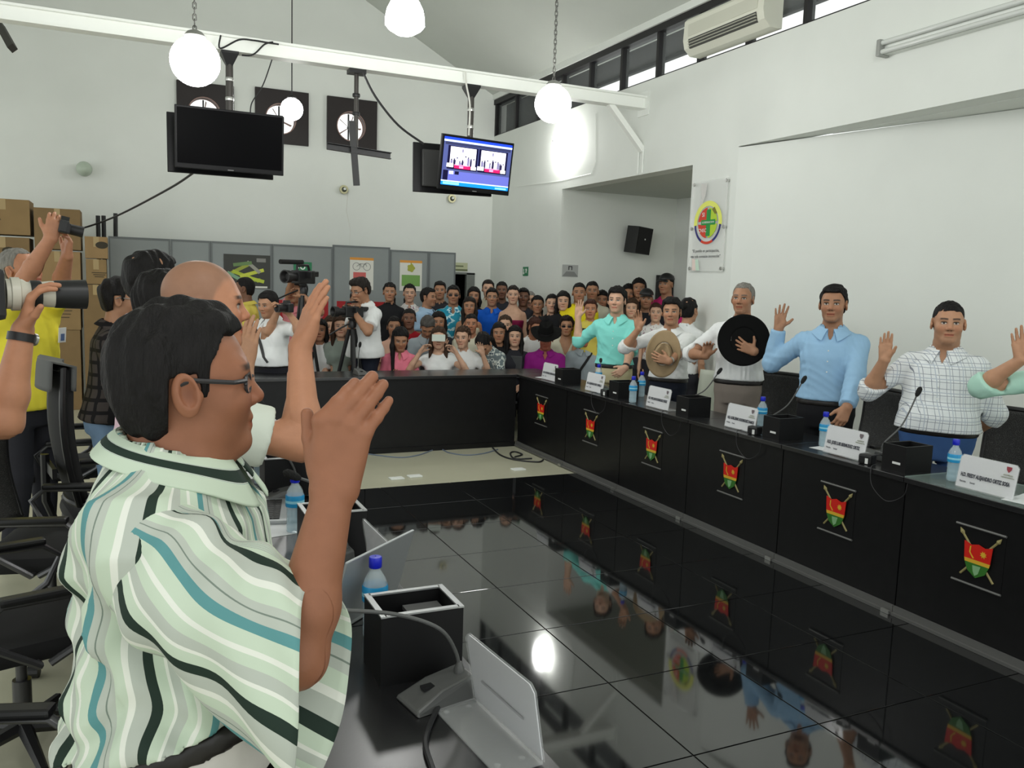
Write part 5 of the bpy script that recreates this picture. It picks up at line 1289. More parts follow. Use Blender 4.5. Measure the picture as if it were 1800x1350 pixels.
class Fig: pass
def person(label, x, y, face, H=1.68, skin='tan', hair='short', hcol='black', shirt=None, pants=None, build=1.0, belly=0.0, fem=False,
           pose='stand', lean=0.0, side=0.0, head=(0, 0, 0), R=None, L=None, res=(0.014, 0.0045, 0.0045), group=None, hs=None, fat=1.0, stubble=0.25,
           seat_z=0.42, belt=True, seed=None, lips=None, scalp=None, z0=0.0, extras=None, body_legs=True, eyes=True, twist=0.0, brow=None, closed=False, sw=None, neckl=0.152, waist=0.0, wslope=0.0):
    """face: heading (radians, 0 = +Y, counter-clockwise). R / L arms: ('dir', upper, fore, hand) or ('ik', world wrist, pole, hand)"""
    seed = seed if seed is not None else rnd.randint(0, 9999)
    s = H / 1.665; hs = hs or (0.55 + 0.45 * s) * 1.02
    skin = SK.get(skin, skin); b = build * (0.94 if fem else 1.0)
    hip = 0.86 * s if pose == 'stand' else seat_z + 0.10 * s
    Mt = T(0, 0, z0 + hip) @ RZ(twist) @ RX(-lean) @ RY(side)
    tab = []
    for z, cy, rx, ry in TORSO:
        g = math.exp(-((z - 0.10) / 0.11) ** 2) * belly; up = min(1, max(0, (z - 0.40) / 0.1))
        w = (b * (1 - up) + (0.5 + 0.5 * b) * up)
        if fem: rx *= (1.06 if z < 0.0 else 0.9)
        tab.append((z * s, (cy + g * 0.55) * s, (rx * w + g * 0.45) * s, (ry * w + g * 0.62) * s))
    tab = np.array(tab)
    F = Fig(); F.Mt, F.tab, F.s = Mt, tab, s
    inv = T(x, y, 0) @ RZ(face); Wi = inv.inverted()
    loc = lambda p: np.array(Wi @ Vector(p))
    F.loc, F.world = loc, inv
    # joints
    swid = (sw or (0.166 if not fem else 0.148)) * s * (0.6 + 0.4 * b)
    nb = app(Mt, (0, -0.008 * s, 0.505 * s)); tup = M3(Mt) @ _v((0, 0, 1))
    Rh = RZ(head[0]) @ RX(head[1]) @ RY(head[2]); hup = M3(Rh) @ _v((0, 0, 1)); hf = M3(Rh) @ _v((0, 1, 0))
    hc = nb + (tup * 0.5 + hup * 0.5) * neckl * s + hf * 0.022 * s
    Mh = T(*hc) @ Rh; F.Mh, F.hs, F.hc = Mh, hs, hc
    l1, l2 = 0.285 * s, 0.245 * s
    arms = {}
    for nm, sg, sp in (('R', 1, R), ('L', -1, L)):
        sh = app(Mt, (sg * swid, -0.012 * s, 0.402 * s))
        if sp is None: sp = ('dir', (sg * 0.16, 0.02, -1), (sg * 0.02, 0.22, -1), {})
        hd = dict(sp[3]) if len(sp) > 3 else {}
        if sp[0] == 'dir':
            el = sh + _n(sp[1]) * l1; wr = el + _n(sp[2]) * l2
        else:
            el, wr = ik(sh, loc(sp[1]), l1, l2, sp[2])
        fd = _n(wr - el); d = _n(hd.pop('d', fd)); n = hd.pop('n', None)
        if n is None: n = _v((-sg, 0.2, 0)) if abs(fd[2]) > 0.6 and fd[2] < 0 else _v((0, 1, 0))
        hd.setdefault('s', 0.95 * (0.5 + 0.5 * s) * (0.92 if fem else 1.0))
        arms[nm] = (sg, sh, el, wr, d, n, hd)
    F.arms = arms
    # ---------------- body
    S = Sdf()
    S.loft(Mt, np.column_stack([tab[:, 0], tab[:, 1], tab[:, 2] * 0.9, tab[:, 3] * 0.9]) if shirt and not shirt.get('bare') else tab, 0.03)
    neckr = 0.057 * (0.85 if fem else 1.0) * (0.5 + 0.5 * fat) * hs
    S.cap(app(Mh, (0, -0.022 * hs, -0.045 * hs)), app(Mt, (0, -0.012 * s, 0.455 * s)), neckr, neckr * 1.12, 0.025)
    if fat > 1.08: S.ell(app(Mh, (0, 0.008 * hs, -0.112 * hs)), _v((0.06, 0.052, 0.034)) * hs * fat, None, 0.03)
    head_prims(S, Mh, hs, fem, fat, lo=res[1] > 0.005)
    ar = (0.85 if fem else 1.0) * (0.5 + 0.5 * b); fine = [(hc - 0.155 * hs, hc + 0.155 * hs, res[1])]
    F.tips = {}
    for nm, (sg, sh, el, wr, d, n, hd) in arms.items():
        S.cap(sh, el, 0.046 * s * ar, 0.041 * s * ar, 0.03); m1 = el + (wr - el) * 0.3
        S.cap(el, m1, 0.041 * s * ar, 0.042 * s * ar, 0.02); S.cap(m1, wr, 0.042 * s * ar, 0.0275 * s * ar, 0.02)
        if hd.pop('hide', False): continue
        F.tips[nm] = hand_prims(S, wr, d, n, sg > 0, **hd)
        P = np.array([wr, wr + d * 0.19] + [t[0] for t in F.tips[nm]] + [el * 0.5 + wr * 0.5] + ([el] if res[2] < 0.0045 else [])); fine.append((P.min(0) - 0.03, P.max(0) + 0.03, res[2]))
    hipj = {}
    for sg in (1, -1):
        hj = app(Mt, (sg * 0.085 * s * b, 0, -0.06 * s)) 
        if pose == 'stand': kn, an = _v((sg * 0.10 * s, 0.02 * s, z0 + 0.46 * s)), _v((sg * 0.115 * s, -0.015 * s, z0 + 0.085 * s))
        else: kn, an = _v((sg * 0.12 * s, 0.42 * s, z0 + seat_z + 0.05)), _v((sg * 0.12 * s, 0.38 * s, z0 + 0.085 * s))
        hipj[sg] = (hj, kn, an)
        S.cap(hj, kn, 0.07 * s, 0.045 * s, 0.02); S.cap(kn, an, 0.045 * s, 0.032 * s, 0.02)
    F.hipj = hipj
    V, Q = S.mesh(0.010 if res[0] < 0.008 else max(0.022, res[0] * 1.3), fine)
    Lh = (V - hc) @ M3(Rh) / hs
    bc = brow or (0.02, 0.014, 0.012)
    nearh = (np.abs(Lh) < 0.16).all(1)
    cols = np.tile(_v(skin), (len(V), 1))
    cols[nearh] = face_cols(Lh[nearh], skin, bc, stubble if not fem else 0.0, lips or (_v(skin) * _v((0.95, 0.55, 0.55))), fem, scalp, eyes, closed=closed)
    o = np_mesh('person', V, Q, m_skin, None, cols)
    o.location = (x, y, 0); o.rotation_euler = (0, 0, face); tag(o, label, 'person', group); F.o = o
    # ---------------- hair
    if hair:
        base, *opt = hair.split('+')
        lenq = {'long': 0.34, 'bob': 0.16}.get(base, 0.3)
        HS = hair_sdf(Mh, hs, base, seed)
        if base in ('long', 'bob'):
            st = long_strands(Mh, hs, (1, -1) if not opt else ((1,) if 'r' in opt else (-1,)), lenq, True)
            V1, Q1 = HS.mesh(max(0.0045, res[1])); V2, Q2 = st.mesh(max(0.006, res[1] * 1.3))
            V, Q = np.concatenate([V1, V2]), np.concatenate([Q1, Q2 + len(V1)])
        else:
            if base in ('tied', 'bun'):
                P = lambda a, c, e: app(Mh, (a * hs, c * hs, e * hs))
                if base == 'bun': HS.ell(P(0, -0.115, 0.05), _v((0.04, 0.038, 0.04)) * hs, None, 0.01)
                else: HS.cap(P(0, -0.1, 0.03), P(0.0, -0.125, -0.03), 0.03 * hs, 0.026 * hs, 0.02)
            V, Q = HS.mesh(max(0.0038, res[1]))
            if base == 'tied':
                P = lambda a, c, e: app(Mh, (a * hs, c * hs, e * hs)); T2 = Sdf()
                q = 0.05 if 'r' in opt else -0.05
                T2.cap(P(0, -0.11, 0.0), P(q, -0.1, -0.09), 0.028 * hs, 0.026 * hs, 0.02); T2.cap(P(q, -0.1, -0.09), P(q * 1.5, -0.05, -0.26), 0.026 * hs, 0.012 * hs, 0.02)
                V2, Q2 = T2.mesh(0.008); V, Q = np.concatenate([V, V2]), np.concatenate([Q, Q2 + len(V)])
        np_mesh('hair', V, Q, HAIR[hcol], o)
    oi_, Ri_ = MT(Mt), M3(Mt)
    def zsl(X, Y, Z):
        q = (np.stack([X, Y, Z], 1) - oi_) @ Ri_; return q[:, 2] - wslope * q[:, 1]
    # ---------------- shirt
    if shirt:
        sh_ = dict(sleeve='short', hem=0.0, collar=False, grow=0.013, fold=0.0075, open=0.0, neck=0.0); sh_.update(shirt); g = sh_['grow'] * s
        U = Sdf(); tb = tab.copy(); tb[:, 2:] += g
        if sh_.get('loose'): 
            w = np.clip((0.30 * s - tb[:, 0]) / (0.3 * s), 0, 1) * sh_['loose'] * s; tb[:, 2] += w; tb[:, 3] += w
        U.loft(Mt, tb, 0.03)
        if fem:
            for q in (1, -1): U.ell(app(Mt, (q * 0.07 * s, 0.085 * s, 0.30 * s)), _v((0.062, 0.055, 0.062)) * s * b, None, 0.04)
        for nm, (sg, sh0, el, wr, d, n, hd) in arms.items():
            sl = sh_['sleeve' + nm] if ('sleeve' + nm) in sh_ else sh_['sleeve']
            if sl == 'none': continue
            gg = g + 0.002 * s; r0 = 0.046 * s * ar + gg; r1 = 0.042 * s * ar + gg
            U.cap(app(Mt, (sg * 0.06 * s, -0.012 * s, 0.435 * s)), sh0, 0.042 * s, r0, 0.04)
            if sl == 'short':
                e = sh0 + (el - sh0) * 0.72; U.cap(sh0, e, r0, r1 + 0.014 * s, 0.04)
            elif sl == 'cap': U.cap(sh0, sh0 + (el - sh0) * 0.2, r0, r0, 0.04)
            else:
                U.cap(sh0, el, r0, r1 + 0.004 * s, 0.035)
                fr = 0.22 if sl == 'roll' else 0.96; e = el + (wr - el) * fr
                U.cap(el, e, r1 + 0.004 * s, (r1 + 0.006 * s) if sl == 'roll' else 0.036 * s * ar + gg, 0.02)
                if sl == 'roll':
                    ax = _n(wr - el); U.cap(e - ax * 0.03, e, r1 + 0.010 * s, r1 + 0.011 * s, 0.004)
        if sh_['fold']: U.disp.append(folds(seed, sh_['fold'] * s, sh_.get('lam', 0.085)))
        for fn_ in sh_.get('disp', ()): U.disp.append(lambda X, Y, Z, fn_=fn_: fn_((np.stack([X, Y, Z], 1) - MT(Mt)) @ M3(Mt)))
        tuck = sh_['hem']; Ri = M3(Mt); oi = MT(Mt)
        U.cuts.append(lambda X, Y, Z: tuck * s - zsl(X, Y, Z))
        # sleeve ends are cut flat
        for nm, (sg, sh0, el, wr, d, n, hd) in arms.items():
            sl = sh_['sleeve' + nm] if ('sleeve' + nm) in sh_ else sh_['sleeve']
            if sl == 'short':
                ax = _n(el - sh0); c0 = sh0 + (el - sh0) * 0.70
                U.cuts.append(lambda X, Y, Z, ax=ax, c0=c0: np.where(((X - c0[0]) ** 2 + (Y - c0[1]) ** 2 + (Z - c0[2]) ** 2) < (0.11 * s) ** 2, (X - c0[0]) * ax[0] + (Y - c0[1]) * ax[1] + (Z - c0[2]) * ax[2], -1))
            elif sl in ('roll', 'long'):
                ax = _n(wr - el); c0 = el + (wr - el) * (0.21 if sl == 'roll' else 0.95)
                U.cuts.append(lambda X, Y, Z, ax=ax, c0=c0: np.where(((X - c0[0]) ** 2 + (Y - c0[1]) ** 2 + (Z - c0[2]) ** 2) < (0.085 * s) ** 2, (X - c0[0]) * ax[0] + (Y - c0[1]) * ax[1] + (Z - c0[2]) * ax[2], -1))
        if sh_.get('top') is not None:      # strapless or low neckline
            U.cuts.append(lambda X, Y, Z: ((np.stack([X, Y, Z], 1) - oi) @ Ri)[:, 2] - sh_['top'] * s)
        na, nbb = app(Mh, (0, -0.022 * hs, -0.045 * hs)), app(Mt, (0, -0.012 * s, 0.40 * s))
        nr = neckr * 1.12 + 0.004 + sh_['neck'] * s
        U.cuts.append(lambda X, Y, Z: nr - np.sqrt((X - (na[0] + (nbb[0] - na[0]) * np.clip((na[2] - Z) / max(na[2] - nbb[2], 1e-3), 0, 1))) ** 2 + (Y - (na[1] + (nbb[1] - na[1]) * np.clip((na[2] - Z) / max(na[2] - nbb[2], 1e-3), 0, 1))) ** 2) - np.maximum(0, (nbb[2] + 0.075 * s) - Z) * 1.2)
        if sh_['open']:     # V opening in front
            op = sh_['open'] * s
            def vcut(X, Y, Z):
                q = (np.stack([X, Y, Z], 1) - oi) @ Ri; z1 = 0.47 * s; dz = q[:, 2] - (z1 - op)
                return np.where(q[:, 1] > 0.02 * s, dz * 0.42 - np.abs(q[:, 0]), -1)
            U.cuts.append(vcut)
        V, Q = U.mesh(res[0])
        at = None
        if sh_.get('attr'): at = sh_['attr'](F, V)
        so = np_mesh('shirt' if not fem else 'top', V, Q, sh_['m'], o, attrs=at); F.shirt = so
        if sh_['collar']:
            col_h = 0.034 * s; rn = neckr * 1.10 + 0.007; Nn = 40
            cen = _v((0, -0.014 * s, 0)); gap = 0.22 if sh_['open'] else 0.08
            def cp(u, v):
                th = (gap + (2 * math.pi - 2 * gap) * u); fr = (1 + math.cos(th)) / 2     # th = 0 at the front
                zb = (0.500 - 0.036 * fr) * s
                if v < 0.4:
                    q = v / 0.4; r = rn + 0.003 * s; z = zb - 0.012 * s + (col_h + 0.012 * s) * q
                else:
                    q = (v - 0.4) / 0.6; drop = (0.036 + 0.040 * fr ** 6) * s; r = rn + (0.006 + 0.036 * q + 0.020 * q * fr ** 4) * s; z = zb + col_h - drop * q + 0.004 * s * math.sin(math.pi * q)
                if v >= 0.4:
                    rx_, ry_ = np.interp(z, tb[:, 0], tb[:, 2]), np.interp(z, tb[:, 0], tb[:, 3])
                    r = max(r, 1 / math.sqrt((math.sin(th) / rx_) ** 2 + (math.cos(th) / ry_) ** 2) * (0.3 + 0.7 * min(1, q * 1.5)) + 0.004 * s)
                xx, yy = r * math.sin(th), r * math.cos(th) + cen[1] + 0.012 * s * fr
                if v >= 0.4: xx += math.copysign(0.020 * s * ((v - 0.4) / 0.6) * fr ** 8, math.sin(th))
                return tuple(app(Mt, (xx, yy, z)))
            NV = 41 if sh_.get('attr') else 11; q = MB(); q.grid(cp, Nn, NV); co = q.build('collar', sh_.get('cm', sh_['m']), so, smooth=True)
            if sh_.get('attr'):
                at_ = co.data.attributes.new('stripe', 'FLOAT', 'POINT'); vv = np.repeat(np.linspace(0, 1, NV), Nn); st = np.where((vv > 0.60) & (vv < 0.76), 0.005, 0.121); at_.data.foreach_set('value', st.astype(np.float32)); co.modifiers.new('s', 'SOLIDIFY').thickness = 0.003
        if sh_.get('placket'):
            q = MB(); pts = []
            for z in np.linspace(tuck + 0.02, 0.43, 12):
                cy = np.interp(z * s, tab[:, 0], tab[:, 1]); ry = np.interp(z * s, tab[:, 0], tab[:, 3]); pts.append((0, cy + ry + g + 0.002, z * s))
            for p0 in pts[1:11:2]:
                c0 = app(Mt, p0); q.lathe([(0.0, 0.004), (0.005, 0.003), (0.005, 0.0)], 8, T(*c0) @ RX(-math.pi / 2))
            q.build('buttons', m_white, so)
    # ---------------- trousers, belt, shoes
    if pants is not None:
        U = Sdf(); tb = tab[tab[:, 0] < (0.10 + waist * 2 + wslope) * s].copy(); tb[:, 2:] += 0.010 * s; U.loft(Mt, tb, 0.03)
        for sg, (hj, kn, an) in hipj.items():
            U.cap(hj, kn, 0.088 * s * (0.4 + 0.6 * b), 0.066 * s, 0.02); U.cap(kn, an, 0.066 * s, 0.056 * s, 0.02)
        top = (0.045 + waist) * s; Ri = M3(Mt); oi = MT(Mt)
        U.cuts.append(lambda X, Y, Z: zsl(X, Y, Z) - top)
        U.disp.append(folds(seed + 3, 0.003, 0.1))
        V, Q = U.mesh(max(res[0] * 1.25, 0.014)); po = np_mesh('trousers', V, Q, pants, o)
        if belt:
            U = Sdf(); tb = tab[(tab[:, 0] < (0.13 + waist * 2 + wslope) * s)].copy(); tb[:, 2:] += 0.0155 * s; U.loft(Mt, tb, 0.03)
            U.cuts.append(lambda X, Y, Z: np.abs(zsl(X, Y, Z) - (0.026 + waist) * s) - 0.019 * s)
            V, Q = U.mesh(max(res[0], 0.010)); np_mesh('belt', V, Q, m_belt, o)
        for sg, (hj, kn, an) in hipj.items():
            U = Sdf(); U.cap(an + _v((0, -0.03, -0.045)) * s, an + _v((0, 0.13, -0.055)) * s, 0.042 * s, 0.034 * s, 0.02, flat=(_v((0, 0, 1)), 0.85)); U.cap(an + _v((0, 0, 0)), an + _v((0, 0.02, -0.04)) * s, 0.04 * s, 0.04 * s, 0.02)
            U.cuts.append(lambda X, Y, Z: (z0 + 0.002) - Z); V, Q = U.mesh(0.016); np_mesh('shoe', V, Q, m_shoe, o)
    if extras: extras(F)
    return F
m_belt = mat('black_belt', (0.014, 0.012, 0.011), 0.4)
m_shoe = mat('black_shoe', (0.012, 0.011, 0.011), 0.35)
def cloth(name, c, rough=0.8, **k): return mat('cloth_' + name, c, rough, noise=k.pop('noise', 0.05), nscale=6, bump=k.pop('bump', 0.12), bscale=k.pop('bscale', 35), spec=0.2, **k)
# ================================================================== cloth patterns
def plaid_mat(name, base, lines, fx=22.0, fz=22.0, w=0.10, second=None):
    m = bpy.data.materials.new('cloth_' + name); m.use_nodes = True; nt = m.node_tree; N = nt.nodes; L = nt.links; b = N['Principled BSDF']; b.inputs['Roughness'].default_value = 0.8; b.inputs['Specular IOR Level'].default_value = 0.2
    tc = N.new('ShaderNodeTexCoord'); sp = N.new('ShaderNodeSeparateXYZ'); L.new(tc.outputs['Object'], sp.inputs[0])
    def mth(op, a, bb=None):
        n = N.new('ShaderNodeMath'); n.operation = op
        for i, v in enumerate((a, bb)):
            if v is None: continue
            if isinstance(v, (int, float)): n.inputs[i].default_value = v
            else: L.new(v, n.inputs[i])
        return n.outputs[0]
    xx = mth('ADD', sp.outputs[0], mth('MULTIPLY', sp.outputs[1], 0.8))
    def line(c, f, ww, off=0.0): return mth('LESS_THAN', mth('FRACT', mth('ADD', mth('MULTIPLY', c, f), off)), ww)
    fac = mth('MAXIMUM', line(xx, fx, w), line(sp.outputs[2], fz, w))
    mx = N.new('ShaderNodeMix'); mx.data_type = 'RGBA'; mx.inputs[6].default_value = (*base, 1); mx.inputs[7].default_value = (*lines, 1); L.new(fac, mx.inputs[0]); out = mx.outputs[2]
    if second:
        f2 = mth('MAXIMUM', line(xx, fx / 2, w * 0.8, 0.3), line(sp.outputs[2], fz / 2, w * 0.8, 0.3)); m2 = N.new('ShaderNodeMix'); m2.data_type = 'RGBA'; L.new(out, m2.inputs[6]); m2.inputs[7].default_value = (*second, 1); L.new(f2, m2.inputs[0]); out = m2.outputs[2]
    L.new(out, b.inputs['Base Color']); return m
def blotch_mat(name, cols, scale=14.0):
    m = bpy.data.materials.new('cloth_' + name); m.use_nodes = True; nt = m.node_tree; N = nt.nodes; L = nt.links; b = N['Principled BSDF']; b.inputs['Roughness'].default_value = 0.8
    tc = N.new('ShaderNodeTexCoord'); v = N.new('ShaderNodeTexNoise'); v.inputs['Scale'].default_value = scale; v.inputs['Detail'].default_value = 3
    cr = N.new('ShaderNodeValToRGB'); cr.color_ramp.interpolation = 'CONSTANT'; E_ = cr.color_ramp.elements
    E_[0].color = (*cols[0], 1); E_[1].position = 0.5; E_[1].color = (*cols[1], 1)
    if len(cols) > 2: e = E_.new(0.6); e.color = (*cols[2], 1)
    L.new(tc.outputs['Object'], v.inputs[0]); L.new(v.outputs[0], cr.inputs[0]); L.new(cr.outputs[0], b.inputs['Base Color']); return m

def fit(px, py, X=None, Y=None, dep=None):
    p = on_x(px, py, X) if X is not None else on_y(px, py, Y) if Y is not None else on_depth(px, py, dep)
    return p[0], p[1], p[2] / 1.52 * 1.665
def towards(x, y, off=0.0):
    """heading that faces the camera, turned by off (positive = to the figure's left)"""
    return math.atan2(x, -y) + off + math.pi * 0 if False else math.atan2(-(-x), -y) + off

m_felt_b = mat('black_felt', (0.006, 0.006, 0.006), 0.9, spec=0.15)
m_felt_t = mat('tan_felt', srgb(158, 136, 104), 0.85, noise=0.06, nscale=20)
def hat_mesh(root, M, m_, band, sc=1.0, curl=0.035, rx=0.165, ry=0.19, hc_=0.115, lining=False):
    if lining:
        q = MB(); q.lathe([(0.0, 0.0), (0.085 * sc, 0.0), (0.085 * sc, 0.006), (0.0, 0.006)], 30, M @ Matrix.Diagonal((1, 1.2, 1, 1))); q.build('lining', m_, root)
    def brim(u, v):
        a = 2 * math.pi * u; r = 0.48 + 0.52 * v; x_, y_ = rx * r * math.cos(a), ry * r * math.sin(a)
        return tuple(M @ Vector((x_ * sc, y_ * sc, (curl * (abs(math.cos(a)) ** 2.5) * v ** 2 - 0.012 * abs(math.sin(a)) * v) * sc)))
    q = MB(); q.grid(brim, 48, 7, closed_u=True); o = q.build('brim', m_, root, smooth=True); o.modifiers.new('s', 'SOLIDIFY').thickness = 0.005
    def crown(u, v):
        a = 2 * math.pi * u
        if v < 0.75: r = 1 - 0.16 * (v / 0.75) ** 2; z = hc_ * (v / 0.75) ** 0.9
        else: q_ = (v - 0.75) / 0.25; r = 0.84 * (1 - q_); z = hc_ - 0.028 * q_ * (1.0)
        x_, y_ = 0.080 * r * math.cos(a), 0.098 * r * math.sin(a)
        pin = math.exp(-((y_ - 0.06) / 0.035) ** 2) * min(1, v / 0.75); x_ *= 1 - 0.28 * pin; z -= 0.018 * (1 if v > 0.7 else 0) * math.exp(-(x_ / 0.03) ** 2) + 0.012 * pin * min(1, v)
        return tuple(M @ Vector((x_ * sc, y_ * sc, z * sc)))
    q = MB(); q.grid(crown, 40, 18, closed_u=True); q.build('crown', m_, root, smooth=True)
    if band is not None:
        q = MB(); q.grid(lambda u, v: tuple(M @ Vector((0.0815 * sc * math.cos(2 * math.pi * u), 0.0995 * sc * math.sin(2 * math.pi * u), (0.004 + 0.02 * v) * sc))), 40, 2, closed_u=True); q.build('hat_band', band, root, smooth=True)
def held_hat(center, axis, up, m_, band, lab, sc=1.0, **k):
    root = empty('cowboy_hat', (0, 0, 0), 0, lab, 'hat'); z = Vector(axis).normalized(); y_ = Vector(up); y_ = (y_ - z * y_.dot(z)).normalized(); x_ = y_.cross(z)
    root.matrix_world = Matrix(((x_[0], y_[0], z[0], center[0]), (x_[1], y_[1], z[1], center[1]), (x_[2], y_[2], z[2], center[2]), (0, 0, 0, 1)))
    hat_mesh(root, Matrix.Identity(4), m_, band, sc, **k)
def watch(F, arm, m_=None):
    sg, sh, el, wr, d, n, hd = F.arms[arm]; ax = Vector(_n(wr - el)); c = Vector(wr) - ax * 0.02
    q = MB(); M = ax.to_track_quat('Z', 'Y').to_matrix().to_4x4(); M.translation = c
    r = 0.030 * F.s; q.lathe([(r, -0.011), (r + 0.004, -0.011), (r + 0.004, 0.011), (r, 0.011)], 20, M, cap=False); w = q.build('watch', m_ or m_black, F.o, smooth=True)
    q = MB(); q.lathe([(0.0, 0.0), (0.017, 0.0), (0.017, 0.008), (0.0, 0.009)], 16, M @ T(0, 0, 0) @ T(0, -r - 0.001, 0) @ RX(math.pi / 2)); q.build('watch_face', m_steel, w, smooth=True)
def glasses(F, m_, dark=False, sc=1.0):
    h = F.hs; g = empty('glasses', (0, 0, 0)); g.parent = F.o; g.matrix_local = F.Mh
    for q in (-1, 1):
        pts = [(0.033 * q * h + 0.024 * h * math.cos(a) * (abs(math.cos(a)) ** -0.3 if abs(math.cos(a)) > 0.3 else 1.2), 0.094 * h + 0 * a, -0.004 * h + 0.015 * h * math.sin(a)) for a in np.linspace(0, 2 * math.pi, 17)]
        pts = [(p[0], p[1] - abs(p[0]) * 0.25, p[2]) for p in pts]
        mb = MB(); mb.tube(pts, 0.0016 * h * sc, 6); mb.build('rim', m_, g)
        mb = MB(); mb.add(pts[:-1], [tuple(range(16))]); mb.build('lens', mat('sun_lens', (0.01, 0.01, 0.012), 0.15) if dark else mat('clear_lens', (0.8, 0.85, 0.85), 0.05, alpha=0.12), g)
        mb = MB(); mb.tube([(q * 0.057 * h, 0.080 * h, 0.003 * h), (q * 0.078 * h, 0.06 * h, 0.004 * h), (q * 0.085 * h, 0.0, 0.012 * h), (q * 0.084 * h, -0.022 * h, 0.004 * h)], 0.0022 * h * sc, 6); mb.build('temple', m_, g)
    mb = MB(); mb.tube([(-0.011 * h, 0.09 * h, 0.0), (0, 0.097 * h, 0.003 * h), (0.011 * h, 0.09 * h, 0.0)], 0.0016 * h * sc, 6); mb.build('bridge', m_, g)

# ================================================================== the men behind the right-hand desks
FINE = (0.0095, 0.0034, 0.0036)
OATH = lambda **k: dict(dict(n=(0, 1, 0.05), curl=(0.06, 0.08, 0.06), spread=0.05), **k)
c_mint = cloth('mint', srgb(136, 222, 212)); c_white = cloth('white', srgb(228, 230, 230)); c_blue = cloth('light_blue', srgb(152, 190, 222))
c_khaki = cloth('khaki', srgb(206, 196, 158)); c_navy = cloth('dark_denim', srgb(30, 34, 46)); c_black = cloth('black', (0.012, 0.012, 0.014)); c_taupe = cloth('taupe', srgb(138, 128, 120)); c_jean = cloth('blue_denim', srgb(66, 98, 150), noise=0.25)
c_plaid = plaid_mat('white_plaid', srgb(226, 230, 232), srgb(136, 142, 154), 26, 26, 0.075, srgb(182, 190, 202))
RG = 'men taking the oath behind the right-hand desks'
def lw(p, F): return F
# mint shirt
x, y, H = fit(1085, 527, X=4.36)
w_r = on_x(1016, 557, 4.12); w_l = on_x(1098, 655, 4.20)
person('man in a mint shirt with rolled sleeves and khaki trousers, right palm raised', x, y, 2.40, H, 'light', 'full', 'black', dict(m=c_mint, sleeve='roll', collar=True, hem=0.045, open=0.05, loose=0.012, placket=True), c_khaki,
       R=('ik', w_r, (0.8, -0.3, -0.6), OATH(n=(-0.1, 1, 0), d=(-0.12, 0.1, 1), s=0.97)), L=('ik', w_l, (-1, -0.5, -0.3), dict(d=(0.7, 0.3, -0.6), n=(0.3, -0.9, 0), curl=(0.5, 0.6, 0.4))), head=(-0.05, 0, 0), res=FINE, group=RG, extras=lambda F: watch(F, 'L'))
# white shirt, tan hat
x, y, H = fit(1181, 547, X=4.46)
w_r = on_x(1123, 578, 4.16); w_l = on_x(1172, 640, 4.13)
person('man in a white shirt holding a tan cowboy hat to his chest', x, y, 2.30, H, 'tan', 'side', 'black', dict(m=c_white, sleeve='roll', collar=True, hem=0.042, open=0.10, loose=0.014, placket=True), c_navy,
       R=('ik', w_r, (0.6, -0.3, -0.8), OATH(n=(-0.1, 1, 0), d=(0.1, 0.1, 1), curl=(0.25, 0.2, 0.15), s=0.97)), L=('ik', w_l, (-1, -0.1, -0.5), dict(d=(0.9, 0.25, 0.25), n=(0.2, -1, 0.1), curl=(0.25, 0.3, 0.2), spread=0.12)), head=(0.12, 0, 0.03), res=FINE, group=RG, extras=lambda F: watch(F, 'L', m_steel))
c = on_x(1166, 622, 4.20); held_hat(c, (-0.62, -0.78, 0.08), (0.15, 0.05, 1), m_felt_t, m_dark, 'tan cowboy hat held against a white shirt', sc=0.98, rx=0.150, ry=0.21)
# older man, black hat
x, y, H = fit(1307, 524, X=4.52)
w_r = on_x(1240, 626, 4.22); w_l = on_x(1320, 630, 4.10)
person('balding man in a white shirt and taupe trousers holding a black hat', x, y, 2.25, H, 'mid', 'ring', 'grey', dict(m=c_white, sleeve='roll', collar=True, hem=0.042, open=0.10, loose=0.016, placket=True), c_taupe,
       R=('ik', w_r, (0.9, -0.2, -0.6), dict(n=(-0.2, 1, 0), d=(-0.25, 0.2, 1), curl=(0.55, 0.6, 0.4), spread=0.1)), L=('ik', w_l, (-1, 0.0, -0.6), dict(d=(0.85, 0.2, 0.4), n=(0.2, -1, 0.1), curl=(0.2, 0.25, 0.2), spread=0.16, thumb=(0.3, 0.9, 0.1))), head=(-0.08, 0.02, 0), fat=0.97, res=FINE, group=RG, scalp=((0.30, 0.25, 0.21), 0.45), brow=(0.10, 0.08, 0.07), extras=lambda F: watch(F, 'L', m_dark), seed=11)
c = on_x(1307, 598, 4.175); held_hat(c, (0.62, 0.78, -0.05), (0.05, -0.05, 1), m_felt_b, None, 'large black felt hat held before a white shirt, underside out', sc=1.06, rx=0.178, ry=0.182, curl=-0.01, hc_=0.05, lining=True)
# blue shirt
x, y, H = fit(1466, 533, X=4.36)
w_r = on_x(1369, 577, 4.20); w_l = on_x(1487, 726, 4.12)
person('man in a light blue long-sleeved shirt with his right palm raised', x, y, 2.26, H, 'mid', 'short', 'black', dict(m=c_blue, sleeve='long', collar=True, hem=0.042, open=0.05, loose=0.018, placket=True), c_black,
       R=('ik', w_r, (0.55, -0.3, -0.8), OATH(n=(-0.25, 1, 0), d=(-0.08, 0.0, 1), spread=0.13, thumb=(0.6, 0.8, 0.1), s=0.97)), L=('ik', w_l, (-1, -0.4, 0), dict(d=(0.3, 0.3, -0.9), n=(0.4, -0.9, 0), curl=(0.5, 0.6, 0.4))), head=(-0.05, 0, 0.02), res=FINE, group=RG, seed=5)
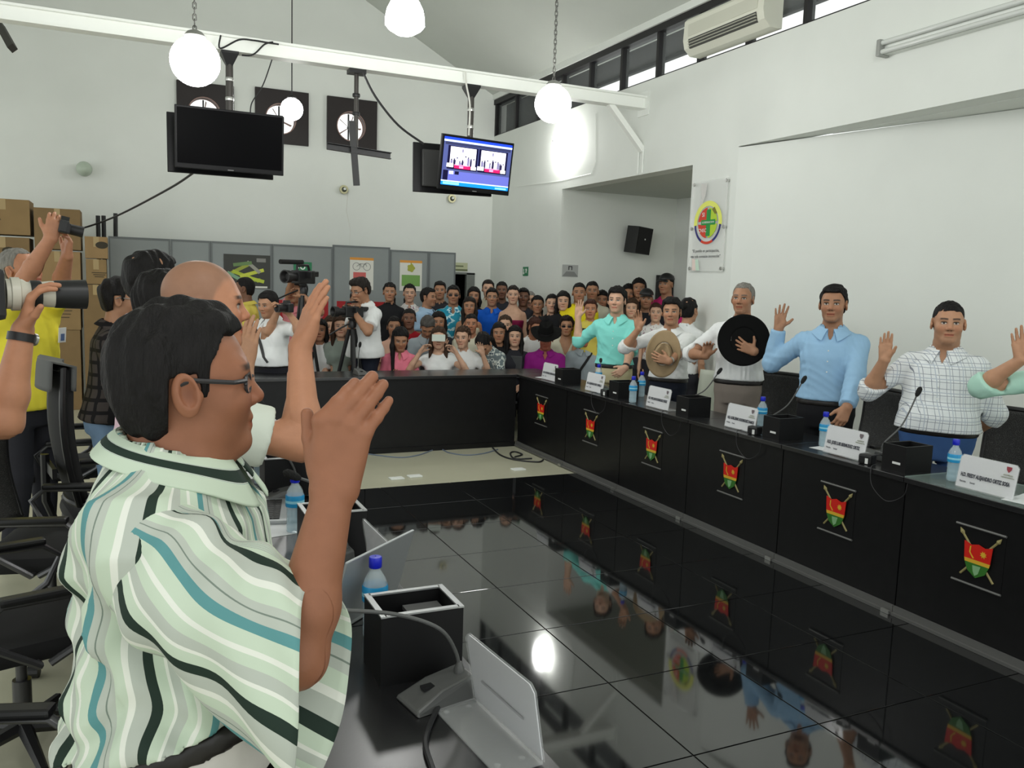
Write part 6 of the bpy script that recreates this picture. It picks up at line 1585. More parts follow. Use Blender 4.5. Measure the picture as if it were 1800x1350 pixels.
# plaid shirt
x, y, H = fit(1666, 566, X=4.38)
w_r = on_x(1555, 632, 4.12)
person('stocky man in a white plaid shirt and jeans, right palm raised', x, y, 2.12, H, 'tan', 'crew', 'black', dict(m=c_plaid, sleeve='roll', collar=True, hem=0.035, open=0.05, loose=0.022, placket=True), c_jean, build=1.12, belly=0.05, fat=1.1,
       R=('ik', w_r, (0.7, -0.2, -0.9), OATH(n=(-0.1, 1, 0), d=(0.0, 0.0, 1), spread=0.02, thumb=(0.75, 0.5, 0.4), s=0.93)), L=('dir', (-0.42, -0.25, -1), (0.55, -0.65, -0.7), dict(n=(0, -1, 0))), head=(0.22, 0, 0.0), res=FINE, group=RG, seed=8)
# cut off by the right edge
x, y, H = fit(1905, 585, X=4.38)
w_r = on_x(1796, 632, 4.12)
person('man mostly beyond the right edge, only his raised forearm and rolled sleeve in view', x, y, 2.0, H, 'tan', 'short', 'black', dict(m=cloth('pale_green', srgb(176, 216, 200)), sleeve='roll', collar=True, hem=0.0), c_black,
       R=('ik', w_r, (0.8, -0.2, -0.7), OATH(n=(-0.1, 1, 0), d=(0.15, 0.05, 1))), res=(0.014, 0.008, 0.0036), group=RG, seed=9)
# ================================================================== CROWD
CR = (0.019, 0.0062, 0.0065)
c_cream = cloth('cream', srgb(208, 204, 184)); c_red = cloth('red', srgb(150, 22, 34)); c_pink = cloth('pink', srgb(222, 122, 142)); c_royal = cloth('royal_blue', srgb(22, 92, 200)); c_wine = cloth('burgundy', srgb(118, 22, 62)); c_purple = cloth('purple', srgb(134, 28, 120))
c_yellow = cloth('yellow', srgb(232, 214, 40)); c_paleblue = cloth('pale_blue', srgb(158, 186, 212)); c_grey = cloth('grey', srgb(142, 146, 146)); c_magenta = cloth('magenta', srgb(190, 40, 110)); c_sage = cloth('sage', srgb(140, 152, 144)); c_peach = cloth('peach', srgb(214, 170, 150))
c_char = cloth('charcoal', srgb(46, 46, 52)); c_softp = cloth('soft_pink', srgb(224, 192, 204)); c_lemon = cloth('lemon', srgb(214, 196, 92)); c_vyel = cloth('bright_yellow', srgb(234, 220, 70))
c_turq = blotch_mat('turquoise_print', (srgb(30, 150, 180), srgb(190, 226, 232), srgb(20, 120, 160)), 12)
c_flor = blotch_mat('floral_print', (srgb(96, 108, 112), srgb(196, 202, 196), srgb(60, 76, 88)), 22)
c_collp = blotch_mat('white_print', (srgb(226, 224, 222), srgb(226, 224, 222), srgb(150, 110, 130)), 30)
c_bprint = blotch_mat('black_print', ((0.012, 0.012, 0.014), (0.012, 0.012, 0.014), srgb(160, 160, 160)), 9)
c_stripe = plaid_mat('pale_stripe', srgb(214, 216, 214), srgb(150, 160, 166), 40, 0.01, 0.2)
c_dplaid = plaid_mat('dark_plaid', srgb(66, 60, 58), srgb(24, 22, 24), 14, 14, 0.3, None)
CAMH = lambda x, y: math.atan2(x, -y)          # heading towards the camera
def facing(x, y): return math.pi - math.atan2(x, y) * 1.0 if False else math.atan2(x, -y) + 0.0
def heading_to(x, y, tx=0.0, ty=0.0):
    dx, dy = tx - x, ty - y; return math.atan2(-dx, dy)
CG = 'people standing in the crowd at the back'; SG = 'people seated behind the back desk'
def stand(px, py, Y, label, turn=0.0, **k):
    x, y, H = fit(px, py, Y=Y); k.setdefault('res', CR); k.setdefault('group', CG); k.setdefault('pants', c_char); k.setdefault('belt', False)
    H = max(1.45, min(H, 1.86)); z = on_y(px, py, Y)[2]
    return person(label, x, y, heading_to(x, y) + turn, H, z0=max(0.0, z - H / 1.665 * 1.52) if z - H / 1.665 * 1.52 > 0.02 else 0.0, **k)
def sit(px, py, Y, label, turn=0.0, chairm=None, **k):
    p = on_y(px, py, Y); s = k.pop('scale', 0.97); lean = k.get('lean', 0.0)
    # head centre over the seat: hip + torso along the lean
    top = (0.505 + 0.152) * s * math.cos(lean); sz = p[2] - top - 0.10 * s; sz = min(max(sz, 0.32), 0.62)
    hx = heading_to(p[0], p[1]) + turn; off = (0.505 + 0.15) * s * math.sin(lean)
    x, y = p[0] + math.sin(hx) * off, p[1] - math.cos(hx) * off
    k.setdefault('res', CR); k.setdefault('group', SG); k.setdefault('pants', c_char); k.setdefault('belt', False)
    F = person(label, x, y, hx, 1.665 * s, pose='sit', seat_z=sz, **k)
    chair_plain(x, y, hx, sz, label)
    return F
plain0 = None
m_plch = mat('plain_chair_grey', srgb(70, 72, 74), 0.6)
CHN = 0
def chair_plain(x, y, hx, sz, who):
    """simple visitor chair under a seated figure"""
    short = ' '.join(who.split()[:7]).rstrip(',')
    root = empty('visitor_chair', (x, y, 0), hx, 'plain chair under the ' + short, 'chair', 'visitor chairs at the back'); h = sz + 0.0
    q = MB(); q.box((0, 0.10, h - 0.02), (0.42, 0.44, 0.03), bev=0.008); q.build('seat', m_plch, root)
    q = MB(); q.box((0, -0.21, h + 0.28), (0.40, 0.025, 0.26), bev=0.01); q.build('backrest', m_plch, root)
    for sx_ in (-1, 1):
        q = MB(); q.tube([(sx_ * 0.2, 0.28, 0), (sx_ * 0.19, 0.28, h - 0.03)], 0.011, 6); q.build('leg', m_chrome, root)
        q = MB(); q.tube([(sx_ * 0.2, -0.24, 0), (sx_ * 0.19, -0.20, h - 0.03), (sx_ * 0.185, -0.225, h + 0.38)], 0.011, 6); q.build('leg', m_chrome, root)
down = dict()
S_ = lambda m, sl='short', **k: dict(dict(m=m, sleeve=sl), **k)
LONGD = ('dir', (0.12, 0.05, -1), (-0.1, 0.5, -1), {})
LAPR = ('dir', (0.15, 0.2, -1), (-0.45, 0.9, -0.25), {}); LAPL = ('dir', (-0.15, 0.2, -1), (0.45, 0.9, -0.25), {})
lap = dict(R=LAPR, L=LAPL)
def jersey_marks(F):
    q = MB()
    for sg in (-1, 1):
        a = app(F.Mt, (sg * 0.09 * F.s, 0.0, 0.475 * F.s)); b_ = app(F.Mt, (sg * 0.19 * F.s, 0.0, 0.455 * F.s)); q.tube([tuple(a), tuple((a + b_) / 2 + _v((0, 0, 0.012))), tuple(b_)], 0.02, 8)
    q.build('shoulder_stripe', m_dark, F.o, smooth=True)
def cap(F, m_):
    h = F.hs; S = Sdf(); R_ = M3(F.Mh); P = lambda a, b, c: app(F.Mh, (a * h, b * h, c * h))
    S.ell(P(0, -0.012, 0.045), _v((0.091, 0.110, 0.090)) * h, R_, 0.01)
    o_ = MT(F.Mh); S.cuts.append(lambda X, Y, Z: 0.05 * h - ((np.stack([X, Y, Z], 1) - o_) @ R_)[:, 2])
    V, Q = S.mesh(0.008); c = np_mesh('cap', V, Q, m_, F.o)
    q = MB(); q.grid(lambda u, v: tuple(P((u - 0.5) * 0.15, 0.085 + v * 0.075 * (1 - (2 * u - 1) ** 2 * 0.6), 0.058 - 0.018 * v - 0.02 * (2 * u - 1) ** 2)), 9, 4); o = q.build('visor', m_, c, smooth=True); o.modifiers.new('s', 'SOLIDIFY').thickness = 0.004
def cowboy(F, m_):
    g = empty('cowboy_hat', (0, 0, 0)); g.parent = F.o; g.matrix_local = F.Mh
    hat_mesh(g, T(0, -0.012 * F.hs, 0.068 * F.hs) @ RX(-0.12), m_, m_dark, 1.1 * F.hs)
def strap(F):
    q = MB(); t = F.tab
    def P(x_, z_):
        cy = np.interp(z_, t[:, 0], t[:, 1]); ry = np.interp(z_, t[:, 0], t[:, 3]); rx = np.interp(z_, t[:, 0], t[:, 2]); y_ = cy + (ry + 0.022) * math.sqrt(max(0.05, 1 - (x_ / (rx + 0.02)) ** 2)); return tuple(app(F.Mt, (x_, y_, z_)))
    pts = [P(-0.10 + 0.028 * k, 0.46 - 0.045 * k) for k in range(8)]; q.tube(pts, 0.016, 6); q.build('bag_strap', m_cfab, F.o, smooth=True)
# ---- back row, standing
stand(685, 513, 10.75, 'woman with tied black hair in a black top beside the cameraman', fem=True, hair='tied', shirt=S_(c_black, 'long'), skin='mid')
stand(720, 515, 10.9, 'woman with a ponytail and a white printed blouse below the green-square poster', fem=True, hair='tied+r', shirt=S_(c_collp, 'short', collar=True, open=0.06), skin='light')
stand(752, 522, 10.3, 'man in a pale blue shirt seen in profile, looking right', turn=1.0, shirt=S_(c_paleblue, 'short', collar=True), skin='mid')
stand(773, 510, 10.95, 'man in a dark shirt standing behind the one in profile', shirt=S_(c_char, 'short'), skin='mid')
stand(797, 518, 10.2, 'man in dark glasses and a turquoise patterned shirt', shirt=S_(c_turq, 'short', collar=True, open=0.08), skin='mid', extras=lambda F: glasses(F, m_dark, True))
stand(833, 520, 10.9, 'dark-haired person partly hidden behind the long-haired woman', hair='bob', fem=True, shirt=S_(c_char), skin='mid')
stand(825, 538, 9.9, 'woman with long dark hair and bare shoulders in a pale top', fem=True, hair='long', hcol='dark', shirt=S_(c_cream, 'none', top=0.36, bare=True), skin='mid')
stand(858, 507, 11.1, 'fair woman with pulled-back hair looking over the blue-shirted man', fem=True, hair='tied', hcol='dark', shirt=S_(c_cream), skin='light')
stand(865, 522, 10.4, 'man with glasses in a royal blue polo shirt', shirt=S_(c_royal, 'short', collar=True, open=0.05), skin='tan', build=1.08, extras=lambda F: glasses(F, m_dark))
stand(882, 510, 11.0, 'dark-skinned man standing behind the strapless top', shirt=S_(c_char), skin='dark', hair='crew')
stand(902, 518, 10.1, 'woman in a strapless burgundy top with her hair up', fem=True, hair='bun', hcol='dark', shirt=S_(c_wine, 'none', top=0.33, bare=True), skin='light')
stand(920, 522, 10.2, 'man with a dark face beside the burgundy top', shirt=S_(c_char), skin='dark')
stand(931, 527, 10.4, 'person with a pinkish face at the wall behind the crowd', shirt=S_(c_peach), skin='light', hair='crew', hcol='grey')
stand(945, 535, 10.0, 'woman in a black printed top with hair pulled back', fem=True, hair='tied', shirt=S_(c_bprint, 'short'), skin='mid')
stand(970, 533, 9.65, 'woman with a pale face and dark tied hair left of the yellow jersey', fem=True, hair='tied', shirt=S_(c_black), skin='light')
stand(990, 529, 9.45, 'woman with parted dark hair next to the yellow jersey', fem=True, hair='bob', shirt=S_(c_black), skin='light')
stand(1018, 514, 9.35, 'man in a bright yellow jersey behind the raised mint sleeve', shirt=S_(c_yellow, 'short'), skin='mid', hair='crew', build=1.1, extras=lambda F: jersey_marks(F))
stand(1041, 511, 9.6, 'man with cropped hair behind the yellow jersey', shirt=S_(c_cream), skin='mid', hair='crew')
stand(1038, 543, 8.9, 'open-mouthed person in yellow beside the mint collar', fem=True, hair='short', hcol='reddish', shirt=S_(c_lemon), skin='ruddy', lips=(0.25, 0.03, 0.03))
stand(1058, 527, 9.7, 'dark-haired person just behind the mint-shirted man’s shoulder', hair='bob', fem=True, shirt=S_(c_char), skin='mid')
stand(1105, 516, 9.6, 'dark-haired person behind the mint-shirted man’s head', hair='bob', hcol='black', fem=True, shirt=S_(c_char), skin='mid')
stand(1123, 506, 9.5, 'tall woman with long dark hair in the alcove', fem=True, hair='long', shirt=S_(c_black), skin='mid')
stand(1136, 525, 9.0, 'man in a dark cap between the two nearest hands', shirt=S_(c_char), skin='mid', hair=None, extras=lambda F: cap(F, m_black))
stand(1172, 499, 9.0, 'man in a black cap and magenta shirt at the alcove edge', turn=-0.5, shirt=S_(c_magenta), skin='mid', hair='crew', extras=lambda F: cap(F, m_black))
stand(1110, 541, 8.9, 'woman with brown hair behind the mint sleeve', fem=True, hair='bob', hcol='brown', shirt=S_(c_grey), skin='light')
stand(1153, 549, 8.7, 'person with reddish hair behind the tan hat', fem=True, hair='short', hcol='reddish', shirt=S_(c_collp), skin='light')
stand(1210, 545, 6.85, 'woman with a dark bun turned away behind the white shirt', turn=2.6, fem=True, hair='bun', shirt=S_(c_white, 'short'), skin='tan')
p_ = on_x(1232, 690, 4.95)
root = empty('plastic_chair', (4.95, p_[1], 0), 1.7, 'cream plastic chair between the two men with hats', 'chair')
m_pch = mat('cream_plastic_chair', srgb(206, 210, 196), 0.5)
q = MB(); q.box((0, 0.05, 0.43), (0.44, 0.44, 0.03), bev=0.01); q.build('seat', m_pch, root)
q = MB(); q.grid(lambda u, v: ((u - 0.5) * 0.44, -0.19 - 0.05 * v + 0.03 * (2 * u - 1) ** 2, 0.46 + 0.44 * v), 9, 9); o = q.build('backrest', m_pch, root, smooth=True); o.modifiers.new('s', 'SOLIDIFY').thickness = 0.018
for sx_ in (-1, 1):
    for sy_ in (-1, 1):
        q = MB(); q.tube([(sx_ * 0.21, 0.05 + sy_ * 0.21, 0.0), (sx_ * 0.19, 0.05 + sy_ * 0.18, 0.42)], [0.018, 0.024], 6); q.build('leg', m_pch, root)
# ---- second row, seated
sit(719, 560, 9.6, 'man in a red shirt seated behind the pink blouse', shirt=S_(c_red), skin='dark', hair='crew', **lap)
sit(693, 574, 9.6, 'person half hidden behind the cameraman’s trousers', shirt=S_(c_peach), skin='mid', fem=True, hair='tied', **lap)
sit(771, 566, 9.7, 'woman with dark hair seated behind the phone holder', fem=True, hair='bob', shirt=S_(c_char), skin='mid', **lap)
sit(828, 569, 9.5, 'man with cropped hair seated behind the white tops', shirt=S_(c_cream), skin='ruddy', hair='crew', **lap)
sit(888, 571, 9.5, 'fair woman seated under the burgundy top', fem=True, hair='tied', hcol='brown', shirt=S_(c_peach), skin='light', **lap)
sit(938, 574, 9.5, 'person with reddish hair and a white shirt behind the purple shirt', lean=0.3, shirt=S_(c_white), skin='ruddy', hair='short', hcol='reddish', head=(0.5, -0.3, 0), **lap)
sit(996, 573, 9.2, 'man in dark glasses and a cream jacket', shirt=S_(c_cream, 'long', open=0.2), skin='tan', hair='full', hcol='dark', extras=lambda F: glasses(F, m_dark, True), **lap)
sit(1028, 592, 8.9, 'man in a light striped shirt with a bag strap under the mint sleeve', shirt=S_(c_stripe, 'short', collar=True), skin='red', hair='crew', extras=lambda F: strap(F), **lap)
# ---- first row, seated just behind the back desk
sit(703, 594, 8.75, 'woman in a pink blouse with long dark hair looking down', fem=True, lean=0.12, hair='long+r', shirt=S_(c_pink, 'long', collar=True, open=0.06), skin='mid', head=(0.1, -0.35, 0.0), R=('dir', (0.2, 0.2, -1), (-0.5, 0.7, 0.5), {}), L=('dir', (-0.25, 0.2, -1), (0.6, 0.8, 0.15), {}), res=(0.016, 0.0055, 0.0055))
sit(752, 569, 9.15, 'man with greying hair and a striped shirt, head bowed', lean=0.2, shirt=S_(c_stripe, 'short', collar=True), hcol='greying', hair='short', skin='mid', head=(0, -0.75, 0), **lap)
def phone_up(F):
    sg, sh, el, wr, d, n, hd = F.arms['R']
    w = F.o.matrix_basis
    c = F.hc + M3(F.Mh) @ _v((0.0, 0.17, 0.01)); q = MB(); q.box((0, 0, 0), (0.145, 0.009, 0.075), T(*c), bev=0.004); o = q.build('phone', mat('phone_white', srgb(205, 215, 205), 0.4)); o.matrix_world = T(F.o.location.x, F.o.location.y, 0) @ RZ(F.o.rotation_euler.z)
    tag(o, 'white phone held up before a woman’s face', 'phone')
    q = MB(); q.lathe([(0.0, 0), (0.007, 0), (0.007, 0.003), (0.0, 0.003)], 10, T(c[0] + 0.05, c[1] - 0.0, c[2] + 0.02) @ RX(-math.pi / 2)); q.build('camera_lens', m_dark, o)
sit(771, 594, 8.7, 'woman in a white top holding a phone before her face, long brown hair', fem=True, hair='long', hcol='brown', shirt=S_(c_white, 'cap', neck=0.02), skin='light',
    R=('dir', (0.55, 0.62, -0.30), (-0.52, 0.12, 0.85), dict(d=(-0.5, 0.1, 0.6), n=(-0.7, 0.6, 0), curl=(0.4, 0.5, 0.4))), L=('dir', (-0.55, 0.62, -0.30), (0.52, 0.12, 0.85), dict(d=(0.5, 0.1, 0.6), n=(0.7, 0.6, 0), curl=(0.4, 0.5, 0.4))), extras=phone_up, res=(0.016, 0.0055, 0.0055))
sit(815, 592, 8.75, 'woman in a loose white blouse with her hair tied up, hands by her face', fem=True, lean=0.1, hair='bun', hcol='brown', shirt=S_(c_white, 'short', loose=0.02), skin='light', head=(-0.3, -0.1, 0),
    R=('dir', (0.55, 0.5, -0.35), (-0.35, 0.2, 0.9), {}), L=('dir', (-0.45, 0.6, -0.4), (0.3, 0.3, 0.85), {}), res=(0.016, 0.0055, 0.0055))
sit(851, 598, 8.62, 'woman in a grey floral blouse bent forward over the desk', fem=True, lean=0.62, turn=-0.5, hair='tied', shirt=S_(c_flor, 'short'), skin='tan', head=(0.2, -1.0, 0.1),
    R=('dir', (0.25, 0.6, -0.9), (-0.4, 0.9, -0.25), {}), L=('dir', (-0.2, 0.6, -0.9), (0.6, 0.8, -0.25), {}), res=(0.016, 0.0055, 0.0055))
sit(877, 585, 9.1, 'woman with straight black hair seated behind the floral blouse', fem=True, hair='long', shirt=S_(c_black), skin='mid', **lap)
sit(905, 594, 9.0, 'woman with long black hair beside the purple shirt', fem=True, hair='long', shirt=S_(c_char), skin='light', **lap)
sit(959, 604, 8.75, 'man in a purple shirt and a black cowboy hat', shirt=S_(c_purple, 'long', collar=True, open=0.08, loose=0.01), skin='red', hair='crew', build=1.15, head=(0, -0.28, 0), extras=lambda F: cowboy(F, m_felt_b), res=(0.016, 0.0055, 0.0055), **lap)
# ---- seated group left of the tripod
sit(561, 580, 9.4, 'woman in white seated at the left of the back desk', fem=True, hair='bob', shirt=S_(c_white), skin='mid', **lap)
sit(582, 574, 9.9, 'dark-haired woman between two seated women left of the tripod', fem=True, hair='bob', hcol='brown', shirt=S_(c_softp), skin='light', **lap)
sit(599, 573, 9.3, 'smiling woman in a grey top beside the tripod', fem=True, hair='long', hcol='brown', shirt=S_(c_sage, 'short'), skin='light', **lap)
stand(627, 527, 10.2, 'woman with parted dark hair behind the cameraman’s video camera', fem=True, hair='tied', shirt=S_(c_white, 'short'), skin='mid')
# ================================================================== people at the left
LG = 'men standing at the left-hand desks'
def cam_world(F, p): return None
# ---- camera gear
def tripod(x, y, h, lab, spread=0.42, rot=0.3):
    root = empty('tripod', (x, y, 0), rot, lab, 'tripod', 'camera tripods')
    for k in range(3):
        a = 2 * math.pi * k / 3; c, s = math.cos(a), math.sin(a)
        q = MB(); q.tube([(0.03 * c, 0.03 * s, h - 0.12), (0.55 * spread * c, 0.55 * spread * s, (h - 0.12) * 0.45), (spread * c, spread * s, 0.01)], [0.022, 0.018, 0.013], 8); lg = q.build('leg', m_black, root, smooth=True)
        q = MB(); q.lathe([(0.018, 0), (0.02, 0.012), (0.014, 0.03)], 8, T(spread * c, spread * s, 0)); q.build('rubber_foot', m_dark, lg)
    q = MB(); q.tube([(0, 0, h - 0.45), (0, 0, h - 0.06)], 0.016, 8); q.build('centre_column', m_black, root, smooth=True)
    q = MB(); q.lathe([(0.04, h - 0.10), (0.045, h - 0.06), (0.03, h - 0.03), (0.045, h - 0.012), (0.045, h)], 12); q.build('head', m_black, root, smooth=True)
    q = MB(); q.tube([(0, 0, h - 0.04), (-0.18, 0.02, h - 0.12), (-0.28, 0.03, h - 0.17)], 0.009, 6); q.build('pan_handle', m_black, root, smooth=True)
    return root
def videocam(c, heading, lab, sc=1.0, mic_=True):
    """local +Y is the lens direction"""
    root = empty('video_camera', tuple(c), heading, lab, 'video camera', 'video cameras'); s = sc
    q = MB(); q.box((0, 0, 0), (0.10 * s, 0.22 * s, 0.12 * s), bev=0.012); q.build('body', m_black, root)
    q = MB(); q.lathe([(0.04 * s, 0), (0.042 * s, 0.06 * s), (0.055 * s, 0.07 * s), (0.06 * s, 0.13 * s), (0.05 * s, 0.13 * s), (0.03 * s, 0.09 * s), (0.0, 0.09 * s)], 18, T(0, 0.11 * s, 0.0) @ RX(-math.pi / 2)); q.build('lens', m_dark, root, smooth=True)
    q = MB(); q.tube([(0, 0.08 * s, 0.06 * s), (0, 0.08 * s, 0.10 * s), (0, -0.06 * s, 0.11 * s), (0, -0.08 * s, 0.06 * s)], 0.013 * s, 8); q.build('top_handle', m_black, root, smooth=True)
    q = MB(); q.box((0, -0.14 * s, 0.03 * s), (0.05 * s, 0.09 * s, 0.05 * s), bev=0.01); q.build('viewfinder', m_black, root)
    q = MB(); q.box((-0.085 * s, 0.02 * s, 0.02 * s), (0.07 * s, 0.012, 0.06 * s), bev=0.004); q.build('flip_screen', m_black, root)
    if mic_:
        q = MB(); q.tube([(0.03 * s, -0.02 * s, 0.135 * s), (0.03 * s, 0.26 * s, 0.13 * s)], 0.022 * s, 10); q.build('shotgun_microphone', m_foam, root, smooth=True)
    return root
def stillcam(c, heading, lab, sc=1.0, pitch=0.0):
    root = empty('photo_camera', tuple(c), 0, lab, 'camera', 'hand-held photo cameras'); root.rotation_euler = (pitch, 0, heading); s = sc
    q = MB(); q.box((0, 0, 0), (0.135 * s, 0.06 * s, 0.085 * s), bev=0.01); q.build('body', m_black, root)
    q = MB(); q.prism([(-0.03 * s, 0.04 * s), (0.03 * s, 0.04 * s), (0.018 * s, 0.07 * s), (-0.018 * s, 0.07 * s)], 0.05 * s, Matrix(((1, 0, 0, 0), (0, 0, -1, 0.025 * s), (0, 1, 0, 0), (0, 0, 0, 1)))); q.build('prism_hump', m_black, root)
    q = MB(); q.lathe([(0.035 * s, 0), (0.036 * s, 0.05 * s), (0.038 * s, 0.09 * s), (0.03 * s, 0.09 * s), (0.02 * s, 0.07 * s), (0, 0.07 * s)], 18, T(0, 0.03 * s, -0.005 * s) @ RX(-math.pi / 2)); q.build('lens', m_dark, root, smooth=True)
    q = MB(); q.box((0.05 * s, 0.03 * s, -0.005), (0.03 * s, 0.025 * s, 0.07 * s), bev=0.008); q.build('grip', m_dark, root)
    return root

# ---- cameraman in white with tripod
x, y, H = fit(643, 507, Y=8.75); hd = heading_to(x, y) - 0.95
vc = on_y(620, 548, 8.55)
tripod(vc[0], vc[1] + 0.02, vc[2] - 0.065, 'black tripod under the cameraman’s video camera', 0.33, 0.5)
vcam = videocam(tuple(vc), hd - 0.1, 'black video camera on the tripod before the white-shirted cameraman', 0.95, False)
person('cameraman in an untucked white shirt and glasses bent over his video camera', x, y, hd, H, 'mid', 'side', 'dark', S_(c_white, 'short', collar=True, hem=-0.04, loose=0.035, grow=0.02), c_navy, head=(0.1, -0.35, 0), lean=0.06, belly=0.03,
       R=('ik', vc + _v((0.05, 0.05, 0.02)), (0.8, -0.3, -0.8), dict(curl=(0.6, 0.6, 0.4))), L=('ik', vc + _v((0.02, -0.02, -0.02)), (-0.8, -0.3, -0.8), dict(curl=(0.6, 0.6, 0.4))), res=(0.014, 0.005, 0.005), extras=lambda F: glasses(F, m_dark), seed=21)
# ---- pink-shirted videographer behind a tall camera
x, y, H = fit(526, 512, Y=9.35); hd = heading_to(x, y) - 0.75
vc = on_y(533, 487, 9.0)
tripod(vc[0], vc[1], vc[2] - 0.075, 'tall black tripod in front of the pink-shirted videographer', 0.30, 0.1)
videocam(tuple(vc), hd, 'black video camera with a long microphone held high', 1.15)
person('videographer in a pink shirt, his face hidden by the tall video camera', x, y, hd, H, 'mid', 'crew', 'black', S_(cloth('dusty_pink', srgb(206, 128, 136)), 'short', collar=True, loose=0.01), c_char,
       R=('ik', vc + _v((-0.10, 0.02, 0.12)), (0.9, -0.2, -0.5), dict(curl=(0.6, 0.6, 0.4), d=(-0.2, 0.6, 0.5))), L=('ik', vc + _v((0.0, 0.0, -0.2)), (-0.8, -0.3, -0.6), dict(curl=(0.6, 0.6, 0.4))), res=(0.014, 0.005, 0.005), seed=22)
# ---- white-shirted photographer
x, y, H = fit(478, 532, Y=8.3); hd = heading_to(x, y) - 0.75
def neck_strap(F):
    q = MB(); t = F.tab
    def P(x_, z_, e=0.02):
        cy = np.interp(z_, t[:, 0], t[:, 1]); ry = np.interp(z_, t[:, 0], t[:, 3]); rx = np.interp(z_, t[:, 0], t[:, 2]); y_ = cy + (ry + e) * math.sqrt(max(0.05, 1 - (x_ / (rx + 0.03)) ** 2)); return tuple(app(F.Mt, (x_, y_, z_)))
    pts = [P(0.11 - 0.032 * k, 0.45 - 0.055 * k, 0.024) for k in range(8)]; q.tube(pts, 0.014, 6); q.build('shoulder_strap', m_black, F.o, smooth=True)
pc = on_y(504, 541, 8.03)
person('photographer in a tucked white shirt with a camera at his eye and a black strap', x, y, hd, H, 'tan', 'short', 'black', S_(c_white, 'short', collar=True, hem=0.02, loose=0.015), c_char, head=(0.05, -0.25, 0), belly=0.07, build=1.1, fat=1.1, lean=0.05,
       R=('ik', pc + _v((-0.07, 0.06, -0.03)), (0.9, -0.2, -0.7), dict(d=(-0.4, 0.5, 0.7), curl=(0.7, 0.7, 0.5))), L=('ik', pc + _v((0.03, 0.05, -0.06)), (-0.8, 0.1, -0.9), dict(d=(0.2, 0.5, 0.8), curl=(0.6, 0.6, 0.4))), res=(0.013, 0.0045, 0.0045), extras=neck_strap, belt=True, seed=23)
stillcam(tuple(pc), hd - 0.1, 'black photo camera at the white-shirted photographer’s eye')
# ---- man in yellow at the partition
stand(431, 507, 9.5, 'man in a lemon-yellow shirt facing the partition, behind the bald man', turn=-1.7, shirt=S_(c_lemon, 'short', collar=True), skin='dark', hair='crew', group=None, build=1.1)

# ---- pink-shirted man, dark-haired man, bald man in the row
MID = (0.011, 0.0042, 0.0042)
x, y, H = fit(278, 494, dep=3.55)
person('man in a pale pink shirt seen from behind, close-cropped dark hair', x - 0.03, y, -1.15, H, 'mid', 'short', 'black', dict(m=c_softp, sleeve='short', collar=True, loose=0.012, hem=0.0), c_char, res=MID, group=LG, seed=31, head=(-0.1, 0, 0))
x, y, H = fit(290, 536, dep=2.95)
w_r = on_depth(431, 640, 2.95)
person('dark-haired man mostly hidden between the pink shirt and the bald head, hand raised', x, y, -1.5, H, 'tan', 'short', 'black', dict(m=c_white, sleeve='short', collar=True), c_char, R=('ik', w_r, (0.5, 0.2, -1), dict(n=(-0.6, 0.8, 0), d=(0, 0.15, 1), curl=(0.12, 0.12, 0.1), spread=0.02)), res=MID, group=LG, seed=32)
x, y, H = fit(374, 532, dep=2.2)
w_r = on_depth(527, 612, 2.2)
c_paleg = cloth('pale_grey_green', srgb(206, 212, 200))
person('bald man with a stubbled scalp and white short sleeves, right hand raised high', x - 0.115, y, -1.70, H, 'ruddy', None, 'black', dict(m=c_paleg, sleeve='short', collar=True, loose=0.02, grow=0.018, open=0.05), c_char, build=1.02, belly=0.04, fat=1.10, hs=0.97, lean=0.14,
       R=('ik', w_r, (0.35, 0.1, -1), dict(n=(-0.35, 0.9, -0.2), d=(0.0, 0.32, 1), curl=(0.10, 0.10, 0.08), spread=0.01, thumb=(0.85, 0.35, 0.35), s=1.06)), head=(0.0, 0.03, 0), res=(0.010, 0.0032, 0.0034), group=LG, seed=33, scalp=((0.16, 0.105, 0.075), 0.55), stubble=0.15)
# ---- plaid-shirted photographer with glasses
x, y, H = fit(219, 510, dep=4.9); 
person('man with glasses in a dark plaid shirt and faded jeans behind the chairs', x - 0.10, y, -1.7, H * 0.97, 'mid', 'side', 'black', dict(m=c_dplaid, sleeve='short', collar=True, hem=-0.06, loose=0.02), cloth('faded_denim', srgb(120, 146, 176), noise=0.3), lean=0.12,
       R=('dir', (0.25, 0.35, -0.9), (-0.3, 0.8, 0.35), dict(curl=(0.5, 0.5, 0.4))), L=('dir', (-0.25, 0.35, -0.9), (0.3, 0.8, 0.35), dict(curl=(0.5, 0.5, 0.4))), res=(0.013, 0.005, 0.005), extras=lambda F: glasses(F, m_silver), seed=34)
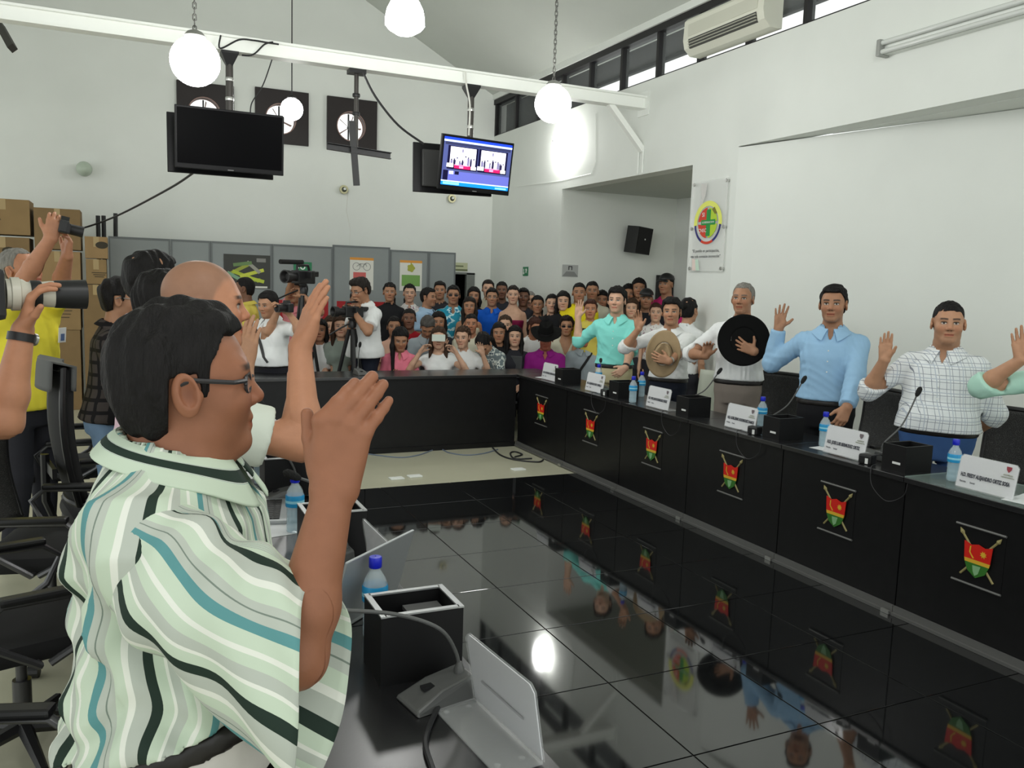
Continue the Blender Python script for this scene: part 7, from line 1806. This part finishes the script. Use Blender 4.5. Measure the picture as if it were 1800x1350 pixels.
# ---- yellow-shirted photographer with raised arms
x, y, H = fit(38, 476, dep=4.7); pc = on_depth(112, 399, 4.45)
def badge(F):
    c = app(F.Mt, (-0.085 * F.s, 0.155 * F.s, 0.33 * F.s)); q = MB(); q.box((0, 0, 0), (0.06, 0.005, 0.085), T(*c) @ RX(-0.08)); b = q.build('name_badge', m_stick, F.o)
    q = MB(); q.box((0, 0.0035, -0.012), (0.03, 0.002, 0.04), T(*c) @ RX(-0.08)); q.build('badge_photo', mat('badge_print', srgb(90, 110, 150), 0.5), b)
person('photographer in a bright yellow shirt lifting a small camera above his head', x, y, -2.15, H, 'ruddy', 'ring', 'grey', dict(m=c_vyel, sleeve='short', hem=-0.05, loose=0.025, grow=0.016), c_char,
       R=('ik', pc + _v((-0.055, 0.0, -0.05)), (0.7, 0.3, -0.3), dict(d=(-0.1, 0.2, 1), n=(-0.6, -0.4, 0), curl=(0.6, 0.6, 0.4))), L=('ik', pc + _v((0.045, 0.0, -0.06)), (-0.7, 0.3, -0.3), dict(d=(0.1, 0.2, 1), n=(0.6, -0.4, 0), curl=(0.6, 0.6, 0.4))), res=(0.013, 0.005, 0.005), head=(0, 0.25, 0), extras=badge, seed=35)
stillcam(tuple(pc), -1.5, 'small black camera held overhead by the yellow-shirted photographer', 0.8, -0.2)
# ---- photographer with the long white lens, mostly beyond the left edge
lc = on_depth(62, 517, 2.28); lx = _n(ray(127, 517) - ray(0, 512)); 
root = empty('telephoto_camera', tuple(lc), 0, 'camera with a long pale telephoto lens and black hood at the left edge', 'camera')
ldir = _v((0.97, 0.22, 0.01)); Mz = Vector(ldir).to_track_quat('Z', 'Y').to_matrix().to_4x4(); root.matrix_world = T(*lc) @ Mz
q = MB(); q.lathe([(0.040, -0.07), (0.040, -0.03), (0.033, -0.02), (0.033, 0.01), (0.036, 0.035), (0.036, 0.05)], 24); q.build('lens_barrel', mat('lens_ivory', srgb(196, 192, 178), 0.4), root, smooth=True)
q = MB(); q.lathe([(0.0365, -0.012), (0.0375, -0.01), (0.0375, 0.012), (0.0365, 0.014)], 24); q.build('zoom_ring', m_black, root, smooth=True)
q = MB(); q.lathe([(0.037, 0.045), (0.038, 0.05), (0.041, 0.125), (0.036, 0.125), (0.030, 0.06), (0.0, 0.06)], 24); q.build('lens_hood', m_black, root, smooth=True)
q = MB(); q.box((0, 0, -0.12), (0.125, 0.135, 0.09), bev=0.014); q.build('camera_body', m_black, root)
q = MB(); q.lathe([(0.041, -0.06), (0.045, -0.058), (0.045, -0.038), (0.041, -0.036)], 20); q.build('tripod_collar', mat('lens_ivory', (0, 0, 0)), root, smooth=True)
hl = on_depth(40, 580, 2.26); hw = hl
xx, yy = -0.54, 2.30
def ws(F): watch(F, 'L')
person('photographer mostly beyond the left edge, hand with a black watch under the long lens', xx, yy, -1.45, 1.72, 'ruddy', 'short', 'grey', dict(m=c_white, sleeve='short', loose=0.02), c_char,
       R=('ik', _v((-0.42, 2.42, 1.50)), (0.6, -0.4, -1), dict(curl=(0.6, 0.6, 0.4))), L=('ik', hw, (0.0, 0.25, -1), dict(d=(0.1, 0.25, 1), n=(0.1, 0.9, 0.3), curl=(0.5, 0.5, 0.35), spread=0.06, thumb=(0.7, 0.6, 0.3))), res=(0.013, 0.0045, 0.0036), extras=ws, seed=36)
# ================================================================== the man in the striped shirt, nearest the camera
def stripe_mat():
    m = bpy.data.materials.new('cloth_green_stripes'); m.use_nodes = True; nt = m.node_tree; N = nt.nodes; L = nt.links; b = N['Principled BSDF']; b.inputs['Roughness'].default_value = 0.75; b.inputs['Specular IOR Level'].default_value = 0.25
    a = N.new('ShaderNodeAttribute'); a.attribute_name = 'stripe'
    def mth(op, p, q): n = N.new('ShaderNodeMath'); n.operation = op; L.new(p, n.inputs[0]); n.inputs[1].default_value = q; return n.outputs[0]
    f = mth('FRACT', mth('MULTIPLY', a.outputs['Fac'], 1 / 0.158), 0) if False else None
    mul = mth('MULTIPLY', a.outputs['Fac'], 1 / 0.158); fn = N.new('ShaderNodeMath'); fn.operation = 'FRACT'; L.new(mul, fn.inputs[0])
    cr = N.new('ShaderNodeValToRGB'); cr.color_ramp.interpolation = 'CONSTANT'; E_ = cr.color_ramp.elements
    base, grey = srgb(196, 210, 190), srgb(182, 188, 178); wh, dk, tl, ln = srgb(226, 228, 218), srgb(34, 50, 42), srgb(92, 146, 148), srgb(120, 132, 122)
    stops = [(0.0, dk), (0.085, grey), (0.20, wh), (0.255, base), (0.36, grey), (0.42, ln), (0.432, grey), (0.50, tl), (0.575, base), (0.68, wh), (0.72, base), (0.80, grey), (0.88, wh), (0.91, base)]
    E_[0].position = 0; E_[0].color = (*stops[0][1], 1); E_[1].position = stops[1][0]; E_[1].color = (*stops[1][1], 1)
    for p, c in stops[2:]: e = E_.new(p); e.color = (*c, 1)
    L.new(fn.outputs[0], cr.inputs[0])
    tc = N.new('ShaderNodeTexCoord'); n2 = N.new('ShaderNodeTexNoise'); n2.inputs['Scale'].default_value = 400; L.new(tc.outputs['Object'], n2.inputs[0])
    bp = N.new('ShaderNodeBump'); bp.inputs['Strength'].default_value = 0.08; L.new(n2.outputs[0], bp.inputs['Height']); L.new(bp.outputs[0], b.inputs['Normal'])
    L.new(cr.outputs[0], b.inputs['Base Color']); return m
c_hero = stripe_mat()
HX, HY = 0.062, 1.46
w_r = on_depth(588, 858, 1.225)
def torso_attr(F, V):
    q = (V - MT(F.Mt)) @ M3(F.Mt); ang = np.arctan2(q[:, 0], q[:, 1]); w = 0.006 * np.sin(q[:, 2] * 22 + ang * 3) + 0.004 * np.sin(q[:, 2] * 47 - ang * 5)
    return {'stripe': ang * 0.20 + 0.03 + w * np.clip((0.35 - q[:, 2]) / 0.2, 0, 1) * 1.6}
def waist_folds(q):
    a = np.arctan2(q[:, 0], q[:, 1]); z = q[:, 2]
    w = 0.010 * np.sin(z * 62 + 2.2 * np.sin(a * 3.0 + 1) + 1.4 * np.sin(a * 7)) * np.exp(-((z - 0.09) / 0.10) ** 2)
    w += 0.008 * np.sin(z * 38 - a * 6 + 2 * np.sin(a * 2)) * np.exp(-((z - 0.25) / 0.09) ** 2)
    w += 0.009 * np.sin(a * 15 + z * 9) * np.clip(0.22 - z, 0, 0.2) * 3
    back = np.exp(-((np.abs(a) - 2.2) / 0.5) ** 2); w += 0.014 * back * np.sin(a * 9 + z * 26) * np.exp(-((z - 0.3) / 0.12) ** 2)
    return w
def hero_extra(F):
    s = F.s; sg, sh, el, wr, d, n, hd = F.arms['R']
    ax = _n(el - sh); up = _n(_v((0, 0, 1)) - ax * ax[2]); sd = np.cross(ax, up); Lq = np.linalg.norm(el - sh)
    nu, nv = 72, 40; V = []; st = []; rs = np.random.RandomState(4)
    for j in range(nv):
        v = j / (nv - 1); c = sh + ax * (Lq * 0.84 * v)
        for i in range(nu):
            a = 2 * math.pi * i / nu
            r = 0.054 + 0.026 * min(1, v / 0.2) ** 0.7 + 0.030 * v ** 0.8
            low = 0.5 - 0.5 * math.cos(a)          # 1 on the underside
            r += 0.022 * v * low
            r += (0.0055 * math.sin(2.2 * a + 9 * v) + 0.0045 * math.sin(5 * a - 17 * v + 1) * (0.3 + v) + 0.006 * math.sin(21 * v + 2.2 * math.sin(a + 0.6)) * (1 - v) * 1.2)
            p = c + (up * math.cos(a) + sd * math.sin(a)) * r + ax * (Lq * 0.60 * low ** 0.8 * v ** 3)
            V.append(p); st.append(a * 0.088 + 0.012 * math.sin(6 * v + a))
    Fq = [(j * nu + i, j * nu + (i + 1) % nu, (j + 1) * nu + (i + 1) % nu, (j + 1) * nu + i) for j in range(nv - 1) for i in range(nu)]
    o = np_mesh('sleeve', np.array(V), np.array(Fq), c_hero, F.shirt, attrs={'stripe': np.array(st)}); o.modifiers.new('s', 'SOLIDIFY').thickness = 0.003
    # hem stitching of the sleeve
    c = sh + ax * Lq * 0.865; 
    # glasses
    glasses(F, mat('dark_tortoise', (0.03, 0.028, 0.03), 0.3), False, 1.8)
    # finger nails
    for (p, dr) in F.tips['R'][:5]:
        nn = -_n(n) if True else n
        q = Sdf(); t_ = np.cross(dr, nn); q.ell(p + nn * 0.0048 + dr * 0.001, (0.0062, 0.0046, 0.0022), np.stack([_n(dr), _n(t_), _n(np.cross(dr, t_))], 1), 0.001)
        Vn, Qn = q.mesh(0.0013); np_mesh('finger_nail', Vn, Qn, mat('nail', srgb(222, 178, 158), 0.3), F.o)
HR = person('stout man with glasses in a green-striped shirt, right hand raised, nearest the camera', HX, HY, -1.60, 1.70, (0.29, 0.120, 0.065), 'hero', 'black',
       dict(m=c_hero, sleeve='none', sleeveR='cap', sleeveL='short', collar=True, hem=0.088, grow=0.017, fold=0.012, lam=0.13, loose=0.022, attr=torso_attr, disp=[waist_folds]), cloth('off_white', srgb(206, 202, 196)),
       build=1.06, belly=0.075, fat=1.15, hs=1.05, lean=0.03, neckl=0.105, waist=0.042, wslope=0.34, twist=-0.32, head=(0.02, 0.05, 0.0),
       R=('ik', w_r, (0.25, 0.15, -1), dict(n=(-0.95, 0.25, 0.1), d=(0.03, 0.10, 1), curl=(0.28, 0.25, 0.18), spread=-0.03, flean=-0.60, s=1.06, fr_=1.12, thumb=(0.9, 0.35, 0.35), tcurl=0.2)), res=(0.0065, 0.0023, 0.0023), extras=hero_extra, seed=41, stubble=0.12)
# collar stripe attribute
